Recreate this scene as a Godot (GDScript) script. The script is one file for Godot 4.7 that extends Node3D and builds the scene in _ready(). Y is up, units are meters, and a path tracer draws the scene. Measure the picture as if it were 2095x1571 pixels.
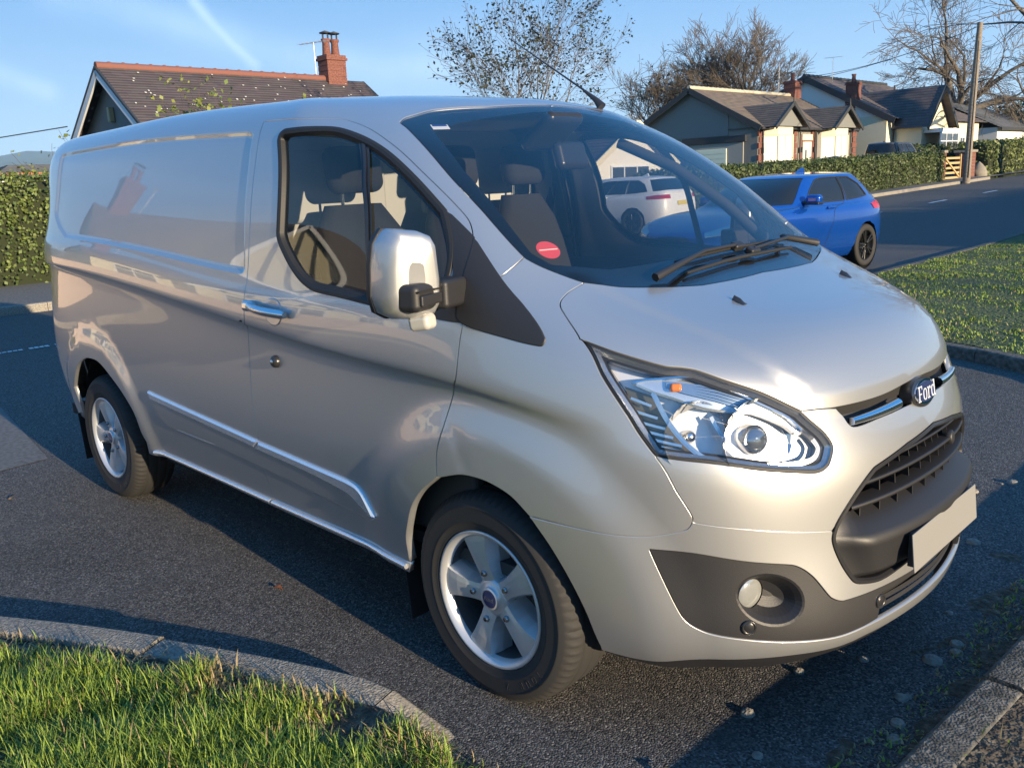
extends Node3D
# A silver panel van parked in a corner of a suburban road, bungalows and bare trees behind, low sun from the right.
const NET := [
	[-3.87, 0.4, 0, -3.855, 0.4, 0.52, -3.77, 0.4, 0.775, -3.55, 0.4, 0.89, -2.93, 0.36, 0.928, -2.1, 0.35, 0.938, -1.25, 0.335, 0.94, -0.6, 0.325, 0.94, -0.1, 0.31, 0.93, 0.3, 0.28, 0.88, 0.56, 0.25, 0.775, 0.73, 0.235, 0.64, 0.84, 0.23, 0.45, 0.9, 0.23, 0.24, 0.92, 0.23, 0],
	[-3.9, 0.5, 0, -3.885, 0.5, 0.542, -3.8, 0.5, 0.797, -3.55, 0.5, 0.912, -2.93, 0.47, 0.95, -2.1, 0.46, 0.96, -1.25, 0.455, 0.962, -0.6, 0.45, 0.962, -0.1, 0.44, 0.96, 0.3, 0.4, 0.915, 0.58, 0.35, 0.83, 0.765, 0.33, 0.69, 0.89, 0.32, 0.49, 0.95, 0.315, 0.25, 0.972, 0.315, 0],
	[-3.9, 0.66, 0, -3.885, 0.66, 0.565, -3.8, 0.66, 0.82, -3.55, 0.66, 0.935, -2.93, 0.64, 0.973, -2.1, 0.63, 0.983, -1.25, 0.62, 0.985, -0.6, 0.61, 0.985, -0.1, 0.6, 0.982, 0.3, 0.56, 0.938, 0.58, 0.51, 0.84, 0.765, 0.48, 0.69, 0.887, 0.47, 0.49, 0.952, 0.465, 0.25, 0.975, 0.465, 0],
	[-3.9, 0.92, 0, -3.885, 0.92, 0.563, -3.8, 0.92, 0.818, -3.55, 0.92, 0.933, -2.93, 0.88, 0.971, -2.1, 0.85, 0.981, -1.25, 0.82, 0.983, -0.6, 0.79, 0.983, -0.1, 0.77, 0.98, 0.3, 0.72, 0.94, 0.59, 0.66, 0.835, 0.765, 0.63, 0.68, 0.88, 0.62, 0.48, 0.948, 0.615, 0.25, 0.97, 0.615, 0],
	[-3.83, 1.215, 0, -3.815, 1.215, 0.55, -3.73, 1.215, 0.793, -3.55, 1.215, 0.908, -2.93, 1.195, 0.958, -2.1, 1.135, 0.968, -1.25, 1.055, 0.97, -0.6, 1.005, 0.97, -0.1, 0.97, 0.966, 0.32, 0.89, 0.925, 0.6, 0.81, 0.825, 0.77, 0.78, 0.665, 0.878, 0.77, 0.47, 0.94, 0.765, 0.24, 0.96, 0.765, 0],
	[-3.83, 1.255, 0, -3.815, 1.255, 0.565, -3.73, 1.255, 0.808, -3.55, 1.255, 0.923, -2.93, 1.235, 0.973, -2.1, 1.175, 0.983, -1.25, 1.095, 0.985, -0.6, 1.045, 0.985, -0.1, 1.015, 0.98, 0.32, 0.95, 0.925, 0.595, 0.89, 0.81, 0.76, 0.87, 0.645, 0.862, 0.86, 0.45, 0.918, 0.855, 0.23, 0.935, 0.855, 0],
	[-3.83, 1.285, 0, -3.815, 1.285, 0.572, -3.73, 1.285, 0.815, -3.55, 1.285, 0.93, -2.93, 1.265, 0.98, -2.1, 1.205, 0.99, -1.25, 1.125, 0.992, -0.6, 1.075, 0.992, -0.1, 1.055, 0.985, 0.32, 1.01, 0.92, 0.58, 0.975, 0.79, 0.735, 0.965, 0.62, 0.828, 0.96, 0.43, 0.872, 0.955, 0.22, 0.885, 0.955, 0],
	[-3.83, 1.36, 0, -3.815, 1.36, 0.562, -3.73, 1.36, 0.805, -3.55, 1.36, 0.92, -2.93, 1.345, 0.97, -2.1, 1.285, 0.98, -1.25, 1.21, 0.982, -0.6, 1.185, 0.982, -0.1, 1.165, 0.973, 0.29, 1.15, 0.89, 0.53, 1.125, 0.745, 0.645, 1.118, 0.57, 0.692, 1.132, 0.39, 0.719, 1.139, 0.2, 0.727, 1.141, 0],
	[-3.82, 1.42, 0, -3.805, 1.42, 0.542, -3.72, 1.42, 0.785, -3.55, 1.42, 0.9, -2.93, 1.405, 0.95, -2.1, 1.36, 0.96, -1.25, 1.295, 0.962, -0.6, 1.28, 0.962, -0.1, 1.275, 0.948, 0.12, 1.285, 0.865, 0.23, 1.283, 0.725, 0.295, 1.268, 0.545, 0.34, 1.261, 0.365, 0.361, 1.255, 0.18, 0.366, 1.253, 0],
	[-3.83, 1.55, 0, -3.815, 1.55, 0.505, -3.73, 1.55, 0.748, -3.55, 1.55, 0.863, -2.93, 1.54, 0.913, -2.1, 1.53, 0.923, -1.25, 1.51, 0.925, -0.6, 1.505, 0.925, -0.25, 1.5, 0.885, -0.105, 1.495, 0.8, -0.045, 1.492, 0.68, -0.008, 1.49, 0.5, 0.012, 1.488, 0.33, 0.02, 1.487, 0.16, 0.022, 1.487, 0],
	[-3.9, 1.71, 0, -3.885, 1.71, 0.455, -3.8, 1.71, 0.71, -3.57, 1.71, 0.825, -2.93, 1.72, 0.863, -2.1, 1.72, 0.873, -1.25, 1.7, 0.875, -0.75, 1.7, 0.875, -0.5, 1.7, 0.815, -0.39, 1.7, 0.735, -0.34, 1.7, 0.62, -0.305, 1.7, 0.46, -0.288, 1.7, 0.3, -0.28, 1.7, 0.15, -0.278, 1.7, 0],
	[-3.89, 1.835, 0, -3.875, 1.835, 0.41, -3.79, 1.835, 0.665, -3.6, 1.835, 0.78, -2.93, 1.845, 0.818, -2.1, 1.848, 0.828, -1.25, 1.825, 0.83, -0.95, 1.82, 0.83, -0.72, 1.815, 0.75, -0.61, 1.815, 0.67, -0.565, 1.825, 0.56, -0.535, 1.84, 0.42, -0.52, 1.85, 0.28, -0.512, 1.857, 0.14, -0.51, 1.86, 0],
	[-3.85, 1.927, 0, -3.82, 1.917, 0.36, -3.76, 1.92, 0.58, -3.6, 1.927, 0.685, -2.93, 1.93, 0.723, -2.1, 1.935, 0.733, -1.3, 1.91, 0.735, -1.05, 1.9, 0.735, -0.87, 1.893, 0.63, -0.79, 1.893, 0.54, -0.75, 1.896, 0.44, -0.73, 1.9, 0.33, -0.72, 1.903, 0.22, -0.713, 1.905, 0.11, -0.71, 1.906, 0],
	[-3.78, 1.945, 0, -3.74, 1.935, 0.25, -3.7, 1.938, 0.4, -3.5, 1.945, 0.475, -2.93, 1.962, 0.494, -2.1, 1.965, 0.499, -1.5, 1.95, 0.5, -1.3, 1.945, 0.5, -1.15, 1.938, 0.4, -1.08, 1.937, 0.33, -1.04, 1.937, 0.26, -1.02, 1.938, 0.19, -1.01, 1.938, 0.13, -1, 1.938, 0.065, -1, 1.938, 0],
	[-3.6, 1.945, 0, -3.6, 1.945, 0, -3.6, 1.945, 0, -3.35, 1.958, 0, -2.9, 1.968, 0, -2.2, 1.978, 0, -1.7, 1.97, 0, -1.5, 1.963, 0, -1.4, 1.958, 0, -1.36, 1.957, 0, -1.34, 1.956, 0, -1.32, 1.956, 0, -1.31, 1.956, 0, -1.3, 1.955, 0, -1.3, 1.955, 0],
]
const SEAM_REAR := [6.021, 11.219, 6.027, 9.814, 6.037, 8.670, 6.022, 7.166, 6.018, 6.011, 5.982, 3.814, 5.982, 3.044, 6.008, 2.082, 5.988, 1.249, 6.036, 0.415]
const DOOR_TOP := [6.021, 11.219, 7.148, 11.134, 7.681, 11.024, 7.987, 10.659, 8.167, 10.138, 8.358, 9.559, 8.602, 9.102, 8.685, 8.910, 8.600, 8.707]
const DOOR_FRONT := [8.600, 8.707, 8.264, 8.346, 8.104, 7.923, 8.145, 7.140, 8.037, 4.203, 7.972, 3.541, 7.914, 3.111, 7.911, 2.730]
const ARCH_F := [7.911, 2.730, 7.944, 2.734, 8.154, 2.907, 8.378, 2.948, 8.598, 2.866, 8.773, 2.634, 8.930, 2.234, 9.114, 1.593, 9.215, 1.094, 9.271, 0.374]
const ARCH_FB := [7.910, 2.712, 7.746, 2.343, 7.632, 1.952, 7.562, 1.579, 7.493, 1.135, 7.472, 0.709]
const ARCH_R := [3.488, 1.604, 3.544, 1.800, 3.727, 2.355, 3.917, 2.619, 4.140, 2.672, 4.291, 2.533, 4.482, 2.159, 4.605, 1.662, 4.628, 0.986, 4.655, 0.687]
const SCREEN_BASE := [9.395, 8.437, 9.613, 8.298, 10.067, 8.069, 10.432, 7.976, 11.096, 7.949, 12.051, 7.911]
const APIL := [9.387, 8.470, 9.142, 8.935, 8.896, 9.530, 8.920, 10.521, 8.855, 10.765]
const SCREEN_TOP := [8.855, 10.765, 9.085, 10.925, 9.397, 11.012, 10.134, 11.151, 11.679, 11.031]
const HOOD_SIDE := [10.058, 8.062, 9.686, 7.952, 9.461, 7.848, 9.354, 7.766, 9.296, 7.669, 9.227, 7.437, 9.178, 7.143]
const HL_TOP := [9.178, 7.143, 9.450, 6.971, 9.865, 6.822, 10.041, 6.814, 10.194, 6.782, 10.471, 6.639, 10.962, 6.388, 11.511, 6.009]
const HL_FRONT := [11.510, 6.000, 11.779, 5.566, 11.884, 5.221, 11.899, 4.978, 11.825, 4.510, 11.731, 4.359, 11.613, 4.324, 11.292, 4.404, 10.987, 4.488, 10.324, 4.707, 9.789, 4.620]
const HL_REAR := [9.789, 4.620, 9.743, 4.791, 9.552, 5.823, 9.259, 6.585, 9.193, 7.146]
const FENDER := [9.789, 4.583, 9.993, 3.882, 10.165, 3.503, 10.202, 3.386, 10.161, 3.205, 10.030, 3.091, 9.742, 2.911, 9.273, 2.759, 8.804, 2.657]
const BLINE := [10.204, 3.336, 10.477, 3.325, 10.832, 3.299, 11.494, 3.198, 11.910, 3.130]
const HEX := [13.223, 4.523, 12.631, 4.229, 12.516, 4.153, 12.216, 3.715, 11.960, 3.237, 11.919, 2.944, 12.067, 2.453, 12.239, 2.089, 12.354, 1.992, 12.712, 1.906, 13.234, 2.013]
const FOG := [9.814, 2.720, 10.272, 2.793, 10.868, 2.717, 11.390, 2.620, 11.549, 2.508, 11.700, 2.310, 11.914, 1.915, 12.010, 1.825, 12.109, 1.783, 12.766, 1.781]
const FOG_B := [9.815, 2.702, 9.879, 2.477, 10.028, 1.987, 10.154, 1.625, 10.251, 1.484, 10.451, 1.362, 10.900, 1.279, 11.535, 1.167, 12.078, 1.090, 12.454, 1.110]
const SLIT := [11.966, 5.978, 12.060, 5.978, 12.998, 5.988, 13.599, 6.024]
const SLIT_L := [12.057, 5.962, 12.145, 5.818, 12.291, 5.524, 12.806, 5.583, 13.414, 5.626]
const LIP := [9.274, 0.195, 9.591, 0.299, 10.146, 0.635, 10.721, 0.754, 11.438, 0.804, 12.082, 0.762, 12.500, 0.828]
const WFRONT := [7.859, 7.421, 7.937, 7.997, 8.208, 8.639, 8.337, 9.038]
const HOODF := [11.511, 6.009, 11.728, 6.000]
const PANEL := [3.325, 10.928, 3.362, 11.033, 3.449, 11.068, 5.856, 10.886, 5.915, 10.838, 5.944, 10.719, 6.001, 8.094, 5.988, 7.997, 5.947, 7.936, 3.740, 7.881, 3.658, 8.039, 3.350, 8.742, 3.300, 8.972]
const WINDOW := [8.337, 9.038, 8.246, 9.234, 8.085, 9.620, 7.921, 10.034, 7.720, 10.407, 7.475, 10.674, 6.987, 10.774, 6.561, 10.799, 6.453, 10.786, 6.356, 10.677, 6.313, 10.461, 6.308, 8.744, 6.321, 8.632, 6.354, 8.514, 6.446, 8.267, 6.550, 8.033, 6.626, 7.891, 6.719, 7.766, 6.932, 7.687, 7.315, 7.535, 7.859, 7.421]
const SAIL := [8.337, 9.038, 8.600, 8.707, 8.230, 8.285, 8.104, 7.923, 8.126, 7.367, 7.859, 7.421]
const TRIM := [8.609, 8.695, 8.747, 8.214, 8.851, 7.772, 8.850, 7.106, 8.832, 7.025, 8.795, 6.960, 8.587, 7.028, 8.145, 7.343, 8.112, 7.879, 8.267, 8.315]
const RUB1T := [4.839, 2.354, 6.007, 2.069]
const RUB1B := [4.863, 2.199, 5.966, 1.917]
const RUB2T := [6.016, 2.053, 6.550, 1.966, 6.841, 1.921, 6.926, 1.900, 7.004, 1.851, 7.064, 1.721, 7.160, 1.300]
const RUB2B := [5.969, 1.896, 6.534, 1.781, 6.818, 1.677, 6.887, 1.642, 6.941, 1.574, 7.000, 1.439, 7.123, 1.290]
const RUBLOW := [4.852, 2.290, 4.930, 1.677, 5.005, 1.549, 5.517, 1.521, 6.021, 1.378, 7.079, 1.111, 7.158, 1.274]

func _ready() -> void:
	# camera
	var cam := Camera3D.new()
	cam.name = "camera"
	cam.fov = 47.56723
	cam.near = 0.05
	cam.far = 9000.0
	cam.transform = Transform3D(Basis.from_euler(Vector3(-0.22809, 0.78435, -0.04633)), Vector3(1.80692, 1.58304, 2.61470))
	add_child(cam)
	# sky, air, exposure
	var env := Environment.new()
	env.background_mode = Environment.BG_SKY
	env.tonemap_mode = Environment.TONE_MAPPER_LINEAR
	env.tonemap_exposure = 2.6
	env.sdfgi_enabled = true
	env.ssao_enabled = true
	env.ssil_enabled = true
	env.fog_enabled = true
	env.fog_density = 0.00013
	env.fog_light_color = Color(0.70, 0.86, 1.0)
	var sky := Sky.new()
	sky.sky_material = sky_material()
	env.sky = sky
	env.background_energy_multiplier = 0.64
	var we := WorldEnvironment.new()
	we.name = "world_environment"
	we.environment = env
	add_child(we)
	# low evening sun, from ahead of the van and a little to this side of it
	var sun := DirectionalLight3D.new()
	sun.name = "sun"
	sun.light_energy = 1.5
	sun.light_color = Color(1.0, 0.91, 0.77)
	sun.light_angular_distance = 0.5
	sun.shadow_enabled = true
	sun.sky_mode = DirectionalLight3D.SKY_MODE_LIGHT_ONLY
	sun.transform = Transform3D.IDENTITY.looking_at(-Vector3(1.0, tan(deg_to_rad(10.6)), 0.077), Vector3.UP)
	add_child(sun)
	van_materials()
	build_world()
	build_van()

func sky_material() -> Material:
	var m := ProceduralSkyMaterial.new()
	m.sky_top_color = lin(0.035, 0.205, 0.52)
	m.sky_horizon_color = lin(0.50, 0.67, 0.76)
	m.sky_curve = 0.10
	m.sky_cover = contrails()
	m.ground_bottom_color = Color(0.25, 0.26, 0.25)
	m.ground_horizon_color = Color(0.45, 0.48, 0.48)
	return m

func contrails() -> ImageTexture:      # thin high cloud and old vapour trails, laid on the dome by direction
	var w := 2048
	var h := 1024
	var im := Image.create_empty(w, h, false, Image.FORMAT_RGBA8)
	im.fill(Color(1, 1, 1, 0))
	var ns := FastNoiseLite.new()
	ns.seed = 15
	ns.frequency = 0.03
	var soft := PackedFloat32Array()
	soft.resize(w * h)
	for t in [[[0.32559, 0.43909, 0.32805, 0.44548, 0.33076, 0.45133, 0.33427, 0.45811], 2.0, 0.20], [[0.305, 0.4375, 0.31512, 0.44095, 0.33085, 0.44985, 0.34394, 0.45609, 0.35612, 0.45896, 0.39, 0.462], 6.0, 0.10], [[0.285, 0.452, 0.29663, 0.46126, 0.30255, 0.46607], 3.0, 0.12], [[0.352, 0.458, 0.36384, 0.45321, 0.38, 0.447], 7.0, 0.05],
		[[0.60, 0.42, 0.68, 0.435, 0.80, 0.44], 8.0, 0.08], [[0.10, 0.40, 0.2, 0.43, 0.26, 0.45], 8.0, 0.07], [[0.85, 0.45, 0.95, 0.43, 1.0, 0.42], 7.0, 0.08]]:
		var p := curve(t[0], true, 14)
		for i in p.size(): p[i].x -= 0.5
		for i in p.size() - 1:
			var a := p[i] * Vector2(w, h)
			var b := p[i + 1] * Vector2(w, h)
			var n := maxi(1, int(a.distance_to(b) * 2.0))
			for k in n:
				var c := a.lerp(b, float(k) / n)
				var rad := int(t[1] * 2.2) + 1
				for y in range(int(c.y) - rad, int(c.y) + rad + 1):
					for x in range(int(c.x) - rad, int(c.x) + rad + 1):
						var d = Vector2(x, y).distance_to(c) / t[1]
						var q := posmod(x, w) + clampi(y, 0, h - 1) * w
						var val: float = t[2] * exp(-d * d) * (0.75 + 0.5 * ns.get_noise_2d(x, y))
						soft[q] = maxf(soft[q], val)
	for y in range(380, 512):
		for x in w:
			var v := soft[x + y * w]
			if v > 0.002: im.set_pixel(x, y, Color(1, 1, 1, v))
	return ImageTexture.create_from_image(im)

# ---------------------------------------------------------------- mesh helpers
class MB:
	var v := PackedVector3Array()
	var n := PackedVector3Array()
	var uv := PackedVector2Array()
	var col := PackedColorArray()
	var cur := Color.WHITE
	var colored := false
	func tri(a: Vector3, b: Vector3, c: Vector3, na: Vector3, nb: Vector3, nc: Vector3) -> void:
		if (b - a).cross(c - a).dot(na + nb + nc) > 0.0:
			v.append(a); v.append(c); v.append(b)
			n.append(na); n.append(nc); n.append(nb)
		else:
			v.append(a); v.append(b); v.append(c)
			n.append(na); n.append(nb); n.append(nc)
		if colored:
			col.append(cur); col.append(cur); col.append(cur)
	func quad(a: Vector3, b: Vector3, c: Vector3, d: Vector3, na: Vector3, nb: Vector3, nc: Vector3, nd: Vector3) -> void:
		tri(a, b, c, na, nb, nc)
		tri(a, c, d, na, nc, nd)
	func flat(a: Vector3, b: Vector3, c: Vector3) -> void:      # counter-clockwise seen from outside
		var m := (b - a).cross(c - a).normalized()
		tri(a, b, c, m, m, m)
	func fquad(a: Vector3, b: Vector3, c: Vector3, d: Vector3) -> void:
		var m := (c - a).cross(d - b).normalized()
		tri(a, b, c, m, m, m)
		tri(a, c, d, m, m, m)
	func box(t: Transform3D, s: Vector3) -> void:
		var h := s * 0.5
		for ax in 3:
			for sg in [-1.0, 1.0]:
				var nn := Vector3.ZERO; nn[ax] = sg
				var p := Vector3.ZERO; p[ax] = sg * h[ax]
				var e1 := Vector3.ZERO; e1[(ax + 1) % 3] = h[(ax + 1) % 3]
				var e2 := Vector3.ZERO; e2[(ax + 2) % 3] = h[(ax + 2) % 3]
				var m := (t.basis * nn).normalized()
				quad(t * (p - e1 - e2), t * (p + e1 - e2), t * (p + e1 + e2), t * (p - e1 + e2), m, m, m, m)
	func rbox(t: Transform3D, s: Vector3, r: float, k := 2) -> void:   # a box with rounded edges
		var h := s * 0.5
		r = minf(r, minf(h.x, minf(h.y, h.z)) * 0.999)
		for ax in 3:
			var b1 := (ax + 1) % 3
			var b2 := (ax + 2) % 3
			var g1 := []
			var g2 := []
			for i in k + 1:
				var f := tan((1.0 - float(i) / k) * PI / 4.0)
				g1.append(-(h[b1] - r) - r * f); g2.append(-(h[b2] - r) - r * f)
			for i in k + 1:
				var f := tan(float(i) / k * PI / 4.0)
				g1.append(h[b1] - r + r * f); g2.append(h[b2] - r + r * f)
			for sg in [-1.0, 1.0]:
				var P := []
				var N := []
				for y in g2:
					for x in g1:
						var q := Vector3.ZERO
						q[ax] = sg * h[ax]; q[b1] = x; q[b2] = y
						var c := Vector3(clampf(q.x, -h.x + r, h.x - r), clampf(q.y, -h.y + r, h.y - r), clampf(q.z, -h.z + r, h.z - r))
						var m := (q - c).normalized()
						P.append(t * (c + m * r)); N.append((t.basis * m).normalized())
				var w := g1.size()
				for j in w - 1:
					for i in w - 1:
						var a := j * w + i
						quad(P[a], P[a + 1], P[a + w + 1], P[a + w], N[a], N[a + 1], N[a + w + 1], N[a + w])
	func lathe(t: Transform3D, prof: Array, segs := 32, sharp := false) -> void:   # prof: Vector2(radius, along y)
		var nn := []
		for i in prof.size():
			var d: Vector2 = (prof[mini(i + 1, prof.size() - 1)] - prof[maxi(i - 1, 0)]).normalized()
			nn.append(Vector2(d.y, -d.x))
		for i in prof.size() - 1:
			var d2: Vector2 = (prof[i + 1] - prof[i]).normalized()
			var fl := Vector2(d2.y, -d2.x)
			var n0: Vector2 = fl if sharp else nn[i]
			var n1: Vector2 = fl if sharp else nn[i + 1]
			for s in segs:
				var a := TAU * s / segs
				var b := TAU * (s + 1) / segs
				var ra := Vector3(cos(a), 0, sin(a))
				var rb := Vector3(cos(b), 0, sin(b))
				var p0: Vector2 = prof[i]
				var p1: Vector2 = prof[i + 1]
				quad(t * (ra * p0.x + Vector3.UP * p0.y), t * (rb * p0.x + Vector3.UP * p0.y), t * (rb * p1.x + Vector3.UP * p1.y), t * (ra * p1.x + Vector3.UP * p1.y),
					t.basis * (ra * n0.x + Vector3.UP * n0.y), t.basis * (rb * n0.x + Vector3.UP * n0.y), t.basis * (rb * n1.x + Vector3.UP * n1.y), t.basis * (ra * n1.x + Vector3.UP * n1.y))
	func tube(pts: Array, rad: Array, segs := 8, caps := true) -> void:
		var prev := Vector3.ZERO
		var rings := []
		var nrm := []
		for i in pts.size():
			var d: Vector3 = (pts[mini(i + 1, pts.size() - 1)] - pts[maxi(i - 1, 0)]).normalized()
			var s := d.cross(prev).cross(d) if prev != Vector3.ZERO else d.cross(Vector3(0.31, 0.93, 0.2)).normalized()
			if s.length() < 0.01: s = d.cross(Vector3(0.9, 0.1, 0.4))
			s = s.normalized()
			prev = s
			var u := d.cross(s)
			var R := []
			var M := []
			for k in segs:
				var a := TAU * k / segs
				var m := s * cos(a) + u * sin(a)
				R.append(pts[i] + m * rad[i]); M.append(m)
			rings.append(R); nrm.append(M)
		for i in pts.size() - 1:
			for k in segs:
				var l := (k + 1) % segs
				quad(rings[i][k], rings[i][l], rings[i + 1][l], rings[i + 1][k], nrm[i][k], nrm[i][l], nrm[i + 1][l], nrm[i + 1][k])
		if caps:
			for e in [0, pts.size() - 1]:
				var d: Vector3 = (pts[0] - pts[1] if e == 0 else pts[e] - pts[e - 1]).normalized()
				for k in segs:
					tri(pts[e], rings[e][k], rings[e][(k + 1) % segs], d, d, d)
	func prism(t: Transform3D, poly: Array, depth: float) -> void:    # polygon in local xy, extruded along local z from 0 to depth
		var pv := PackedVector2Array(poly)
		if Geometry2D.is_polygon_clockwise(pv): pv.reverse()
		var ix := Geometry2D.triangulate_polygon(pv)
		var nz := (t.basis * Vector3.BACK).normalized()
		for i in range(0, ix.size(), 3):
			var q := [pv[ix[i]], pv[ix[i + 1]], pv[ix[i + 2]]]
			tri(t * Vector3(q[0].x, q[0].y, depth), t * Vector3(q[1].x, q[1].y, depth), t * Vector3(q[2].x, q[2].y, depth), nz, nz, nz)
			tri(t * Vector3(q[0].x, q[0].y, 0), t * Vector3(q[1].x, q[1].y, 0), t * Vector3(q[2].x, q[2].y, 0), -nz, -nz, -nz)
		for i in pv.size():
			var a := pv[i]
			var b := pv[(i + 1) % pv.size()]
			var m := (t.basis * Vector3(b.y - a.y, a.x - b.x, 0)).normalized()
			quad(t * Vector3(a.x, a.y, 0), t * Vector3(b.x, b.y, 0), t * Vector3(b.x, b.y, depth), t * Vector3(a.x, a.y, depth), m, m, m, m)
	func grid(P: Array, w: int, smooth := true, flip := false) -> void:     # rows of w points; normals from neighbours
		var hgt := P.size() / w
		var N := []
		for j in hgt:
			for i in w:
				var du: Vector3 = P[j * w + mini(i + 1, w - 1)] - P[j * w + maxi(i - 1, 0)]
				var dv: Vector3 = P[mini(j + 1, hgt - 1) * w + i] - P[maxi(j - 1, 0) * w + i]
				var m := du.cross(dv).normalized()
				N.append(-m if flip else m)
		for j in hgt - 1:
			for i in w - 1:
				var a := j * w + i
				quad(P[a], P[a + 1], P[a + w + 1], P[a + w], N[a], N[a + 1], N[a + w + 1], N[a + w])
	func mesh() -> ArrayMesh:
		var arr := []
		arr.resize(Mesh.ARRAY_MAX)
		arr[Mesh.ARRAY_VERTEX] = v
		arr[Mesh.ARRAY_NORMAL] = n
		if colored: arr[Mesh.ARRAY_COLOR] = col
		if uv.size() == v.size(): arr[Mesh.ARRAY_TEX_UV] = uv
		var m := ArrayMesh.new()
		if v.size(): m.add_surface_from_arrays(Mesh.PRIMITIVE_TRIANGLES, arr)
		return m

func put(called: String, g, material: Material, parent: Node = self) -> MeshInstance3D:
	var o := MeshInstance3D.new()
	o.name = called
	o.mesh = g if g is Mesh else g.mesh()
	o.material_override = material
	parent.add_child(o, true)
	if parent == self: o.name = numbered(called, o)
	return o

var taken := {}
func numbered(called: String, _o: Node) -> String:
	if not taken.has(called):
		taken[called] = 0
		return called
	taken[called] += 1
	return "%s_%03d" % [called, taken[called]]

func part(called: String, g, material: Material, parent: Node) -> MeshInstance3D:   # a part; repeats of a name under one parent get _001, _002 ...
	var o := MeshInstance3D.new()
	o.mesh = g if g is Mesh else g.mesh()
	o.material_override = material
	var k := 0
	var nm := called
	while parent.has_node(NodePath(nm)):
		k += 1
		nm = "%s_%03d" % [called, k]
	o.name = nm
	parent.add_child(o)
	return o

func thing(called: String, label: String, category: String, at := Vector3.ZERO, turn := 0.0, group := "") -> Node3D:
	var o := Node3D.new()
	o.name = numbered(called, o)
	add_child(o)
	o.position = at
	o.rotation.y = turn
	tag(o, label, category, group)
	return o

func tag(o: Node, label: String, category: String, group := "") -> Node:
	o.set_meta("label", label)
	o.set_meta("category", category)
	if group: o.set_meta("group", group)
	return o

func struct(o: Node, label := "") -> Node:
	o.set_meta("kind", "structure")
	if label: o.set_meta("label", label)
	return o

func T(p: Vector3, euler := Vector3.ZERO) -> Transform3D:
	return Transform3D(Basis.from_euler(euler * (PI / 180.0)), p)

func frame(o: Vector3, z: Vector3, up := Vector3.UP) -> Transform3D:    # local z along z, local y near up
	var zz := z.normalized()
	var x := up.cross(zz).normalized()
	return Transform3D(Basis(x, zz.cross(x), zz), o)

func lin(r: float, g: float, b: float, a := 1.0) -> Color:        # linear base colour to sRGB
	var c := Color(r, g, b).linear_to_srgb()
	c.a = a
	return c

func mat(c: Color, rough := 0.8, metal := 0.0) -> StandardMaterial3D:
	var m := StandardMaterial3D.new()
	m.albedo_color = c
	m.roughness = rough
	m.metallic = metal
	return m

func glass(c: Color, alpha: float) -> StandardMaterial3D:
	var m := mat(Color(c.r, c.g, c.b, alpha), 0.02)
	m.transparency = BaseMaterial3D.TRANSPARENCY_ALPHA
	return m

func noise_tex(seed_: int, freq: float, size := 256, octaves := 4, ramp: Array = [], normal := 0.0, type := FastNoiseLite.TYPE_SIMPLEX_SMOOTH) -> NoiseTexture2D:
	var f := FastNoiseLite.new()
	f.seed = seed_
	f.noise_type = type
	f.frequency = freq
	f.fractal_octaves = octaves
	var t := NoiseTexture2D.new()
	t.width = size
	t.height = size
	t.seamless = true
	t.noise = f
	if ramp.size():
		var g := Gradient.new()
		var off := PackedFloat32Array()
		var cc := PackedColorArray()
		for i in range(0, ramp.size(), 2):
			off.append(ramp[i]); cc.append(ramp[i + 1])
		g.offsets = off
		g.colors = cc
		t.color_ramp = g
	if normal > 0.0:
		t.as_normal_map = true
		t.bump_strength = normal
	return t

func tri_mat(m: StandardMaterial3D, scale: float, world := true) -> StandardMaterial3D:
	m.uv1_triplanar = true
	m.uv1_world_triplanar = world
	m.uv1_scale = Vector3.ONE * scale
	return m

func curve(tab: Array, smooth := true, sub := 6) -> PackedVector2Array:    # flat list u, v, u, v ... to a polyline, rounded through its points
	var p := PackedVector2Array()
	for i in range(0, tab.size(), 2): p.append(Vector2(tab[i], tab[i + 1]))
	if not smooth or p.size() < 3: return p
	var out := PackedVector2Array()
	for i in p.size() - 1:
		var a := p[maxi(i - 1, 0)]
		var b := p[i]
		var c := p[i + 1]
		var d := p[mini(i + 2, p.size() - 1)]
		var lim := 0.45 * (c - b).length()
		var m0 := ((c - a) * 0.5)
		var m1 := ((d - b) * 0.5)
		m0 = m0.limit_length(lim * 2.0); m1 = m1.limit_length(lim * 2.0)
		for k in sub:
			var t := float(k) / sub
			out.append(b * (2 * t ** 3 - 3 * t * t + 1) + m0 * (t ** 3 - 2 * t * t + t) + c * (3 * t * t - 2 * t ** 3) + m1 * (t ** 3 - t * t))
	out.append(p[-1])
	return out

func rev(p: PackedVector2Array) -> PackedVector2Array:
	var q := p.duplicate()
	q.reverse()
	return q

func mirror_u(p: PackedVector2Array) -> PackedVector2Array:
	var q := PackedVector2Array()
	for x in p: q.append(Vector2(28.0 - x.x, x.y))
	q.reverse()
	return q

func both(p: PackedVector2Array) -> PackedVector2Array:      # right-hand half outline from the centre line back to the centre line, made whole
	var q := p.duplicate()
	q.append_array(mirror_u(p))
	return q

# ---------------------------------------------------------------- the van's body surface: a bicubic sheet through NET (15 lines from sill to roof, 15 stations from tail to nose), mirrored at the nose
var coef := []       # rows x stations, B-spline control points
var UK := PackedFloat32Array()
var VK := PackedFloat32Array()
var memo := {}

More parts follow.
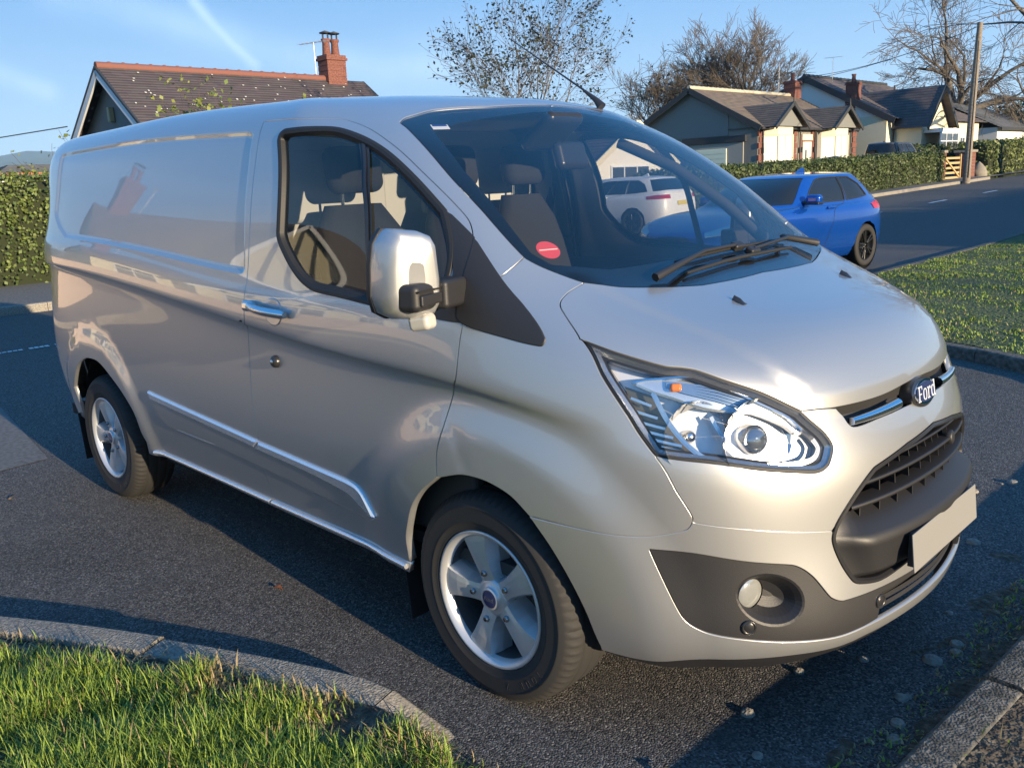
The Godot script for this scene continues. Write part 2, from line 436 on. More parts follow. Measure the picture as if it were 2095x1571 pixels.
func tridiag(y: Array, first: float, last: float, odd: bool, natural: bool) -> Array:
	var n := y.size()
	var a := []
	var b := []
	var c := []
	var d := []
	for i in n:
		a.append(1.0); b.append(4.0); c.append(1.0); d.append(6.0 * y[i])
	if natural:
		b[0] = 1.0; c[0] = 0.0; d[0] = y[0]
		a[n - 1] = 0.0; b[n - 1] = 1.0; d[n - 1] = y[n - 1]
	else:
		c[0] = 0.0 if odd else 2.0
		a[n - 1] = 0.0 if odd else 2.0
	for i in range(1, n):
		var w: float = a[i] / b[i - 1]
		b[i] -= w * c[i - 1]
		d[i] -= w * d[i - 1]
	var x := []
	x.resize(n)
	x[n - 1] = d[n - 1] / b[n - 1]
	for i in range(n - 2, -1, -1): x[i] = (d[i] - c[i] * x[i + 1]) / b[i]
	return x

var VT := 14            # v of the roof's centre line
var swells := true

func body_init(net: Array, cell := 0.032) -> void:
	VT = net.size() - 1
	coef = []
	UK = PackedFloat32Array()
	VK = PackedFloat32Array()
	memo = {}
	var nr := net.size()
	var rows := []
	for r in net:
		var ctrl := []
		for k in 3:
			var y := []
			for i in 15: y.append(r[i * 3 + k])
			ctrl.append(tridiag(y, 0, 0, k == 2, false))
		var line := []
		for i in range(-1, 16):
			var j := 1 if i == -1 else 13 if i == 15 else i
			var s := -1.0 if i == -1 or i == 15 else 1.0
			line.append(Vector3(ctrl[0][j], ctrl[1][j], s * ctrl[2][j]))
		rows.append(line)
	var cols := []
	for i in 17:
		var x := []
		for k in 3:
			var y := []
			for r in nr: y.append(rows[r][i][k])
			x.append(tridiag(y, 0, 0, false, true))
		var col := []
		for r in nr: col.append(Vector3(x[0][r], x[1][r], x[2][r]))
		col.push_front(col[0] * 2.0 - col[1])
		col.append(col[nr] * 2.0 - col[nr - 1])
		cols.append(col)
	coef = cols
	# where to cut the sheet into cells of about 3 cm
	for i in 14:
		var l = base(i, 4)[0].distance_to(base(i + 1, 4)[0])
		var k := maxi(4, ceili(l / cell))
		for j in k: UK.append(i + float(j) / k)
	UK.append(14.0)
	var m := UK.size()
	for i in range(m - 2, -1, -1): UK.append(28.0 - UK[i])
	for i in VT:
		var l := maxf(base(6, i)[0].distance_to(base(6, i + 1)[0]), base(13, i)[0].distance_to(base(13, i + 1)[0]))
		var k := clampi(ceili(l / cell), 3, 14)
		for j in k: VK.append(i + float(j) / k)
	VK.append(float(VT))

func w4(t: float) -> Array:
	var s := 1.0 - t
	return [s * s * s / 6.0, (3 * t * t * t - 6 * t * t + 4) / 6.0, (-3 * t * t * t + 3 * t * t + 3 * t + 1) / 6.0, t * t * t / 6.0]

func d4(t: float) -> Array:
	var s := 1.0 - t
	return [-s * s / 2.0, (3 * t * t - 4 * t) / 2.0, (-3 * t * t + 2 * t + 1) / 2.0, t * t / 2.0]

func base(u: float, v: float) -> Array:      # position and both slopes
	var flip := u > 14.0
	if flip: u = 28.0 - u
	u = clampf(u, 0.0, 14.0); v = clampf(v, 0.0, float(VT))
	var i := mini(int(u), 13)
	var j := mini(int(v), VT - 1)
	var a := w4(u - i)
	var da := d4(u - i)
	var b := w4(v - j)
	var db := d4(v - j)
	var p := Vector3.ZERO
	var pu := Vector3.ZERO
	var pv := Vector3.ZERO
	for k in 4:
		var c: Array = coef[i + k]
		var q: Vector3 = c[j] * b[0] + c[j + 1] * b[1] + c[j + 2] * b[2] + c[j + 3] * b[3]
		var dq: Vector3 = c[j] * db[0] + c[j + 1] * db[1] + c[j + 2] * db[2] + c[j + 3] * db[3]
		p += q * a[k]
		pu += q * da[k]
		pv += dq * a[k]
	if flip:
		return [Vector3(p.x, p.y, -p.z), Vector3(-pu.x, -pu.y, pu.z), Vector3(pv.x, pv.y, -pv.z)]
	return [p, pu, pv]

func swell(p: Vector3, u: float, v: float) -> float:      # the flared wheel arches, the two dents on the wing, the bonnet's raised middle
	var d := 0.0
	if not swells: return 0.0
	if v < 7.0 and absf(p.z) > 0.6:
		var r := Vector2(p.x - 0.02, p.y - 0.34).length()
		d += 0.022 * (1.0 - smoothstep(0.50, 0.66, r)) * smoothstep(-0.9, -0.2, p.x)
		r = Vector2(p.x + 2.90, p.y - 0.34).length()
		d += 0.020 * (1.0 - smoothstep(0.52, 0.63, r))
		if p.z > 0:
			d -= 0.0032 * exp(-((p.x + 0.06) ** 2 + (p.y - 0.85) ** 2) / 0.0009) + 0.0026 * exp(-((p.x + 0.035) ** 2 + (p.y - 0.79) ** 2) / 0.0005)
	var uu := 28.0 - u if u > 14.0 else u
	if uu > 10.0 and v > 5.9 and v < 8.2:
		var ridge := 11.75 - (v - 6.0) * 0.78
		d += 0.009 * smoothstep(ridge - 0.16, ridge + 0.16, uu) * smoothstep(5.9, 6.2, v)
	return d

func skin(u: float, v: float) -> Vector3:
	var b := base(u, v)
	var s := swell(b[0], u, v)
	if s == 0.0: return b[0]
	return b[0] + b[1].cross(b[2]).normalized() * s

func at(u: float, v: float, off := 0.0) -> Array:       # [point, normal] on the finished skin
	var key := Vector3(u, v, off)
	if memo.has(key): return memo[key]
	var e := 0.006
	var vm := minf(v, VT - 0.4)
	var pu := skin(u + e, vm) - skin(u - e, vm)
	var pv := skin(u, vm + e) - skin(u, vm - e)
	var n := pu.cross(pv).normalized()
	if v > VT - 1.5: n = n.lerp(Vector3.UP, smoothstep(VT - 1.5, VT, v)).normalized()
	var r := [skin(u, v) + n * off, n]
	memo[key] = r
	return r

func dense(poly: PackedVector2Array, step := 0.03, closed := true) -> PackedVector2Array:
	var out := PackedVector2Array()
	var m := poly.size()
	for i in (m if closed else m - 1):
		var a := poly[i]
		var b := poly[(i + 1) % m]
		if a.distance_to(b) < 0.0005: continue
		var l: float = base(a.x, a.y)[0].distance_to(base(b.x, b.y)[0])
		var k := clampi(ceili(l / step), 1, 200)
		for j in k: out.append(a.lerp(b, float(j) / k))
	if not closed: out.append(poly[-1])
	return out

func grow(poly: PackedVector2Array, amount: float) -> PackedVector2Array:      # moves a dense outline sideways along the skin: positive is inwards
	var out := PackedVector2Array()
	var m := poly.size()
	var cw := Geometry2D.is_polygon_clockwise(poly)
	for i in m:
		var q := poly[i]
		if q.y > VT - 0.05 or absf(q.x - 14.0) < 0.0005 and (poly[(i + 1) % m].x == q.x or poly[i - 1].x == q.x):
			out.append(q)
			continue
		var b := base(q.x, q.y)
		var tg: Vector3 = base(poly[(i + 1) % m].x, poly[(i + 1) % m].y)[0] - base(poly[i - 1].x, poly[i - 1].y)[0]
		var n: Vector3 = b[1].cross(b[2]).normalized()
		var side := n.cross(tg).normalized() * amount * (-1.0 if cw else 1.0)
		var uu: float = b[1].dot(b[1])
		var uv_: float = b[1].dot(b[2])
		var vv: float = b[2].dot(b[2])
		var det := uu * vv - uv_ * uv_
		if det < 1e-12:
			out.append(q)
			continue
		var su: float = side.dot(b[1])
		var sv: float = side.dot(b[2])
		var move := Vector2((su * vv - sv * uv_) / det, (sv * uu - su * uv_) / det)
		if amount > 0.0:
			for tries in 7:        # in a sharp corner stay within the outline
				if Geometry2D.is_point_in_polygon(q + move * 1.5, poly): break
				move *= 0.6
		out.append(q + move)
	return out

func fill(g: MB, poly: PackedVector2Array, holes: Array = [], off := 0.0) -> void:      # the part of the skin inside an outline
	var lo := poly[0]
	var hi := poly[0]
	for q in poly:
		lo = lo.min(q); hi = hi.max(q)
	for i in UK.size() - 1:
		if UK[i + 1] <= lo.x or UK[i] >= hi.x: continue
		var strip: Array = Geometry2D.intersect_polygons(poly, PackedVector2Array([Vector2(UK[i], lo.y - 1), Vector2(UK[i + 1], lo.y - 1), Vector2(UK[i + 1], hi.y + 1), Vector2(UK[i], hi.y + 1)]))
		for h in holes:
			var next := []
			for s in strip:
				# cut the hole's strip out of a strip: split at the hole's middle so that no ring is left
				next.append_array(Geometry2D.clip_polygons(s, h))
			strip = next
		for j in VK.size() - 1:
			if VK[j + 1] <= lo.y or VK[j] >= hi.y: continue
			var cell := PackedVector2Array([Vector2(UK[i], VK[j]), Vector2(UK[i + 1], VK[j]), Vector2(UK[i + 1], VK[j + 1]), Vector2(UK[i], VK[j + 1])])
			for s in strip:
				for piece in Geometry2D.intersect_polygons(s, cell):
					if piece.size() < 3: continue
					var ix := Geometry2D.triangulate_polygon(piece)
					var pn := []
					for q in piece: pn.append(at(q.x, q.y, off))
					for k in range(0, ix.size(), 3):
						var a: Array = pn[ix[k]]
						var b: Array = pn[ix[k + 1]]
						var c: Array = pn[ix[k + 2]]
						g.tri(a[0], b[0], c[0], a[1], b[1], c[1])

func rim(g: MB, loop: PackedVector2Array, depth: float, hole := false, off := 0.0, lip := 0.0013) -> void:     # the folded edge of a panel
	var m := loop.size()
	var cw := Geometry2D.is_polygon_clockwise(loop) != hole
	var R := []
	for i in m:
		var q := loop[i]
		var p: Array = at(q.x, q.y, off)
		var tg: Vector3 = base(loop[(i + 1) % m].x, loop[(i + 1) % m].y)[0] - base(loop[i - 1].x, loop[i - 1].y)[0]
		var o: Vector3 = (tg.cross(p[1]) * (-1.0 if cw else 1.0)).normalized()
		R.append([p[0], p[0] + (o - p[1]) * lip, p[0] + o * lip * 1.05 - p[1] * depth, p[1], (p[1] + o).normalized(), o])
	for i in m:
		var j := (i + 1) % m
		if loop[i].y > VT - 0.05 and loop[j].y > VT - 0.05: continue
		if absf(loop[i].x - 14.0) < 0.0005 and absf(loop[j].x - 14.0) < 0.0005: continue
		var a: Array = R[i]
		var b: Array = R[j]
		g.quad(a[0], b[0], b[1], a[1], a[3], b[3], b[4], a[4])
		g.quad(a[1], b[1], b[2], a[2], a[4], b[4], b[5], a[5])

func panel(poly: PackedVector2Array, holes: Array = [], gap := 0.002, depth := 0.016, off := 0.0) -> MB:
	var g := MB.new()
	var p := grow(dense(poly), gap)
	var hh := []
	for h in holes: hh.append(grow(dense(h), -gap))
	fill(g, p, hh, off)
	rim(g, p, depth, false, off)
	for h in hh: rim(g, h, depth, true, off)
	return g

func ring(g: MB, loop: PackedVector2Array, steps: Array) -> void:      # a closed moulding along an outline: steps are Vector2(inwards, above the skin)
	var lines := []
	var base_loop := dense(loop, 0.02)
	for s in steps:
		var l := grow(base_loop, s.x) if s.x != 0.0 else base_loop
		var r := []
		for q in l:
			var p: Array = at(q.x, q.y)
			r.append([p[0] + p[1] * s.y, p[1]])
		lines.append(r)
	var m := base_loop.size()
	for k in steps.size() - 1:
		for i in m:
			var j := (i + 1) % m
			var a: Vector3 = lines[k][i][0]
			var b: Vector3 = lines[k][j][0]
			var c: Vector3 = lines[k + 1][j][0]
			var d: Vector3 = lines[k + 1][i][0]
			var nn := (c - a).cross(d - b).normalized()
			var out: Vector3 = lines[k][i][1]
			if nn.dot(out) < 0.0: nn = -nn
			# average a little with the skin so that the moulding reads as rounded
			g.quad(a, b, c, d, nn, nn, nn, nn)

func ribbon(g: MB, line: PackedVector2Array, w: float, off: float, closed := false) -> void:       # a band of given width along a line, under or over the skin
	var l := dense(line, 0.03, closed)
	var R := []
	for i in l.size():
		var q := l[i]
		var p: Array = at(q.x, q.y, off)
		var a := l[maxi(i - 1, 0)]
		var b := l[mini(i + 1, l.size() - 1)]
		var tg: Vector3 = (base(b.x, b.y)[0] - base(a.x, a.y)[0]).normalized()
		var s: Vector3 = tg.cross(p[1]).normalized() * w * 0.5
		R.append([p[0] + s, p[0] - s, p[1]])
	for i in R.size() - 1:
		g.quad(R[i][0], R[i + 1][0], R[i + 1][1], R[i][1], R[i][2], R[i + 1][2], R[i + 1][2], R[i][2])

# ---------------------------------------------------------------- the silver van
var M := {}
func van_materials() -> void:
	var p := mat(lin(0.425, 0.43, 0.43), 0.37, 0.72)
	p.clearcoat_enabled = true
	p.clearcoat = 1.0
	p.clearcoat_roughness = 0.02
	M.paint = p
	M.plastic = mat(lin(0.016, 0.016, 0.018), 0.5)
	M.plastic.heightmap_enabled = true
	M.plastic.heightmap_scale = 0.03
	M.plastic.heightmap_texture = noise_tex(5, 0.2, 256, 2)
	tri_mat(M.plastic, 6.0, false)
	M.smooth_black = mat(lin(0.02, 0.02, 0.022), 0.28)
	M.gloss_black = mat(lin(0.006, 0.006, 0.007), 0.06)
	M.rubber = mat(lin(0.012, 0.012, 0.012), 0.6)
	M.dark = mat(lin(0.006, 0.006, 0.006), 0.9)
	M.chrome = mat(lin(0.80, 0.81, 0.83), 0.06, 1.0)
	M.satin = mat(lin(0.70, 0.71, 0.73), 0.22, 1.0)
	M.reflector = mat(lin(0.58, 0.59, 0.60), 0.13, 0.92)
	M.moulding = mat(lin(0.78, 0.79, 0.81), 0.2, 0.75)
	M.glass = glass(lin(0.008, 0.012, 0.015), 0.24)
	M.side_glass = glass(lin(0.012, 0.022, 0.022), 0.48)
	M.lens = glass(lin(0.1, 0.1, 0.1), 0.02)
	M.trim = mat(lin(0.030, 0.031, 0.033), 0.75)
	M.fabric = mat(lin(0.018, 0.019, 0.022), 0.95)
	M.fabric.heightmap_enabled = true
	M.fabric.heightmap_scale = 0.08
	M.fabric.heightmap_texture = noise_tex(8, 0.25, 256, 2)
	tri_mat(M.fabric, 5.0, false)
	M.bulk = mat(lin(0.55, 0.56, 0.53), 0.6)
	M.blue = mat(lin(0.006, 0.014, 0.075), 0.12)
	M.blue.clearcoat_enabled = true

func uvp(a: Array) -> PackedVector2Array:
	var p := PackedVector2Array()
	for i in range(0, a.size(), 2): p.append(Vector2(a[i], a[i + 1]))
	return p

func sec(p: PackedVector2Array, a: int, b: int) -> PackedVector2Array:
	return p.slice(a, b)

func cat(list: Array) -> PackedVector2Array:
	var o := PackedVector2Array()
	for l in list:
		if l is Vector2: o.append(l)
		else: o.append_array(l)
	return o

func build_van() -> void:
	body_init(NET)
	swells = true
	var van := thing("parked_van", "silver panel van with black lower trim parked against the kerb in the foreground", "van")
	# outlines
	var seam_rear := curve(SEAM_REAR)
	var door_top := curve(DOOR_TOP)
	var door_front := curve(DOOR_FRONT)
	var arch_f := curve(ARCH_F)
	var arch_fb := curve(ARCH_FB)
	var arch_r := curve(ARCH_R)
	var screen_base := curve(SCREEN_BASE)
	var apil := curve(APIL)
	var screen_top := curve(SCREEN_TOP)
	var hood_side := curve(HOOD_SIDE)
	var hl_top := curve(HL_TOP)
	var hl_front := curve(HL_FRONT)
	var hl_rear := curve(HL_REAR)
	var fender := curve(FENDER)
	var bline := curve(BLINE)
	var hex := curve(HEX)
	var fog := curve(FOG)
	var fog_b := curve(FOG_B)
	var slit := curve(SLIT)
	var slit_l := curve(SLIT_L)
	var lip := curve(LIP)
	var window := cat([curve(WINDOW), curve(WFRONT)])
	var af := uvp(ARCH_F)      # wing meets bumper at the sixth point of the arch
	var wing_arch := curve(ARCH_F.slice(0, 12))
	var bump_arch := curve(ARCH_F.slice(10))
	var sc := screen_base.size()

	var door := cat([seam_rear, Vector2(6.8, 0.40), Vector2(7.46, 0.40), rev(arch_fb), rev(door_front), rev(door_top)])
	var wing := cat([Vector2(8.60, 8.707), Vector2(8.75, 8.21), curve(SCREEN_BASE.slice(0, 6)), hood_side, rev(hl_rear), fender, rev(wing_arch), rev(door_front)])
	var bonnet := both(cat([Vector2(14, 7.97), rev(curve(SCREEN_BASE.slice(4))), hood_side, hl_top, curve(HOODF), slit, Vector2(14, 6.04)]))
	var shell := cat([Vector2(1.5, 0), Vector2(3.45, 0), Vector2(3.5, 1.0), arch_r, Vector2(4.63, 0), Vector2(7.42, 0), Vector2(7.46, 0.37), Vector2(6.8, 0.37), Vector2(6.04, 0.385),
		rev(seam_rear), door_top, Vector2(8.6, 8.707), Vector2(8.75, 8.21), Vector2(9.40, 8.44), apil, screen_top, Vector2(14, 11.04), Vector2(14, 14), Vector2(1.5, 14)])
	var fascia := both(cat([Vector2(14, 5.63), rev(slit_l), slit[0], rev(curve(HOODF)), hl_front, sec(fender, 0, 19), bline, rev(sec(hex, 0, 26)), Vector2(14, 4.75)]))
	var bumper := both(cat([Vector2(14, 2.05), rev(sec(hex, 27, 61)), rev(bline), sec(fender, 18, 43), bump_arch, Vector2(9.27, 0.2), lip, Vector2(14, 0.86)]))
	var fog_hole := both(cat([Vector2(14, 1.80), rev(fog), fog_b, Vector2(14, 1.16)]))
	var lens := cat([hl_top, hl_front, hl_rear])
	var screen := both(cat([Vector2(14, 11.04), rev(screen_top), rev(apil), screen_base, Vector2(14, 7.97)]))
	var cargo_panel := curve(PANEL + [PANEL[0], PANEL[1]], true, 5)
	var hex_all := both(cat([Vector2(14, 4.75), hex, Vector2(14, 2.05)]))

	# body shell with its pressed load panel, both sides
	for side in 2:
		var f := func(p: PackedVector2Array) -> PackedVector2Array: return p if side == 0 else mirror_u(p)
		part("body_side", panel(f.call(shell), [f.call(cargo_panel)], 0.003, 0.02), M.paint, van)
		var lp := MB.new()
		var inner := grow(dense(f.call(cargo_panel), 0.02), 0.022)
		fill(lp, inner, [], -0.010)
		ring(lp, f.call(cargo_panel), [Vector2(-0.003, -0.0005), Vector2(0.004, -0.003), Vector2(0.014, -0.0085), Vector2(0.0225, -0.010)])
		part("side_recess_panel", lp, M.paint, van)
		part("rear_door", panel(cat([Vector2(0, 0), Vector2(1.48, 0), Vector2(1.48, 14), Vector2(0, 14)]) if side == 0 else cat([Vector2(26.52, 0), Vector2(28, 0), Vector2(28, 14), Vector2(26.52, 14)])), M.paint, van)
		var dr := part("door", panel(f.call(door), [f.call(window)], 0.003, 0.03), M.paint, van)
		# window rubber, panes, divider
		var wr := MB.new()
		ring(wr, f.call(window), [Vector2(-0.006, 0.0), Vector2(-0.004, 0.005), Vector2(0.006, 0.006), Vector2(0.016, 0.002), Vector2(0.022, -0.012), Vector2(0.03, -0.02)])
		part("window_seal", wr, M.rubber, dr)
		var gl := MB.new()
		fill(gl, grow(dense(f.call(window)), 0.018), [], -0.014)
		part("side_window", gl, M.side_glass, dr)
		var dv := MB.new()
		var dl: PackedVector2Array = f.call(curve([7.79, 10.44, 7.711, 10.291, 7.286, 9.468, 7.191, 8.796, 7.215, 8.288, 7.263, 7.660]))
		ribbon(dv, dl, 0.034, -0.008)
		ribbon(dv, dl, 0.012, -0.004)
		part("window_divider", dv, M.smooth_black, dr)
		var sl := MB.new()
		var sail: PackedVector2Array = f.call(curve(SAIL + [SAIL[0], SAIL[1]], false))
		fill(sl, grow(dense(sail), -0.004), [], 0.004)
		rim(sl, grow(dense(sail), -0.004), 0.01, false, 0.004)
		part("mirror_mount", sl, M.plastic, dr)
		# handle in its cup, lock
		if side == 0:
			door_furniture(dr)
		part("front_wing", panel(f.call(wing), [], 0.003), M.paint, van)
		var tr := MB.new()
		var trim: PackedVector2Array = f.call(curve(TRIM + [TRIM[0], TRIM[1]], true, 4))
		fill(tr, dense(trim), [], 0.006)
		rim(tr, dense(trim), 0.012, false, 0.006, 0.004)
		part("wing_trim", tr, M.plastic, van)
		# mouldings low on the side
		for k in 2:
			var top := curve(RUB1T if k == 0 else RUB2T)
			var bot := curve(RUB1B if k == 0 else RUB2B)
			var st := MB.new()
			var low_edge := PackedVector2Array()
			for q in bot: low_edge.append(q - Vector2(0, 0.035))
			var out: PackedVector2Array = f.call(cat([top, rev(low_edge)]))
			fill(st, grow(dense(out), 0.007), [], 0.012)
			ring(st, out, [Vector2(-0.002, 0.0), Vector2(-0.001, 0.006), Vector2(0.007, 0.012)])
			part("chrome_strip", st, M.moulding, van)
		var low := MB.new()
		var lowp: PackedVector2Array = f.call(cat([uvp(RUB1T), curve(RUB2T), rev(uvp(RUBLOW))]))
		fill(low, grow(dense(lowp), 0.006), [], 0.006)
		ring(low, lowp, [Vector2(-0.003, 0.0), Vector2(0.0, 0.003), Vector2(0.006, 0.006)])
		part("rubbing_strip", low, M.paint, van)
		var sill := MB.new()
		for seg in [[4.72, 5.97], [5.99, 7.42]]:
			var P := []
			var R := []
			for i in 25:
				var q: Array = at(lerpf(seg[0], seg[1], i / 24.0) if side == 0 else 28.0 - lerpf(seg[0], seg[1], i / 24.0), 0.24)
				P.append(q[0] + q[1] * 0.004)
				R.append(0.010)
			sill.tube(P, R, 8)
		part("sill_strip", sill, M.moulding, van)
		headlight(van, f.call(lens), side)
		# dark backing behind the shut lines
		var bk := MB.new()
		for l in [seam_rear, door_top, door_front, hood_side, fender, hl_rear, hl_front, hl_top, cat([Vector2(8.6, 8.707), Vector2(8.75, 8.21), Vector2(9.40, 8.44)]), uvp([6.04, 0.385, 6.8, 0.385, 7.46, 0.385])]:
			ribbon(bk, f.call(l), 0.05, -0.016)
		part("shut_line_backing", bk, M.dark, van)
		wheel_housing(van, side)

	part("bonnet", panel(bonnet, [], 0.003), M.paint, van)
	part("front_panel", panel(fascia, [], 0.002), M.paint, van)
	part("front_bumper", panel(bumper, [fog_hole], 0.002), M.paint, van)
	var bb := MB.new()
	ribbon(bb, rev(bline), 0.04, -0.016)
	part("shut_line_backing", bb, M.dark, van)
	bb = MB.new()
	ribbon(bb, mirror_u(rev(bline)), 0.04, -0.016)
	part("shut_line_backing", bb, M.dark, van)
	var bc := MB.new()
	ribbon(bc, both(cat([Vector2(14, 6.0), rev(slit), rev(curve(HOODF))])), 0.05, -0.02)
	part("shut_line_backing", bc, M.dark, van)
	# windscreen and the black band printed round its edge
	var ws := MB.new()
	fill(ws, grow(dense(screen), 0.004))
	rim(ws, grow(dense(screen), 0.004), 0.006)
	part("windscreen", ws, M.glass, van)
	var clear := both(cat([Vector2(14, 10.82), Vector2(12.9, 10.8), Vector2(11.6, 10.72), Vector2(10.4, 10.62), Vector2(9.6, 10.42), Vector2(9.42, 9.6), Vector2(9.52, 8.95), Vector2(9.62, 8.5), Vector2(9.85, 8.34), Vector2(10.8, 8.26), Vector2(12.2, 8.33), Vector2(14, 8.36)]))
	var fr := MB.new()
	fill(fr, grow(dense(screen), 0.003), [clear], -0.007)
	part("windscreen_border", fr, M.gloss_black, van)
	var bay := MB.new()                # the dark tub under the bonnet and behind the grilles
	fill(bay, both(cat([Vector2(14, 8.2), Vector2(10.4, 8.2), Vector2(9.9, 8.15), Vector2(9.6, 7.4), Vector2(9.8, 6.0), Vector2(10.1, 4.0), Vector2(10.2, 1.0), Vector2(14, 1.0)])), [], -0.11)
	part("engine_bay", bay, M.dark, van)
	var chin := MB.new()
	fill(chin, both(cat([Vector2(14, 0.86), rev(lip), Vector2(9.27, 0.0), Vector2(14, 0.0)])), [], -0.012)
	part("chin_spoiler", chin, M.plastic, van)

	front_details(van, hex_all, fog, fog_b)
	wipers(van)
	door_mirror(van, 1.0)
	door_mirror(van, -1.0)
	van.get_node("door_mirror_001").position.x = -0.24
	for s in [[0.0, 1.0], [-2.933, 1.0], [0.0, -1.0], [-2.933, -1.0]]: wheel(van, s[0], s[1])
	underside(van)
	cabin(van)

func door_furniture(dr: Node) -> void:
	var cup := MB.new()
	var c := PackedVector2Array()
	for i in 24:
		var a := TAU * i / 24
		c.append(Vector2(6.305 + 0.082 * cos(a), 6.62 + 0.50 * sin(a)))
	ring(cup, c, [Vector2(-0.004, 0.0006), Vector2(0.0, 0.0022), Vector2(0.006, 0.0018), Vector2(0.02, 0.0012)])
	fill(cup, grow(dense(c, 0.01), 0.018), [], 0.0012)
	part("handle_cup", cup, M.paint, dr)
	var h := MB.new()
	var P := []
	var rr := []
	for i in 13:
		var t := i / 12.0
		var q: Array = at(lerpf(6.10, 6.46, t), lerpf(6.64, 6.61, t))
		P.append(q[0] + q[1] * (0.016 + 0.026 * sin(PI * clampf(t * 1.05, 0, 1))))
		rr.append(0.012 if i in [0, 12] else 0.0165)
	h.tube(P, rr, 12)
	var q0: Array = at(6.10, 6.63)
	h.rbox(frame(q0[0] + q0[1] * 0.012, q0[1]), Vector3(0.07, 0.042, 0.036), 0.014)
	part("door_handle", h, M.satin, dr)
	var lk := MB.new()
	var ql: Array = at(6.25, 3.64)
	var tf := frame(ql[0], ql[1])
	lk.lathe(tf * Transform3D(Basis(Vector3.RIGHT, PI / 2), Vector3.ZERO), [Vector2(0.024, -0.002), Vector2(0.024, 0.008), Vector2(0.019, 0.017), Vector2(0.010, 0.021), Vector2(0.0, 0.0215)], 20)
	part("door_lock", lk, M.smooth_black, dr)
	var key := MB.new()
	key.lathe(tf * Transform3D(Basis(Vector3.RIGHT, PI / 2), Vector3(0, 0, 0)), [Vector2(0.008, 0.018), Vector2(0.008, 0.0235), Vector2(0.0, 0.0235)], 14)
	part("door_lock", key, M.satin, dr)

func bowl(g: MB, u: float, v: float, r: float, deep: float, off: float, tilt: Vector3) -> Transform3D:
	var q: Array = at(u, v)
	var nrm: Vector3 = (q[1] * 0.25 + tilt).normalized()
	var t := frame(q[0] + q[1] * off, nrm) * Transform3D(Basis(Vector3.RIGHT, PI / 2), Vector3.ZERO)
	# stepped flutes: each facet is a flat of its own, as pressed into the reflector
	var segs := 26
	for s in segs:
		for i in 6:
			var x0 := i / 6.0
			var x1 := (i + 1) / 6.0
			var P := []
			for c in [[x0, s], [x0, s + 1], [x1, s + 1], [x1, s]]:
				var a: float = TAU * c[1] / segs
				var x: float = c[0]
				var y := -deep * (1.0 - x * x) + 0.004 * (s % 2) * x
				P.append(t * Vector3(r * x * cos(a), y, r * x * sin(a)))
			if i == 0: g.flat(P[0], P[2], P[3])
			else: g.fquad(P[3], P[2], P[1], P[0])
	return t

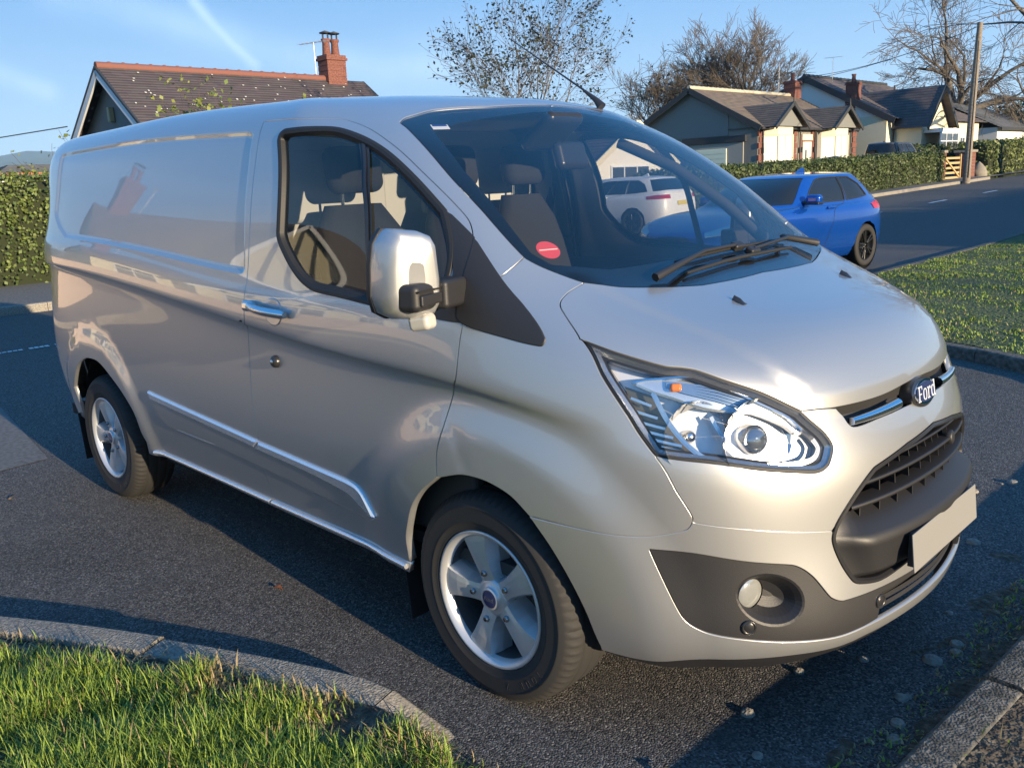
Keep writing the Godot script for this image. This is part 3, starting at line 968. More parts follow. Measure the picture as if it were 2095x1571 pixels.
func headlight(van: Node, lens: PackedVector2Array, side: int) -> void:
	var su := func(u: float) -> float: return u if side == 0 else 28.0 - u
	var f := func(p: PackedVector2Array) -> PackedVector2Array: return p if side == 0 else mirror_u(p)
	var lg := MB.new()
	fill(lg, grow(dense(lens), 0.006), [], 0.002)
	var o := part("headlight", lg, M.lens, van)
	var gs := MB.new()
	ring(gs, lens, [Vector2(0.0, -0.012), Vector2(0.0015, -0.002), Vector2(0.007, -0.002), Vector2(0.009, 0.001)])
	part("lamp_gasket", gs, M.rubber, o)
	var hs := MB.new()
	ring(hs, lens, [Vector2(0.008, -0.001), Vector2(0.012, -0.006), Vector2(0.02, -0.012), Vector2(0.024, -0.05), Vector2(0.03, -0.07)])
	part("lamp_surround", hs, mat(lin(0.42, 0.43, 0.45), 0.25, 0.9), o)
	var bk := MB.new()
	fill(bk, grow(dense(lens), 0.026), [], -0.055)
	part("lamp_housing", bk, mat(lin(0.66, 0.67, 0.69), 0.3, 0.45), o)
	# upper strip: ribbed indicator behind a chrome-edged blade
	var strip: PackedVector2Array = f.call(curve([9.52, 6.52, 9.65, 6.60, 10.05, 6.70, 10.26, 6.68, 10.58, 6.48, 10.96, 6.22, 11.36, 5.92, 11.52, 5.62, 11.47, 5.55, 11.29, 5.80, 10.90, 6.06, 10.48, 6.12, 10.26, 6.18, 9.93, 6.33, 9.74, 6.40, 9.52, 6.52], true, 4))
	var sp := MB.new()
	fill(sp, dense(strip), [], -0.030)
	part("indicator_reflector", sp, mat(lin(0.62, 0.68, 0.74), 0.2, 0.8), o)
	var rb := MB.new()
	for k in 5:
		var t := (k + 1) / 6.0
		var l := PackedVector2Array()
		for i in 9:
			var x := i / 8.0
			var uu := lerpf(9.85, 11.40, x)
			var top := 6.68 - 0.55 * maxf(0.0, x - 0.3) ** 1.25 * 1.7
			l.append(Vector2(su.call(uu), top - 0.06 - t * 0.33 * sin(PI * clampf(x * 0.9 + 0.1, 0, 1))))
		ribbon(rb, l, 0.006, -0.022)
	part("indicator_ribs", rb, mat(lin(0.35, 0.45, 0.55), 0.12, 0.8), o)
	var br := MB.new()
	ring(br, strip, [Vector2(-0.004, -0.034), Vector2(-0.003, -0.014), Vector2(0.003, -0.013), Vector2(0.004, -0.03)])
	part("chrome_blade", br, M.satin, o)
	var amb := MB.new()
	var qa: Array = at(su.call(9.95), 6.52)
	amb.rbox(frame(qa[0] - qa[1] * 0.018, qa[1]), Vector3(0.03, 0.022, 0.02), 0.008)
	part("indicator_bulb", amb, mat(lin(0.55, 0.16, 0.03), 0.15), o)
	# outer block of dark fins, behind a chrome bar
	var dk := MB.new()
	fill(dk, f.call(cat([Vector2(9.44, 6.45), Vector2(9.72, 6.34), Vector2(9.94, 5.82), Vector2(10.17, 5.12), Vector2(10.30, 4.84), Vector2(9.82, 4.82), Vector2(9.62, 5.70)])), [], -0.045)
	part("fin_block", dk, mat(lin(0.16, 0.15, 0.125), 0.22, 0.7), o)
	for k in 6:
		var fn := MB.new()
		var t := k / 5.0
		ribbon(fn, PackedVector2Array([Vector2(su.call(lerpf(9.52, 9.84, t)), lerpf(6.26, 5.05, t)), Vector2(su.call(lerpf(9.73, 10.14, t)), lerpf(6.16, 5.0, t))]), 0.007, -0.020)
		part("lamp_fin", fn, M.satin, o)
	var db := MB.new()
	var dl: PackedVector2Array = f.call(curve([9.72, 6.40, 9.94, 5.82, 10.17, 5.12, 10.34, 4.82, 10.75, 4.66, 11.3, 4.62, 11.62, 4.72, 11.72, 5.05, 11.66, 5.35]))
	ribbon(db, dl, 0.013, -0.014)
	ribbon(db, dl, 0.005, -0.011)
	part("chrome_bar", db, M.satin, o)
	# two reflector bowls; the inner one carries a projector lens
	for k in 2:
		var bw := MB.new()
		var u: float = su.call(10.22 if k == 0 else 10.95)
		var t := bowl(bw, u, 5.52 if k == 0 else 5.45, 0.098 if k == 0 else 0.112, 0.085, -0.024, Vector3(1.0, 0.06, 0.30 if side == 0 else -0.30))
		part("reflector_bowl", bw, M.reflector, o)
		var cap := MB.new()
		if k == 0:
			cap.lathe(t, [Vector2(0.017, -0.08), Vector2(0.017, -0.025), Vector2(0.010, -0.015), Vector2(0.0, -0.014)], 18)
			part("bulb_cap", cap, M.satin, o)
		else:
			cap.lathe(t, [Vector2(0.040, -0.075), Vector2(0.040, -0.012), Vector2(0.036, -0.006)], 24)
			part("projector_ring", cap, M.chrome, o)
			var lens2 := MB.new()
			var prof := []
			for i in 8:
				var a := i / 7.0 * PI * 0.5
				prof.append(Vector2(0.037 * cos(a), -0.012 + 0.024 * sin(a)))
			lens2.lathe(t, prof, 26)
			part("projector_lens", lens2, mat(lin(0.30, 0.34, 0.38), 0.02, 0.85), o)
	var dvd := MB.new()
	ribbon(dvd, f.call(uvp([10.38, 6.02, 10.55, 5.5, 10.78, 4.88])), 0.010, -0.02)
	part("chrome_bar", dvd, M.satin, o)

func front_details(van: Node, hex_all: PackedVector2Array, fog: PackedVector2Array, fog_b: PackedVector2Array) -> void:
	# slot under the bonnet edge with its two chrome bars and the oval badge
	var sb := MB.new()
	fill(sb, both(cat([Vector2(14, 6.2), Vector2(12.9, 6.1), Vector2(11.9, 6.0), Vector2(12.2, 5.40), Vector2(14, 5.45)])), [], -0.03)
	part("upper_slot", sb, M.plastic, van)
	for s in 2:
		var bar := MB.new()
		var P := []
		var R := []
		for i in 12:
			var t := i / 11.0
			var q: Array = at(lerpf(12.26, 13.30, t) if s == 0 else 28.0 - lerpf(12.26, 13.30, t), lerpf(5.66, 5.76, t))
			P.append(q[0] + q[1] * 0.002)
			R.append(0.011 + 0.004 * t)
		bar.tube(P, R, 10)
		part("chrome_grille_bar", bar, M.chrome, van)
	var qb: Array = at(14.0, 5.78)
	var bt := frame(qb[0] + qb[1] * 0.004, Vector3(1, 0.26, 0))
	var oval := func(rx: float, ry: float) -> Array:
		var o := []
		for i in 40: o.append(Vector2(rx * cos(TAU * i / 40), ry * sin(TAU * i / 40)))
		return o
	var b0 := MB.new()
	b0.prism(bt * T(Vector3(0, 0, -0.03)), oval.call(0.088, 0.044), 0.036)
	var bg := part("badge", b0, M.smooth_black, van)
	var b1 := MB.new()
	b1.prism(bt, oval.call(0.078, 0.036), 0.013)
	part("badge_rim", b1, M.chrome, bg)
	var b2 := MB.new()
	b2.prism(bt, oval.call(0.067, 0.029), 0.0150)
	part("badge_face", b2, M.blue, bg)
	part("badge_lettering", lettering("Ford", 0.060, bt * T(Vector3(0, -0.002, 0.0152)), 0.30, "Droid Serif", 0.0016), mat(lin(0.75, 0.76, 0.78), 0.3, 0.3), bg)
	# main grille: dark well, slats, uprights, black frame, deep lower bar with the number plate
	var wl := MB.new()
	fill(wl, grow(dense(hex_all), -0.004), [], -0.075)
	ring(wl, hex_all, [Vector2(0.0, -0.001), Vector2(0.002, -0.076)])
	var gr := part("grille", wl, M.dark, van)
	var fr := MB.new()
	ring(fr, hex_all, [Vector2(0.0005, -0.006), Vector2(0.002, 0.003), Vector2(0.010, 0.004), Vector2(0.016, -0.004), Vector2(0.018, -0.03)])
	part("grille_frame", fr, M.smooth_black, gr)
	var edge := func(v: float) -> float:      # u of the grille's right-hand edge at height v
		if v > 4.15: return 12.52 + (v - 4.15) * 1.8
		if v > 2.94: return lerpf(11.92, 12.52, (v - 2.94) / 1.21)
		return lerpf(12.3, 11.92, clampf((v - 2.0) / 0.94, 0, 1))
	for k in 3:
		var s := MB.new()
		var v0 := [4.28, 3.86, 3.44][k] as float
		var u0: float = edge.call(v0) + 0.03
		var P := []
		var w := 21
		for row in 5:
			for i in w:
				var t := i / (w - 1.0)
				var bow := sin(PI * t)
				var q: Array = at(lerpf(u0, 28.0 - u0, t), v0 + 0.10 * bow + [0.085, 0.05, 0.0, -0.05, -0.11][row])
				P.append(q[0] + q[1] * ([-0.05, -0.006, -0.001, -0.006, -0.06][row] as float))
		s.grid(P, w)
		part("grille_slat", s, M.plastic, gr)
	for k in 9:
		for j in 3:
			var x := (k + 0.5 + (0.5 if j % 2 else 0.0)) / 9.5
			var v1 := [4.28, 3.86, 3.44][j] as float
			var u1: float = edge.call(v1) + 0.12
			var u := lerpf(u1, 28.0 - u1, clampf(x, 0.02, 0.98))
			var q0: Array = at(u, v1 + 0.10 * sin(PI * x))
			var q1: Array = at(u, v1 - 0.42 + 0.10 * sin(PI * x))
			var up := MB.new()
			var mid: Vector3 = (q0[0] + q1[0]) * 0.5 - (q0[1] as Vector3) * 0.052
			up.box(frame(mid, q0[1], (q0[0] - q1[0]).normalized()), Vector3(0.0035, q0[0].distance_to(q1[0]) * 0.9, 0.045))
			part("grille_upright", up, M.plastic, gr)
	# lower bar: shelf, face and underside, proud of the skin
	var lb := MB.new()
	var P2 := []
	var w2 := 41
	var prof := [[3.30, -0.06], [3.18, -0.03], [2.98, 0.020], [2.86, 0.030], [2.74, 0.029], [2.40, 0.014], [2.18, 0.010], [2.10, 0.004], [2.07, -0.05]]
	for row in prof.size():
		for i in w2:
			var t := i / (w2 - 1.0)
			var v: float = prof[row][0] + 0.02 * sin(PI * t)
			var u0: float = edge.call(v) + 0.04
			var e := minf(t, 1.0 - t)
			var drop := smoothstep(0.0, 0.10, e)
			var q: Array = at(lerpf(u0, 28.0 - u0, t), v)
			P2.append(q[0] + q[1] * lerpf(-0.02, prof[row][1], 0.25 + 0.75 * drop))
	lb.grid(P2, w2, true, true)
	part("grille_lower_bar", lb, M.plastic, gr)
	var np := MB.new()
	np.rbox(T(Vector3(1.003, 0.530, 0.01), Vector3(0, 90, 0)) * T(Vector3.ZERO, Vector3(-6, 0, 0)), Vector3(0.52, 0.111, 0.004), 0.0015)
	part("number_plate", np, mat(lin(0.20, 0.196, 0.187), 0.5), van)
	var npb := MB.new()
	npb.box(T(Vector3(0.988, 0.530, 0.01)), Vector3(0.016, 0.10, 0.47))
	part("plate_holder", npb, M.plastic, van)
	var sen := MB.new()
	for i in 1:
		var q: Array = at(14.6, 3.95)
		sen.lathe(frame(q[0] - q[1] * 0.012, q[1]) * Transform3D(Basis(Vector3.RIGHT, PI / 2), Vector3.ZERO), [Vector2(0.022, 0.0), Vector2(0.022, 0.012), Vector2(0.014, 0.016), Vector2(0.0, 0.016)], 16)
	part("bonnet_lock_cover", sen, M.plastic, gr)
	# fog lamp surrounds, lower grille
	for s in 2:
		var f := func(p: PackedVector2Array) -> PackedVector2Array: return p if s == 0 else mirror_u(p)
		var su := func(u: float) -> float: return u if s == 0 else 28.0 - u
		var outl: PackedVector2Array = f.call(cat([fog, Vector2(12.70, 1.16), rev(fog_b)]))
		var eye := PackedVector2Array()
		for i in 32:
			var a := TAU * i / 32
			eye.append(Vector2(11.16 + 0.42 * cos(a), 2.0 + 0.48 * sin(a) - 0.10 * cos(a)))
		eye = f.call(eye)
		var sr := MB.new()
		fill(sr, grow(dense(outl), 0.002), [eye], -0.003)
		ring(sr, outl, [Vector2(0.0005, -0.018), Vector2(0.001, -0.006), Vector2(0.004, -0.003)])
		ring(sr, eye, [Vector2(0.0, -0.003), Vector2(0.006, -0.006), Vector2(0.018, -0.022), Vector2(0.036, -0.05), Vector2(0.07, -0.066)])
		fill(sr, grow(dense(eye, 0.02), 0.05), [], -0.062)
		var fs := part("fog_lamp_surround", sr, M.plastic, van)
		var fl := MB.new()
		var qf: Array = at(su.call(10.93), 2.06)
		var ft := frame(qf[0] - qf[1] * 0.030, Vector3(1, 0, 0.32 if s == 0 else -0.32)) * Transform3D(Basis(Vector3.RIGHT, PI / 2), Vector3.ZERO)
		fl.lathe(ft, [Vector2(0.046, -0.03), Vector2(0.046, 0.004), Vector2(0.042, 0.008)], 26)
		part("fog_lamp_ring", fl, M.smooth_black, fs)
		var fl2 := MB.new()
		fl2.lathe(ft, [Vector2(0.042, 0.004), Vector2(0.034, 0.010), Vector2(0.018, 0.013), Vector2(0.0, 0.014)], 26)
		part("fog_lamp_lens", fl2, mat(lin(0.45, 0.46, 0.44), 0.08, 0.6), fs)
		for pk in [[10.90, 1.52], [12.72, 1.52]]:
			var ps := MB.new()
			var qp: Array = at(su.call(pk[0]), pk[1])
			var pt := frame(qp[0], qp[1]) * Transform3D(Basis(Vector3.RIGHT, PI / 2), Vector3.ZERO)
			ps.lathe(pt, [Vector2(0.021, -0.006), Vector2(0.021, 0.001), Vector2(0.0165, 0.003), Vector2(0.0150, 0.0), Vector2(0.0135, 0.0), Vector2(0.011, 0.003), Vector2(0.0, 0.0035)], 20)
			part("parking_sensor", ps, M.smooth_black, fs)
	var lgw := MB.new()
	fill(lgw, both(cat([Vector2(14, 1.84), Vector2(12.66, 1.84), Vector2(12.66, 1.12), Vector2(14, 1.12)])), [], -0.055)
	var lg := part("lower_grille", lgw, M.dark, van)
	for k in 3:
		var s := MB.new()
		var l := PackedVector2Array()
		for i in 15: l.append(Vector2(lerpf(12.68, 15.32, i / 14.0), 1.68 - 0.2 * k))
		ribbon(s, l, 0.016, -0.012 - 0.006 * k)
		part("grille_slat", s, M.plastic, lg)

func lettering(text: String, height: float, t: Transform3D, slant := 0.0, font := "Droid Sans", depth := 0.001) -> MB:
	var tm := TextMesh.new()
	var sf := SystemFont.new()
	sf.font_names = PackedStringArray([font])
	tm.font = sf
	tm.text = text
	tm.font_size = 64
	tm.pixel_size = height / 64.0
	tm.depth = depth
	tm.curve_step = 1.0
	var a := tm.surface_get_arrays(0)
	var g := MB.new()
	var vv: PackedVector3Array = a[Mesh.ARRAY_VERTEX]
	var ii = a[Mesh.ARRAY_INDEX]
	var sh := Transform3D(Basis(Vector3(1, 0, 0), Vector3(slant, 1, 0), Vector3(0, 0, 1)), Vector3.ZERO)
	var idx: Array = Array(ii) if ii != null else range(vv.size())
	for k in range(0, idx.size(), 3):
		var p := t * (sh * vv[idx[k]])
		var q := t * (sh * vv[idx[k + 1]])
		var r := t * (sh * vv[idx[k + 2]])
		var m := -(q - p).cross(r - p).normalized()
		g.tri(p, q, r, m, m, m)
	return g

func wipers(van: Node) -> void:
	var over := func(pts: Array, h: float) -> Array:
		var o := []
		for q in pts:
			var p: Array = at(q[0], q[1])
			o.append(p[0] + p[1] * h)
		return o
	for k in 2:
		var bl: Array = [[12.14, 8.24], [12.7, 8.28], [13.19, 8.31], [13.9, 8.33], [14.69, 8.33], [15.6, 8.31], [16.53, 8.27]] if k == 0 else [[11.98, 8.05], [12.6, 8.11], [13.29, 8.16], [14.0, 8.18], [14.66, 8.18], [15.3, 8.17], [15.94, 8.14]]
		var ar: Array = [[11.20, 8.00, 0.02], [11.71, 8.07, 0.035], [12.95, 8.28, 0.035], [14.22, 8.31, 0.034]] if k == 0 else [[17.06, 8.02, 0.03], [16.34, 8.20, 0.045], [16.03, 8.23, 0.042], [14.50, 8.22, 0.036]]
		var g := MB.new()
		var line: Array = over.call(bl, 0.014)
		var rr := []
		for i in line.size(): rr.append(0.005 if i in [0, line.size() - 1] else 0.0068)
		g.tube(line, rr, 6)
		var w := part("wiper", g, M.rubber, van)
		var a := MB.new()
		var pts := []
		for q in ar:
			var p: Array = at(q[0], q[1])
			pts.append(p[0] + p[1] * q[2])
		a.tube(pts, [0.014, 0.011, 0.007, 0.006], 6)
		part("wiper_arm", a, M.plastic, w)
		var c := MB.new()
		var qc: Array = at(ar[3][0], ar[3][1])
		c.rbox(frame(qc[0] + qc[1] * 0.026, qc[1]), Vector3(0.06, 0.032, 0.026), 0.008)
		part("wiper_joint", c, M.plastic, w)
	for s in [12.1, 15.9]:
		var g := MB.new()
		var q: Array = at(s, 7.58)
		var t := frame(q[0], q[1], Vector3(-1, 0.4, 0))
		g.grid([t * Vector3(-0.012, -0.02, 0), t * Vector3(0, -0.02, 0.003), t * Vector3(0.012, -0.02, 0), t * Vector3(-0.012, 0.0, 0.001), t * Vector3(0, 0.0, 0.012), t * Vector3(0.012, 0.0, 0.001), t * Vector3(-0.008, 0.022, 0), t * Vector3(0, 0.022, 0.014), t * Vector3(0.008, 0.022, 0)], 3)
		part("washer_jet", g, M.smooth_black, van)
	# stickers on the glass, aerial
	var st := MB.new()
	var q1: Array = at(9.98, 8.52)
	st.lathe(frame(q1[0] - q1[1] * 0.004, q1[1]) * Transform3D(Basis(Vector3.RIGHT, PI / 2), Vector3.ZERO), [Vector2(0.037, 0.0), Vector2(0.037, 0.001), Vector2(0.0, 0.001)], 28, true)
	var so := part("windscreen_sticker", st, mat(lin(0.62, 0.07, 0.08), 0.5), van)
	so.set_meta("label", "red round sticker low on the windscreen")
	var sl := MB.new()
	sl.box(frame(q1[0] - q1[1] * 0.002, q1[1]) * T(Vector3.ZERO, Vector3(0, 0, 0)), Vector3(0.062, 0.004, 0.001))
	part("sticker_stripe", sl, mat(lin(0.8, 0.6, 0.58), 0.5), so)
	var s2 := MB.new()
	var q2: Array = at(9.87, 10.53)
	s2.rbox(frame(q2[0] - q2[1] * 0.004, q2[1]), Vector3(0.06, 0.036, 0.001), 0.0004)
	part("windscreen_label", s2, mat(lin(0.75, 0.76, 0.78), 0.5), van)
	var s3 := MB.new()
	s3.box(frame(q2[0] - q2[1] * 0.0028, q2[1]) * T(Vector3(0.0, 0.009, 0)), Vector3(0.05, 0.012, 0.001))
	part("windscreen_label", s3, mat(lin(0.02, 0.04, 0.2), 0.5), van)
	var ae := MB.new()
	var b := Vector3(-0.56, 1.868, -0.36)
	ae.tube([b, b + Vector3(-0.03, 0.030, 0.0), b + Vector3(-0.09, 0.072, 0)], [0.020, 0.012, 0.006], 10)
	ae.tube([b + Vector3(-0.085, 0.07, 0), b + Vector3(-0.50, 0.335, 0.02)], [0.0045, 0.002], 6)
	part("aerial", ae, M.smooth_black, van)

func loft(g: MB, sections: Array) -> void:      # rings of equal size, smooth, closed round, capped
	var w: int = sections[0].size()
	var P := []
	for s in sections:
		for q in s: P.append(q)
		P.append(s[0])
	var rows := sections.size()
	var N := []
	for j in rows:
		for i in w:
			var a: Vector3 = sections[j][(i + 1) % w] - sections[j][i - 1]
			var b: Vector3 = sections[mini(j + 1, rows - 1)][i] - sections[maxi(j - 1, 0)][i]
			N.append(a.cross(b).normalized())
	var c0 := Vector3.ZERO
	var c1 := Vector3.ZERO
	for q in sections[0]: c0 += q / w
	for q in sections[-1]: c1 += q / w
	var cm := (c0 + c1) * 0.5
	if N[0].dot(sections[0][0] - c0) < 0.0:
		for i in N.size(): N[i] = -N[i]
	for j in rows - 1:
		for i in w:
			var k := (i + 1) % w
			g.quad(sections[j][i], sections[j][k], sections[j + 1][k], sections[j + 1][i], N[j * w + i], N[j * w + k], N[(j + 1) * w + k], N[(j + 1) * w + i])
	for e in 2:
		var c: Vector3 = c0 if e == 0 else c1
		var m := (c - cm).normalized()
		var s: Array = sections[0] if e == 0 else sections[-1]
		for i in w: g.tri(c, s[i], s[(i + 1) % w], m, m, m)

func door_mirror(van: Node, s: float) -> void:
	# cap: sections across x (front to back), outline in the y-z plane
	var outline := func(k: float, dx: float) -> Array:       # k shrinks towards the front face
		var o := []
		var pts := [[1.225, 1.470], [1.205, 1.492], [1.11, 1.482], [1.065, 1.465], [1.045, 1.435], [1.03, 1.30], [1.033, 1.20], [1.055, 1.168], [1.10, 1.155], [1.20, 1.165], [1.245, 1.19], [1.262, 1.25], [1.258, 1.36], [1.245, 1.44]]
		var c := Vector2(1.116, 1.345)
		for i in pts.size():
			var a := c + (Vector2(pts[i][0], pts[i][1]) - Vector2(1.15, 1.32)) * Vector2(0.66, 0.76)
			var b := c + (Vector2(pts[(i + 1) % pts.size()][0], pts[(i + 1) % pts.size()][1]) - Vector2(1.15, 1.32)) * Vector2(0.66, 0.76)
			for h in 2:
				var q := a.lerp(b, h * 0.5)
				q = c + (q - c) * Vector2(k, k)
				o.append(Vector3(dx * 0.62 - 0.062 - 0.35 * (q.x - 1.116) + 0.05 * (q.y - 1.345), q.y, q.x * s))
		return o
	var g := MB.new()
	loft(g, [outline.call(0.90, -0.115), outline.call(0.97, -0.105), outline.call(1.0, -0.06), outline.call(0.985, -0.02), outline.call(0.94, 0.012), outline.call(0.86, 0.030), outline.call(0.70, 0.040), outline.call(0.3, 0.046)])
	var o := part("door_mirror", g, M.paint, van)
	var gb := MB.new()
	loft(gb, [outline.call(0.99, -0.125), outline.call(1.004, -0.115), outline.call(1.004, -0.095)])
	part("mirror_rim", gb, M.plastic, o)
	var gm := MB.new()
	loft(gm, [outline.call(0.90, -0.127), outline.call(0.90, -0.1255)])
	part("mirror_glass", gm, mat(lin(0.8, 0.8, 0.8), 0.02, 1.0), o)
	# arm: a flat black bracket wrapping the lower inner corner of the cap, then to the door
	var ar := MB.new()
	ar.rbox(T(Vector3(-0.056, 1.288, 1.078 * s), Vector3(0, 16 * s, 0)), Vector3(0.07, 0.078, 0.17), 0.020)
	ar.rbox(T(Vector3(-0.060, 1.286, 0.990 * s), Vector3(0, 16 * s, 0)), Vector3(0.075, 0.082, 0.12), 0.015)
	part("mirror_arm", ar, M.plastic, o)
	var a2 := MB.new()
	a2.rbox(T(Vector3(-0.018, 1.281, 1.073 * s), Vector3(0, 16 * s, 0)), Vector3(0.012, 0.030, 0.13), 0.005)
	part("mirror_arm", a2, M.plastic, o)
	var a3 := MB.new()
	a3.box(T(Vector3(-0.019, 1.306, 1.073 * s), Vector3(0, 16 * s, 0)), Vector3(0.010, 0.005, 0.15))
	part("mirror_arm", a3, M.dark, o)
	var il := MB.new()
	il.rbox(T(Vector3(-0.056, 1.215, 1.088 * s), Vector3(0, 16 * s, 8)), Vector3(0.07, 0.046, 0.055), 0.016)
	part("mirror_indicator", il, mat(lin(0.55, 0.53, 0.48), 0.08, 0.3), o)

func wheel_housing(van: Node, side: int) -> void:
	var s := 1.0 if side == 0 else -1.0
	for cx in [0.0, -2.90]:
		var g := MB.new()
		var R := 0.45 if cx == 0.0 else 0.47
		var n := 22
		for i in n:
			var a := -0.10 + (PI + 0.2) * i / n
			var b := -0.10 + (PI + 0.2) * (i + 1) / n
			var p0 := Vector3(cx + R * cos(a), 0.34 + R * sin(a), 0)
			var p1 := Vector3(cx + R * cos(b), 0.34 + R * sin(b), 0)
			var z0 := Vector3(0, 0, (0.90 if cx < -1.0 else lerpf(0.80, 0.90, smoothstep(0.1, 1.5, a))) * s)
			var z2 := Vector3(0, 0, (0.90 if cx < -1.0 else lerpf(0.80, 0.90, smoothstep(0.1, 1.5, b))) * s)
			var z1 := Vector3(0, 0, 0.55 * s)
			var m0 := -Vector3(cos(a), sin(a), 0)
			var m1 := -Vector3(cos(b), sin(b), 0)
			g.quad(p0 + z0, p1 + z2, p1 + z1, p0 + z1, m0, m1, m1, m0)
			g.tri(Vector3(cx, 0.34, 0.55 * s), p0 + z1, p1 + z1, Vector3(0, 0, s), Vector3(0, 0, s), Vector3(0, 0, s))
		part("wheel_housing", g, M.dark, van)
	for cx in [-0.41, -3.37]:       # mud flaps behind the wheels
		var f := MB.new()
		f.rbox(T(Vector3(cx, 0.27, 0.85 * s), Vector3(0, 0, 6)), Vector3(0.006, 0.27, 0.19), 0.002)
		part("mud_flap", f, M.dark, van)

func wheel(van: Node, cx: float, s: float) -> void:
	var zc := 0.947 * s
	var w := Node3D.new()
	var g := MB.new()
	# everything in a frame whose y axis is the axle, pointing outwards
	var t := Transform3D(Basis(Vector3.RIGHT, PI / 2 * s), Vector3(cx, 0.338, zc))
	# tyre: a profile carried round, with slots pressed into the shoulders
	var prof := [[0.212, -0.020, 0.0], [0.219, 0.004, 0.0], [0.226, 0.008, 0.0], [0.228, 0.0105, 0.0], [0.231, 0.0095, 0.0], [0.247, 0.014, 0.0], [0.249, 0.0162, 0.0], [0.252, 0.0150, 0.0], [0.276, 0.0162, 0.0], [0.294, 0.0150, 0.0], [0.296, 0.0172, 0.0], [0.299, 0.0150, 0.0], [0.312, 0.0095, 0.0], [0.322, 0.002, 0.3], [0.330, -0.008, 1.0], [0.3365, -0.020, 1.0], [0.339, -0.042, 0.35], [0.3395, -0.052, 0.0], [0.333, -0.054, 0.0], [0.333, -0.062, 0.0], [0.3405, -0.064, 0.0], [0.3415, -0.098, 0.0], [0.334, -0.100, 0.0], [0.334, -0.108, 0.0], [0.3415, -0.110, 0.0], [0.3405, -0.146, 0.0], [0.333, -0.148, 0.0], [0.333, -0.156, 0.0], [0.3395, -0.158, 0.0], [0.3365, -0.188, 0.6], [0.322, -0.208, 0.3], [0.296, -0.224, 0.0], [0.25, -0.222, 0.0], [0.212, -0.19, 0.0]]
	var segs := 216
	var wd := prof.size()
	var P := []
	for i in segs + 1:
		var a := TAU * (i % segs) / segs
		var slot := 1.0 if i % 3 == 0 else 0.0
		for q in prof:
			var r: float = q[0] - 0.007 * q[2] * slot
			P.append(t * Vector3(r * cos(a), q[1], r * sin(a)))
	g.grid(P, wd, true, s < 0.0)
	var o := part("wheel", g, M.tyre, van)
	if s < 0:
		var disc := MB.new()
		disc.lathe(t, [Vector2(0.215, -0.02), Vector2(0.20, -0.03), Vector2(0.0, -0.02)], 24)
		part("rim", disc, M.satin, o)
		return
	# raised ring and lettering on the sidewall
	var letters := "TOUR 2"
	for k in letters.length():
		if letters[k] == " ": continue
		var a := deg_to_rad(-38.0 - 7.0 * k)
		var dir := Vector3(cos(a), 0, -sin(a))
		var lt := t * Transform3D(Basis(Vector3(-sin(a), 0, -cos(a)) * -1.0, dir, Vector3.UP), dir * 0.272 + Vector3(0, 0.0158, 0))
		part("tyre_lettering", lettering(letters[k], 0.030, lt, 0.0, "Droid Sans", 0.0016), M.tyre, o)
	# rim: lip, barrel, five broad spokes
	var rm := MB.new()
	rm.lathe(t, [Vector2(0.2225, -0.004), Vector2(0.2225, 0.006), Vector2(0.219, 0.010), Vector2(0.212, 0.009), Vector2(0.206, 0.002), Vector2(0.200, -0.006), Vector2(0.197, -0.022)], 60)
	part("rim", rm, M.alloy, o)
	var ba := MB.new()
	ba.lathe(t, [Vector2(0.197, -0.020), Vector2(0.190, -0.06), Vector2(0.186, -0.17)], 48)
	part("rim_barrel", ba, mat(lin(0.09, 0.09, 0.092), 0.45, 0.6), o)
	var bd := MB.new()
	bd.lathe(t, [Vector2(0.150, -0.078), Vector2(0.150, -0.09), Vector2(0.0, -0.085)], 40)
	bd.lathe(t, [Vector2(0.19, -0.165), Vector2(0.0, -0.165)], 24)
	part("brake_disc", bd, mat(lin(0.05, 0.045, 0.04), 0.5, 0.6), o)
	for k in 5:
		var a := PI + TAU * k / 5.0 + (0.06 if cx < -1.0 else 0.0)
		var er := Vector3(cos(a), 0, -sin(a))
		var et := Vector3(-sin(a), 0, -cos(a))
		var sp := MB.new()
		var rows := [[0.052, 0.038, -0.018], [0.080, 0.038, -0.014], [0.112, 0.044, -0.009], [0.150, 0.054, -0.006], [0.182, 0.063, -0.006], [0.203, 0.069, -0.008]]
		var Q := []
		for q in rows:
			var hw: float = q[1]
			var bev: float = 0.010 + 0.010 * smoothstep(0.06, 0.16, q[0])
			for e in [[-hw - 0.006, -0.075], [-hw, -0.040], [-hw + bev * 0.9, 0.0], [-(hw - bev) * 0.5, 0.003], [0.0, 0.0035], [(hw - bev) * 0.5, 0.003], [hw - bev * 0.9, 0.0], [hw, -0.040], [hw + 0.006, -0.075]]:
				Q.append(t * (er * q[0] + et * e[0] + Vector3.UP * (q[2] + e[1])))
		for j in rows.size() - 1:       # faceted across, smooth along
			for i in 8:
				var b := j * 9 + i
				sp.fquad(Q[b], Q[b + 9], Q[b + 10], Q[b + 1])
		for i in sp.n.size():
			pass
		part("spoke", sp, M.alloy, o)
		var nt := MB.new()
		var nc := t * Transform3D(Basis.IDENTITY, er * 0.080 + Vector3(0, -0.024, 0))
		nt.lathe(nc, [Vector2(0.0165, 0.004), Vector2(0.0165, 0.010), Vector2(0.0145, 0.0112)], 16)
		nt.lathe(nc, [Vector2(0.0105, 0.006), Vector2(0.0105, 0.020), Vector2(0.008, 0.024), Vector2(0.0, 0.0245)], 6, true)
		part("wheel_nut", nt, M.nut, o)
	var hb := MB.new()
	hb.lathe(t, [Vector2(0.064, -0.05), Vector2(0.062, -0.018), Vector2(0.05, -0.013), Vector2(0.037, -0.011), Vector2(0.037, -0.004), Vector2(0.033, 0.0), Vector2(0.029, 0.0)], 36)
	part("hub", hb, M.alloy, o)
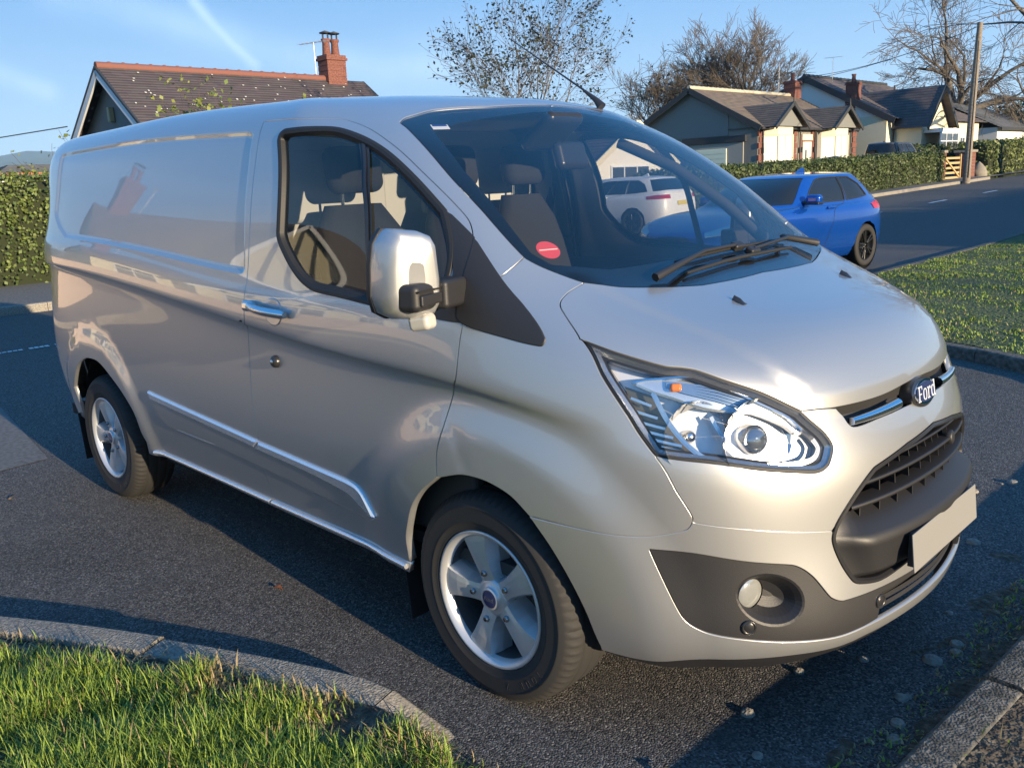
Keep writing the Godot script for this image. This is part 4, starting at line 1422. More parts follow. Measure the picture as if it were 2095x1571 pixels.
	var hc := MB.new()
	hc.lathe(t, [Vector2(0.029, -0.001), Vector2(0.024, 0.0015), Vector2(0.0, 0.002)], 30)
	var hcap := part("hub_cap", hc, M.blue, o)
	var t2 := Transform3D(Basis(Vector3.RIGHT, 0), Vector3(cx, 0.338, zc + 0.0025))
	part("hub_cap", lettering("Ford", 0.018, t2, 0.3, "Droid Serif", 0.0008), M.satin, o)

func underside(van: Node) -> void:
	var g := MB.new()
	g.box(T(Vector3(-1.6, 0.36, 0)), Vector3(4.3, 0.06, 1.70))
	g.box(T(Vector3(-3.0, 0.30, 0)), Vector3(0.10, 0.12, 1.5))
	g.box(T(Vector3(0.05, 0.28, 0)), Vector3(0.3, 0.14, 1.3))
	part("floor_pan", g, M.dark, van)
	var f := MB.new()
	for s in [1.0, -1.0]: f.box(T(Vector3(-1.42, 0.34, 0.84 * s)), Vector3(2.0, 0.10, 0.06))
	part("sill_rail", f, M.dark, van)

func cabin(van: Node) -> void:
	# bulkhead behind the seats, with pressed swages
	var g := MB.new()
	var poly := [Vector2(-0.93, 0.4), Vector2(0.93, 0.4), Vector2(0.94, 1.1), Vector2(0.88, 1.55), Vector2(0.78, 1.82), Vector2(0.6, 1.90), Vector2(-0.6, 1.90), Vector2(-0.78, 1.82), Vector2(-0.88, 1.55), Vector2(-0.94, 1.1)]
	g.prism(T(Vector3(-1.50, 0, 0), Vector3(0, 90, 0)), poly, 0.03)
	part("bulkhead", g, M.bulk, van)
	for q in [[0.42, 1.60, 0.62, 0.30], [-0.42, 1.60, 0.62, 0.30], [0.42, 1.12, 0.66, 0.40], [-0.42, 1.12, 0.66, 0.40]]:
		var sw := MB.new()
		sw.rbox(T(Vector3(-1.462, q[1], q[0])), Vector3(0.05, q[3], q[2]), 0.022, 3)
		part("bulkhead_panel", sw, M.bulk, van)
	var fl := MB.new()
	fl.box(T(Vector3(-0.6, 0.43, 0)), Vector3(1.8, 0.04, 1.8))
	part("cab_floor", fl, M.trim, van)
	var hl := MB.new()
	hl.rbox(T(Vector3(-1.14, 1.845, 0)), Vector3(0.62, 0.03, 1.10), 0.012)
	part("headlining", hl, mat(lin(0.30, 0.30, 0.29), 0.9), van)
	for s in [1.0, -1.0]:
		var dc := MB.new()
		dc.rbox(T(Vector3(-0.65, 0.83, 0.885 * s)), Vector3(1.15, 0.72, 0.05), 0.02)
		part("door_card", dc, M.trim, van)
		var bp := MB.new()
		bp.tube([Vector3(-1.36, 0.9, 0.90 * s), Vector3(-1.36, 1.25, 0.90 * s), Vector3(-1.34, 1.55, 0.845 * s), Vector3(-1.30, 1.80, 0.75 * s)], [0.06, 0.06, 0.05, 0.05], 8)
		part("pillar_trim", bp, mat(lin(0.32, 0.31, 0.29), 0.7), van)
		var ap := MB.new()
		ap.tube([Vector3(-0.02, 1.28, 0.80 * s), Vector3(-0.20, 1.44, 0.755 * s), Vector3(-0.43, 1.61, 0.70 * s), Vector3(-0.68, 1.73, 0.63 * s)], [0.03, 0.025, 0.025, 0.025], 8)
		part("pillar_trim", ap, M.trim, van)
		var bt := MB.new()
		bt.box(T(Vector3(-1.30, 1.30, 0.80 * s), Vector3(14 * s, 0, 0)), Vector3(0.012, 0.55, 0.05))
		part("seat_belt", bt, M.rubber, van)
	# dashboard
	var d := MB.new()
	d.prism(T(Vector3(0, 0, -0.80)), [Vector2(0.17, 1.20), Vector2(0.10, 1.215), Vector2(0.0, 1.20), Vector2(-0.16, 1.16), Vector2(-0.24, 1.10), Vector2(-0.26, 0.98), Vector2(-0.20, 0.70), Vector2(0.05, 0.55), Vector2(0.17, 0.6)], 1.60)
	d.prism(T(Vector3(0, 0, -0.55)), [Vector2(0.30, 1.17), Vector2(0.16, 1.198), Vector2(0.16, 0.7), Vector2(0.30, 0.7)], 1.10)
	part("dashboard", d, M.trim, van)
	var hd := MB.new()
	hd.rbox(T(Vector3(-0.12, 1.205, 0.42), Vector3(0, 0, -8)), Vector3(0.26, 0.09, 0.36), 0.04, 3)
	hd.rbox(T(Vector3(0.0, 1.195, -0.25), Vector3(0, 0, -8)), Vector3(0.34, 0.07, 0.66), 0.034, 3)
	part("dashboard_cowl", hd, M.trim, van)
	var st := MB.new()
	var ctr := Vector3(-0.40, 1.10, 0.42)
	var tf := Transform3D(Basis(Vector3.BACK, deg_to_rad(62)), ctr)
	var P := []
	var R := []
	for i in 33:
		var a := TAU * i / 32
		P.append(tf * Vector3(0.19 * cos(a), 0, 0.19 * sin(a))); R.append(0.015)
	st.tube(P, R, 8, false)
	for a in [0.0, PI, PI * 1.5]: st.tube([tf * Vector3(0.18 * cos(a), 0, 0.18 * sin(a)), tf * Vector3(0, 0.01, 0)], [0.014, 0.03], 6)
	st.rbox(tf, Vector3(0.13, 0.05, 0.15), 0.02)
	st.tube([tf * Vector3.ZERO, ctr + Vector3(0.25, -0.14, 0)], [0.05, 0.06], 8)
	part("steering_wheel", st, M.smooth_black, van)
	var mr := MB.new()
	mr.rbox(T(Vector3(-0.45, 1.67, -0.02), Vector3(0, 0, 15)), Vector3(0.05, 0.11, 0.17), 0.025, 3)
	mr.rbox(T(Vector3(-0.52, 1.765, 0.0), Vector3(0, 0, 35)), Vector3(0.20, 0.05, 0.20), 0.024, 3)
	part("sensor_cover", mr, M.smooth_black, van)
	for q in [[0.43, 0.50, 0.0], [-0.12, 0.44, 0.0], [-0.58, 0.44, 0.0]]:
		seat(van, q[0], q[1])

func seat(van: Node, z: float, w: float) -> void:
	var g := MB.new()
	var secs := []
	for i in 8:
		var t := i / 7.0
		var y := 0.72 + 0.80 * t
		var hw := w * 0.5 * (1.0 - 0.10 * t - 0.38 * smoothstep(0.80, 1.0, t))
		var dp := 0.075 * (1.0 - 0.35 * t)
		var xc := -1.02 - 0.24 * t
		var o := []
		for k in 16:
			var a := TAU * k / 16
			var cx := signf(cos(a)) * absf(cos(a)) ** 0.6
			var cz := signf(sin(a)) * absf(sin(a)) ** 0.6
			o.append(Vector3(xc + dp * cx * (1.0 if cx < 0 else 0.75 + 0.35 * absf(cz)), y, z + hw * cz))
		secs.append(o)
	loft(g, secs)
	var s := part("seat", g, M.fabric, van)
	var c := MB.new()
	c.rbox(T(Vector3(-0.80, 0.70, z), Vector3(0, 0, 6)), Vector3(0.52, 0.20, w * 0.96), 0.07, 3)
	part("seat_cushion", c, M.fabric, s)
	var h := MB.new()
	h.rbox(T(Vector3(-1.24, 1.66, z), Vector3(0, 0, 8)), Vector3(0.10, 0.19, 0.26), 0.045, 3)
	part("headrest", h, M.fabric, s)
	for e in [-0.06, 0.06]:
		var p := MB.new()
		p.tube([Vector3(-1.25, 1.47, z + e), Vector3(-1.245, 1.60, z + e)], [0.007, 0.007], 8)
		part("headrest_post", p, M.chrome, s)

# ---------------------------------------------------------------- the place
var rng := RandomNumberGenerator.new()
var twig_min := 0.004

func gy(x: float, z: float) -> float:       # height of the land: it climbs gently away from the camera, and drops into the valley on the left
	var y := 0.0
	if z < -14.0: y += 0.019 * (-14.0 - z)
	if x < -34.0: y -= 0.10 * (-34.0 - x) if x > -150.0 else 11.6
	return y

func build_world() -> void:
	rng.seed = 4711
	world_materials()
	land()
	roads()
	kerbs()
	verges()
	bungalow_left()
	houses_right()
	white_house()
	cottage_across()
	hedges()
	street_things()
	trees()
	cars()
	far_left()

func world_materials() -> void:
	M.tyre = mat(lin(0.020, 0.019, 0.018), 0.78)
	M.alloy = mat(lin(0.52, 0.53, 0.54), 0.38, 0.6)
	M.nut = mat(lin(0.30, 0.31, 0.32), 0.2, 1.0)
	# asphalt: coarse chippings, worn pale on top, with darker patches
	var a := mat(Color.WHITE, 0.82)
	var chips := FastNoiseLite.new()
	chips.seed = 21
	chips.noise_type = FastNoiseLite.TYPE_CELLULAR
	chips.frequency = 0.20
	chips.cellular_return_type = FastNoiseLite.RETURN_CELL_VALUE
	chips.fractal_type = FastNoiseLite.FRACTAL_NONE
	var ct := noise_tex(21, 0.15, 1024, 1, [0.0, lin(0.030, 0.030, 0.031), 0.30, lin(0.062, 0.060, 0.058), 0.62, lin(0.100, 0.095, 0.089), 0.90, lin(0.15, 0.143, 0.133), 1.0, lin(0.25, 0.238, 0.22)])
	ct.noise = chips
	a.albedo_texture = ct
	tri_mat(a, 0.85)
	var dome: FastNoiseLite = chips.duplicate()
	dome.cellular_return_type = FastNoiseLite.RETURN_DISTANCE
	var dt := noise_tex(21, 0.15, 1024, 1)
	dt.noise = dome
	a.heightmap_enabled = true
	a.heightmap_texture = dt
	a.heightmap_scale = 0.28
	a.heightmap_flip_texture = true
	a.vertex_color_use_as_albedo = true
	a.metallic_specular = 0.35
	M.asphalt = a
	var p := mat(Color.WHITE, 0.9)
	p.albedo_texture = noise_tex(31, 0.05, 512, 5, [0.0, lin(0.06, 0.06, 0.06), 0.5, lin(0.12, 0.118, 0.112), 1.0, lin(0.2, 0.195, 0.185)])
	tri_mat(p, 0.6)
	M.pavement = p
	var k := mat(Color.WHITE, 0.88)
	k.albedo_texture = noise_tex(41, 0.06, 512, 5, [0.0, lin(0.11, 0.10, 0.085), 0.5, lin(0.23, 0.21, 0.175), 1.0, lin(0.36, 0.33, 0.28)])
	tri_mat(k, 1.3)
	k.heightmap_enabled = true
	k.heightmap_texture = noise_tex(42, 0.14, 512, 3)
	k.heightmap_scale = 0.5
	M.kerb = k
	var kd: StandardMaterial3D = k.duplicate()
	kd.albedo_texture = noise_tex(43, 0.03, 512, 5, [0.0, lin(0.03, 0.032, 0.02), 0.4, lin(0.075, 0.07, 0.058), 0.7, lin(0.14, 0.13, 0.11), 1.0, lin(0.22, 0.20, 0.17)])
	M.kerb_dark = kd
	var s := mat(Color.WHITE, 0.95)
	s.albedo_texture = noise_tex(51, 0.035, 512, 5, [0.0, lin(0.035, 0.027, 0.018), 0.5, lin(0.085, 0.066, 0.045), 0.8, lin(0.15, 0.12, 0.085), 1.0, lin(0.24, 0.20, 0.14)])
	tri_mat(s, 1.2)
	s.heightmap_enabled = true
	s.heightmap_texture = noise_tex(52, 0.05, 512, 4)
	s.heightmap_scale = 2.0
	M.soil = s
	var t := mat(Color.WHITE, 0.95)
	t.albedo_texture = noise_tex(61, 0.03, 512, 5, [0.0, lin(0.03, 0.045, 0.015), 0.5, lin(0.06, 0.085, 0.025), 1.0, lin(0.12, 0.13, 0.05)])
	tri_mat(t, 0.35)
	t.heightmap_enabled = true
	t.heightmap_texture = noise_tex(62, 0.12, 512, 3)
	t.heightmap_scale = 3.0
	M.turf = t
	M.field = mat(Color.WHITE, 0.95)
	M.field.albedo_texture = noise_tex(71, 0.02, 512, 4, [0.0, lin(0.05, 0.07, 0.03), 0.35, lin(0.07, 0.12, 0.035), 0.6, lin(0.11, 0.15, 0.05), 0.8, lin(0.13, 0.13, 0.07), 1.0, lin(0.05, 0.07, 0.03)], 0.0, FastNoiseLite.TYPE_CELLULAR)
	tri_mat(M.field, 0.004)
	M.white_paint = mat(lin(0.68, 0.68, 0.66), 0.7)
	M.brick = mat(Color.WHITE, 0.85)
	M.brick.albedo_texture = noise_tex(81, 0.06, 256, 4, [0.0, lin(0.08, 0.034, 0.027), 0.5, lin(0.155, 0.058, 0.043), 1.0, lin(0.26, 0.12, 0.09)])
	tri_mat(M.brick, 1.2)
	M.render_cream = mat(lin(0.68, 0.62, 0.44), 0.9)
	M.render_white = mat(lin(0.76, 0.74, 0.68), 0.9)
	M.pebble = mat(Color.WHITE, 0.95)
	M.pebble.albedo_texture = noise_tex(82, 0.2, 256, 3, [0.0, lin(0.10, 0.095, 0.085), 0.5, lin(0.20, 0.19, 0.17), 1.0, lin(0.34, 0.32, 0.28)])
	tri_mat(M.pebble, 1.5)
	M.slate = mat(Color.WHITE, 0.7)
	M.slate.vertex_color_use_as_albedo = true
	M.fascia = mat(lin(0.03, 0.032, 0.035), 0.6)
	M.upvc = mat(lin(0.78, 0.79, 0.80), 0.4)
	M.pane = mat(lin(0.05, 0.06, 0.07), 0.03)
	M.bark = mat(Color.WHITE, 0.9)
	M.bark.albedo_texture = noise_tex(91, 0.05, 256, 4, [0.0, lin(0.05, 0.042, 0.034), 0.5, lin(0.11, 0.095, 0.08), 1.0, lin(0.18, 0.165, 0.14)])
	tri_mat(M.bark, 0.8)
	M.leaf = mat(Color.WHITE, 0.6)
	M.leaf.vertex_color_use_as_albedo = true
	M.leaf.backlight_enabled = true
	M.leaf.backlight = Color(0.5, 0.5, 0.5)
	M.leaf.cull_mode = BaseMaterial3D.CULL_DISABLED
	M.wood = mat(lin(0.42, 0.30, 0.14), 0.8)
	M.pole = mat(Color.WHITE, 0.9)
	M.pole.albedo_texture = noise_tex(92, 0.04, 256, 4, [0.0, lin(0.13, 0.105, 0.08), 1.0, lin(0.30, 0.26, 0.21)])
	tri_mat(M.pole, 1.0)

func land() -> void:
	var g := MB.new()
	var xs := []
	var n := 120
	for i in n + 1:
		var t := 2.0 * i / n - 1.0
		xs.append(t * 60.0 + signf(t) * absf(t) ** 7 * 4500.0)
	var P := []
	for z in xs:
		for x in xs:
			var y := gy(x, z) - 0.07
			var d := Vector2(x, z).length()
			if d > 200.0: y -= minf((d - 200.0) * 0.02, 12.0)
			P.append(Vector3(x, y, z))
	g.grid(P, n + 1, true, true)
	struct(put("ground", g, M.field))
	# the hills across the valley
	var h := MB.new()
	var ns := FastNoiseLite.new()
	ns.seed = 3
	ns.frequency = 0.0006
	ns.fractal_octaves = 4
	var Q := []
	var w := 90
	for j in 14:
		var r := 1500.0 + 420.0 * j
		for i in w:
			var a := deg_to_rad(lerpf(20.0, 150.0, i / (w - 1.0)))       # azimuth, counter-clockwise from -z
			var x := -sin(a) * r
			var z := -cos(a) * r
			var s := smoothstep(0.0, 1.0, j / 9.0)
			var tall := lerpf(130.0, 262.0, smoothstep(50.0, 73.0, rad_to_deg(a)))
			var y := -40.0 + (tall + 60.0 * ns.get_noise_2d(x, z)) * s + 45.0 * ns.get_noise_2d(x * 3.0, z * 3.0 + 500.0) * s
			if j > 10: y -= 60.0 * (j - 10)
			Q.append(Vector3(x, y, z))
	h.grid(Q, w)
	var hm := mat(Color.WHITE, 1.0)
	hm.albedo_texture = noise_tex(72, 0.02, 512, 4, [0.0, lin(0.035, 0.05, 0.03), 0.4, lin(0.06, 0.085, 0.04), 0.7, lin(0.09, 0.11, 0.055), 1.0, lin(0.04, 0.05, 0.035)])
	tri_mat(hm, 0.0012)
	struct(put("hills", h, hm))

func sheet(g: MB, x0: float, x1: float, z0: float, z1: float, off: float, nz := 1) -> void:
	for i in nz:
		var a := lerpf(z0, z1, float(i) / nz)
		var b := lerpf(z0, z1, float(i + 1) / nz)
		var P := [Vector3(x0, gy(0, a) + off, a), Vector3(x1, gy(0, a) + off, a), Vector3(x1, gy(0, b) + off, b), Vector3(x0, gy(0, b) + off, b)]
		var nn := Vector3.UP
		g.quad(P[0], P[1], P[2], P[3], nn, nn, nn, nn)

func flat_poly(g: MB, poly: PackedVector2Array, y: float) -> void:      # x, z outline
	var ix := Geometry2D.triangulate_polygon(poly)
	for k in range(0, ix.size(), 3):
		g.tri(Vector3(poly[ix[k]].x, y, poly[ix[k]].y), Vector3(poly[ix[k + 1]].x, y, poly[ix[k + 1]].y), Vector3(poly[ix[k + 2]].x, y, poly[ix[k + 2]].y), Vector3.UP, Vector3.UP, Vector3.UP)

# kerb lines in plan (x, z), road to the right-hand side of travel
const KERB_NEAR := [-3.25, 9.0, -3.22, 5.0, -3.02, 3.6, -2.55, 2.65, -1.95, 2.05, -1.49, 1.76, -1.08, 1.55, -0.68, 1.37, -0.38, 1.25, -0.12, 1.17, 0.10, 1.13]
const KERB_END := [1.085, 1.9, 1.09, 0.62, 1.13, 0.0, 1.15, -0.4, 1.13, -2.2, 1.02, -3.4, 0.62, -4.25, 0.04, -4.62, -0.52, -4.92, -1.5, -5.3, -2.4, -6.0, -2.95, -7.2, -3.2, -9.0, -3.25, -12.0, -3.25, -22.0, -3.25, -40.0]

func worn_sheet(x0: float, x1: float, z0: float, z1: float, step: float) -> ArrayMesh:     # a level sheet whose tone drifts: patches, stains, polished tracks
	var nx := int((x1 - x0) / step) + 1
	var nz := int((z1 - z0) / step) + 1
	var ns := FastNoiseLite.new()
	ns.seed = 5
	ns.frequency = 0.55
	ns.fractal_octaves = 4
	var vv := PackedVector3Array()
	var nn := PackedVector3Array()
	var cc := PackedColorArray()
	var ii := PackedInt32Array()
	for j in nz:
		for i in nx:
			var x := lerpf(x0, x1, i / (nx - 1.0))
			var z := lerpf(z0, z1, j / (nz - 1.0))
			vv.append(Vector3(x, gy(0, z), z))
			nn.append(Vector3.UP)
			var k := 1.30 + 0.65 * ns.get_noise_2d(x, z) + 0.25 * ns.get_noise_2d(x * 0.25 + 40.0, z * 0.25)
			k *= 1.0 - 0.35 * exp(-((x + 0.4) ** 2 / 0.5 + (z - 0.1) ** 2 / 0.3))      # oil under the engine
			k = lerpf(k, 0.75, smoothstep(0.7, 1.1, x))
			var warm := 0.5 + 0.5 * ns.get_noise_2d(x * 0.4 - 20.0, z * 0.4)
			cc.append(Color(k * lerpf(0.97, 1.05, warm), k, k * lerpf(1.04, 0.93, warm)))
	for j in nz - 1:
		for i in nx - 1:
			var q := j * nx + i
			ii.append_array([q, q + 1, q + nx + 1, q, q + nx + 1, q + nx])
	var arr := []
	arr.resize(Mesh.ARRAY_MAX)
	arr[Mesh.ARRAY_VERTEX] = vv
	arr[Mesh.ARRAY_NORMAL] = nn
	arr[Mesh.ARRAY_COLOR] = cc
	arr[Mesh.ARRAY_INDEX] = ii
	var m := ArrayMesh.new()
	m.add_surface_from_arrays(Mesh.PRIMITIVE_TRIANGLES, arr)
	return m

func roads() -> void:
	struct(put("road", worn_sheet(-12.4, -3.2, -14.0, 60.0, 0.4), M.asphalt))
	struct(put("road", worn_sheet(-12.4, -3.2, -150.0, -14.0, 1.0), M.asphalt))
	struct(put("parking_bay", worn_sheet(-3.2, 1.4, -12.0, 5.0, 0.12), M.asphalt))
	# a smoother, paler patch by the mouth of the bay, and the worn give-way line
	var q := MB.new()
	flat_poly(q, PackedVector2Array([Vector2(-9.2, 0.25), Vector2(-4.05, 0.95), Vector2(-4.0, 1.45), Vector2(-4.6, 2.3), Vector2(-9.5, 3.2)]), 0.004)
	var pm := mat(Color.WHITE, 0.85)
	pm.albedo_texture = noise_tex(24, 0.03, 512, 5, [0.0, lin(0.07, 0.068, 0.065), 0.5, lin(0.12, 0.115, 0.108), 1.0, lin(0.18, 0.17, 0.16)])
	tri_mat(pm, 1.4)
	struct(put("road_patch", q, pm))
	rng.seed = 12
	for k in 1:
		var l := MB.new()
		for i in 60:          # a line worn into flecks
			var z := -2.6 + 0.055 * i
			var h := 0.03 + 0.03 * rng.randf()
			if rng.randf() < 0.2: continue
			var P := [Vector3(-8.82 - h, 0.008, z), Vector3(-8.82 + h, 0.008, z + 0.01), Vector3(-8.82 + h * 0.8, 0.008, z + 0.05), Vector3(-8.82 - h * 0.9, 0.008, z + 0.045)]
			l.quad(P[0], P[1], P[2], P[3], Vector3.UP, Vector3.UP, Vector3.UP, Vector3.UP)
		struct(put("road_marking", l, M.white_paint))
	for z in [-17.0, -22.5, -28.0, -33.5, -40.0, -48.0, -56.0]:
		var l := MB.new()
		sheet(l, -8.95, -8.83, z, z - 1.6, 0.006)
		struct(put("road_marking", l, M.white_paint))
	var pv := MB.new()
	sheet(pv, -16.3, -12.52, -150, -14, 0.11, 20)
	sheet(pv, -16.3, -12.52, -14, 60, 0.11, 3)
	struct(put("pavement", pv, M.pavement))
	for k in 3:      # iron cover and small debris on the asphalt: dead leaves
		var lf := MB.new()
		var c := [Vector2(-1.22, 0.99), Vector2(-3.4, 1.35), Vector2(0.62, 0.9), Vector2(-0.9, 1.1), Vector2(0.7, -0.9), Vector2(-4.8, 1.2), Vector2(0.85, -1.7), Vector2(-2.2, 1.6), Vector2(0.2, 1.35)][k] as Vector2
		var a := rng.randf() * TAU
		var t := Transform3D(Basis(Vector3.UP, a), Vector3(c.x, 0.008, c.y))
		lf.grid([t * Vector3(-0.022, 0.004, -0.006), t * Vector3(0, 0.012, -0.014), t * Vector3(0.024, 0.0, -0.004), t * Vector3(-0.02, 0.0, 0.006), t * Vector3(0, 0.004, 0.0), t * Vector3(0.026, 0.006, 0.006)], 3)
		tag(put("dead_leaf", lf, mat(lin(0.22, 0.07, 0.025), 0.8) if k == 0 else mat(lin(0.16, 0.10, 0.05), 0.8)), ["curled rust brown leaf lying on the asphalt between the van's wheels and the kerb"][0] if k == 0 else ["", "small brown leaf on the pale asphalt patch behind the van", "small brown leaf beside the end of the near kerb by the front wheel"][k], "leaf", "dead leaves on the asphalt")

func kerbs() -> void:
	var root := Node3D.new()
	root.name = "kerb"
	add_child(root)
	struct(root)
	for tab in [KERB_NEAR, KERB_END, [-12.46, 40.0, -12.46, -14.0, -12.46, -60.0]]:
		var line := curve(tab, tab.size() > 6, 8)
		var far: bool = tab.size() <= 6
		var side := 1.0 if far else -1.0
		var i := 0
		var pos := line[0]
		var total := 0.0
		var pts := [pos]
		var step := 0.91
		# march along the line in stone lengths
		var along := []
		var acc := 0.0
		for k in line.size() - 1:
			var a := line[k]
			var b := line[k + 1]
			var l := a.distance_to(b)
			var m := ceili(l / 0.05)
			for j in m: along.append(a.lerp(b, float(j) / m))
		along.append(line[-1])
		var stone := []
		acc = 0.0
		for k in along.size():
			if k > 0: acc += (along[k] as Vector2).distance_to(along[k - 1])
			stone.append(along[k])
			if acc >= step or k == along.size() - 1:
				if stone.size() > 3: kerb_stone(root, stone, side, far)
				stone = [along[k]]
				acc = 0.0

func kerb_stone(root: Node, pts: Array, side: float, far: bool) -> void:
	var mid: Vector2 = pts[pts.size() / 2]
	if mid.y < -46.0 or mid.y > 14.0: return
	var g := MB.new()
	var w := 0.125
	var top := 0.10 + rng.randf_range(-0.006, 0.006)
	if far: top = 0.125
	# sunken and broken where the near kerb runs into the soil
	var P := []
	var m := pts.size()
	var prof := [[0.0, -0.25], [0.0, 0.0], [0.006, top - 0.022], [0.012, top - 0.008], [0.026, top], [w - 0.01, top], [w, top - 0.008], [w, -0.25]]
	var keep := []
	for i in m:
		if i % 4 == 0 or i == m - 1: keep.append(i)
	for i in keep:
		var a: Vector2 = pts[maxi(i - 1, 0)]
		var b: Vector2 = pts[mini(i + 1, m - 1)]
		var d := (b - a).normalized()
		var o := Vector2(d.y, -d.x) * side     # away from the road
		var p: Vector2 = pts[i]
		if i == 0: p += d * 0.004
		if i == m - 1: p -= d * 0.004
		var drop := 0.105 * smoothstep(-0.28, 0.10, p.x) if p.y > 1.0 and p.y < 1.3 and p.x < 0.3 else 0.0
		for q in prof:
			P.append(Vector3(p.x + o.x * q[0], gy(0, p.y) + q[1] - drop, p.y + o.y * q[0]))
	g.grid(P, prof.size(), false, side < 0)
	# caps
	for e in [0, keep.size() - 1]:
		var c := Vector3.ZERO
		for q in prof.size(): c += P[e * prof.size() + q] / prof.size()
		var pa: Vector2 = pts[keep[e]]
		var pb: Vector2 = pts[keep[1 if e == 0 else e - 1]]
		var nn := Vector3(pa.x - pb.x, 0, pa.y - pb.y).normalized()
		for q in prof.size() - 1: g.tri(c, P[e * prof.size() + q], P[e * prof.size() + q + 1], nn, nn, nn)
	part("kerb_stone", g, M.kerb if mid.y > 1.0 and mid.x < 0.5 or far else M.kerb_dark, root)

func blade_mesh(w: float, h: float, bend: float) -> ArrayMesh:
	var g := MB.new()
	var n := 3
	var P := []
	for i in n + 1:
		var t := float(i) / n
		var hw := w * 0.5 * (1.0 - t * t * 0.92)
		var y := h * (t - 0.18 * t * t * bend)
		var z := h * bend * 0.55 * t * t
		P.append(Vector3(-hw, y, z)); P.append(Vector3(hw, y, z))
	g.grid(P, 2)
	return g.mesh()

func multi(called: String, mesh: Mesh, material: Material, xf: Array, cols: Array, parent: Node = self) -> MultiMeshInstance3D:
	var mm := MultiMesh.new()
	mm.transform_format = MultiMesh.TRANSFORM_3D
	mm.use_colors = true
	mm.mesh = mesh
	mm.instance_count = xf.size()
	for i in xf.size():
		mm.set_instance_transform(i, xf[i])
		mm.set_instance_color(i, cols[i])
	var o := MultiMeshInstance3D.new()
	o.name = called
	o.multimesh = mm
	o.material_override = material
	o.set_meta("kind", "stuff")
	parent.add_child(o, true)
	if parent == self: o.name = numbered(called, o)
	return o

func scatter_grass(called: String, poly: PackedVector2Array, count: int, hmin: float, hmax: float, y: float, dry: float, label: String, thin_line: PackedVector2Array = PackedVector2Array(), width := 0.0045, tilt := 0.25) -> void:
	var lo := poly[0]
	var hi := poly[0]
	for q in poly:
		lo = lo.min(q); hi = hi.max(q)
	var xf := []
	var cols := []
	var ns := FastNoiseLite.new()
	ns.seed = 9
	ns.frequency = 2.2
	var tries := 0
	while xf.size() < count and tries < count * 6:
		tries += 1
		var p := Vector2(rng.randf_range(lo.x, hi.x), rng.randf_range(lo.y, hi.y))
		if not Geometry2D.is_point_in_polygon(p, poly): continue
		var thin := 1.0
		if thin_line.size():
			var d := 9.0
			for i in thin_line.size() - 1:
				d = minf(d, p.distance_to(Geometry2D.get_closest_point_to_segment(p, thin_line[i], thin_line[i + 1])))
			thin = smoothstep(0.02, 0.26, d + 0.16 * ns.get_noise_2d(p.x * 2.0, p.y * 2.0))
			if rng.randf() > thin + 0.02: continue
		var tuft := ns.get_noise_2d(p.x, p.y)
		if rng.randf() > 0.8 + tuft * 0.8: continue
		var h := rng.randf_range(hmin, hmax) * (0.72 + 0.5 * tuft + 0.25 * rng.randf()) * (0.45 + 0.55 * thin)
		var b := Basis(Vector3.UP, rng.randf() * TAU) * Basis(Vector3.RIGHT, rng.randfn(tilt, 0.33))
		var wv := 0.75 + 0.6 * rng.randf()
		xf.append(Transform3D(b.scaled_local(Vector3(wv * width / 0.0045, h, h)), Vector3(p.x, y + 0.035 * ns.get_noise_2d(p.x * 0.5, p.y * 0.5) - 0.012, p.y)))
		var c := Color(0.10, 0.18, 0.02).lerp(Color(0.27, 0.35, 0.05), rng.randf())
		if rng.randf() < dry + (1.0 - thin) * 0.65: c = Color(0.26, 0.19, 0.09).lerp(Color(0.36, 0.28, 0.14), rng.randf())
		cols.append(c)
	var half := xf.size() / 2
	var o := multi(called, blade_mesh(0.0045, 1.0, 0.8), M.leaf, xf, cols)
	o.set_meta("label", label)
	o.set_meta("category", "grass")

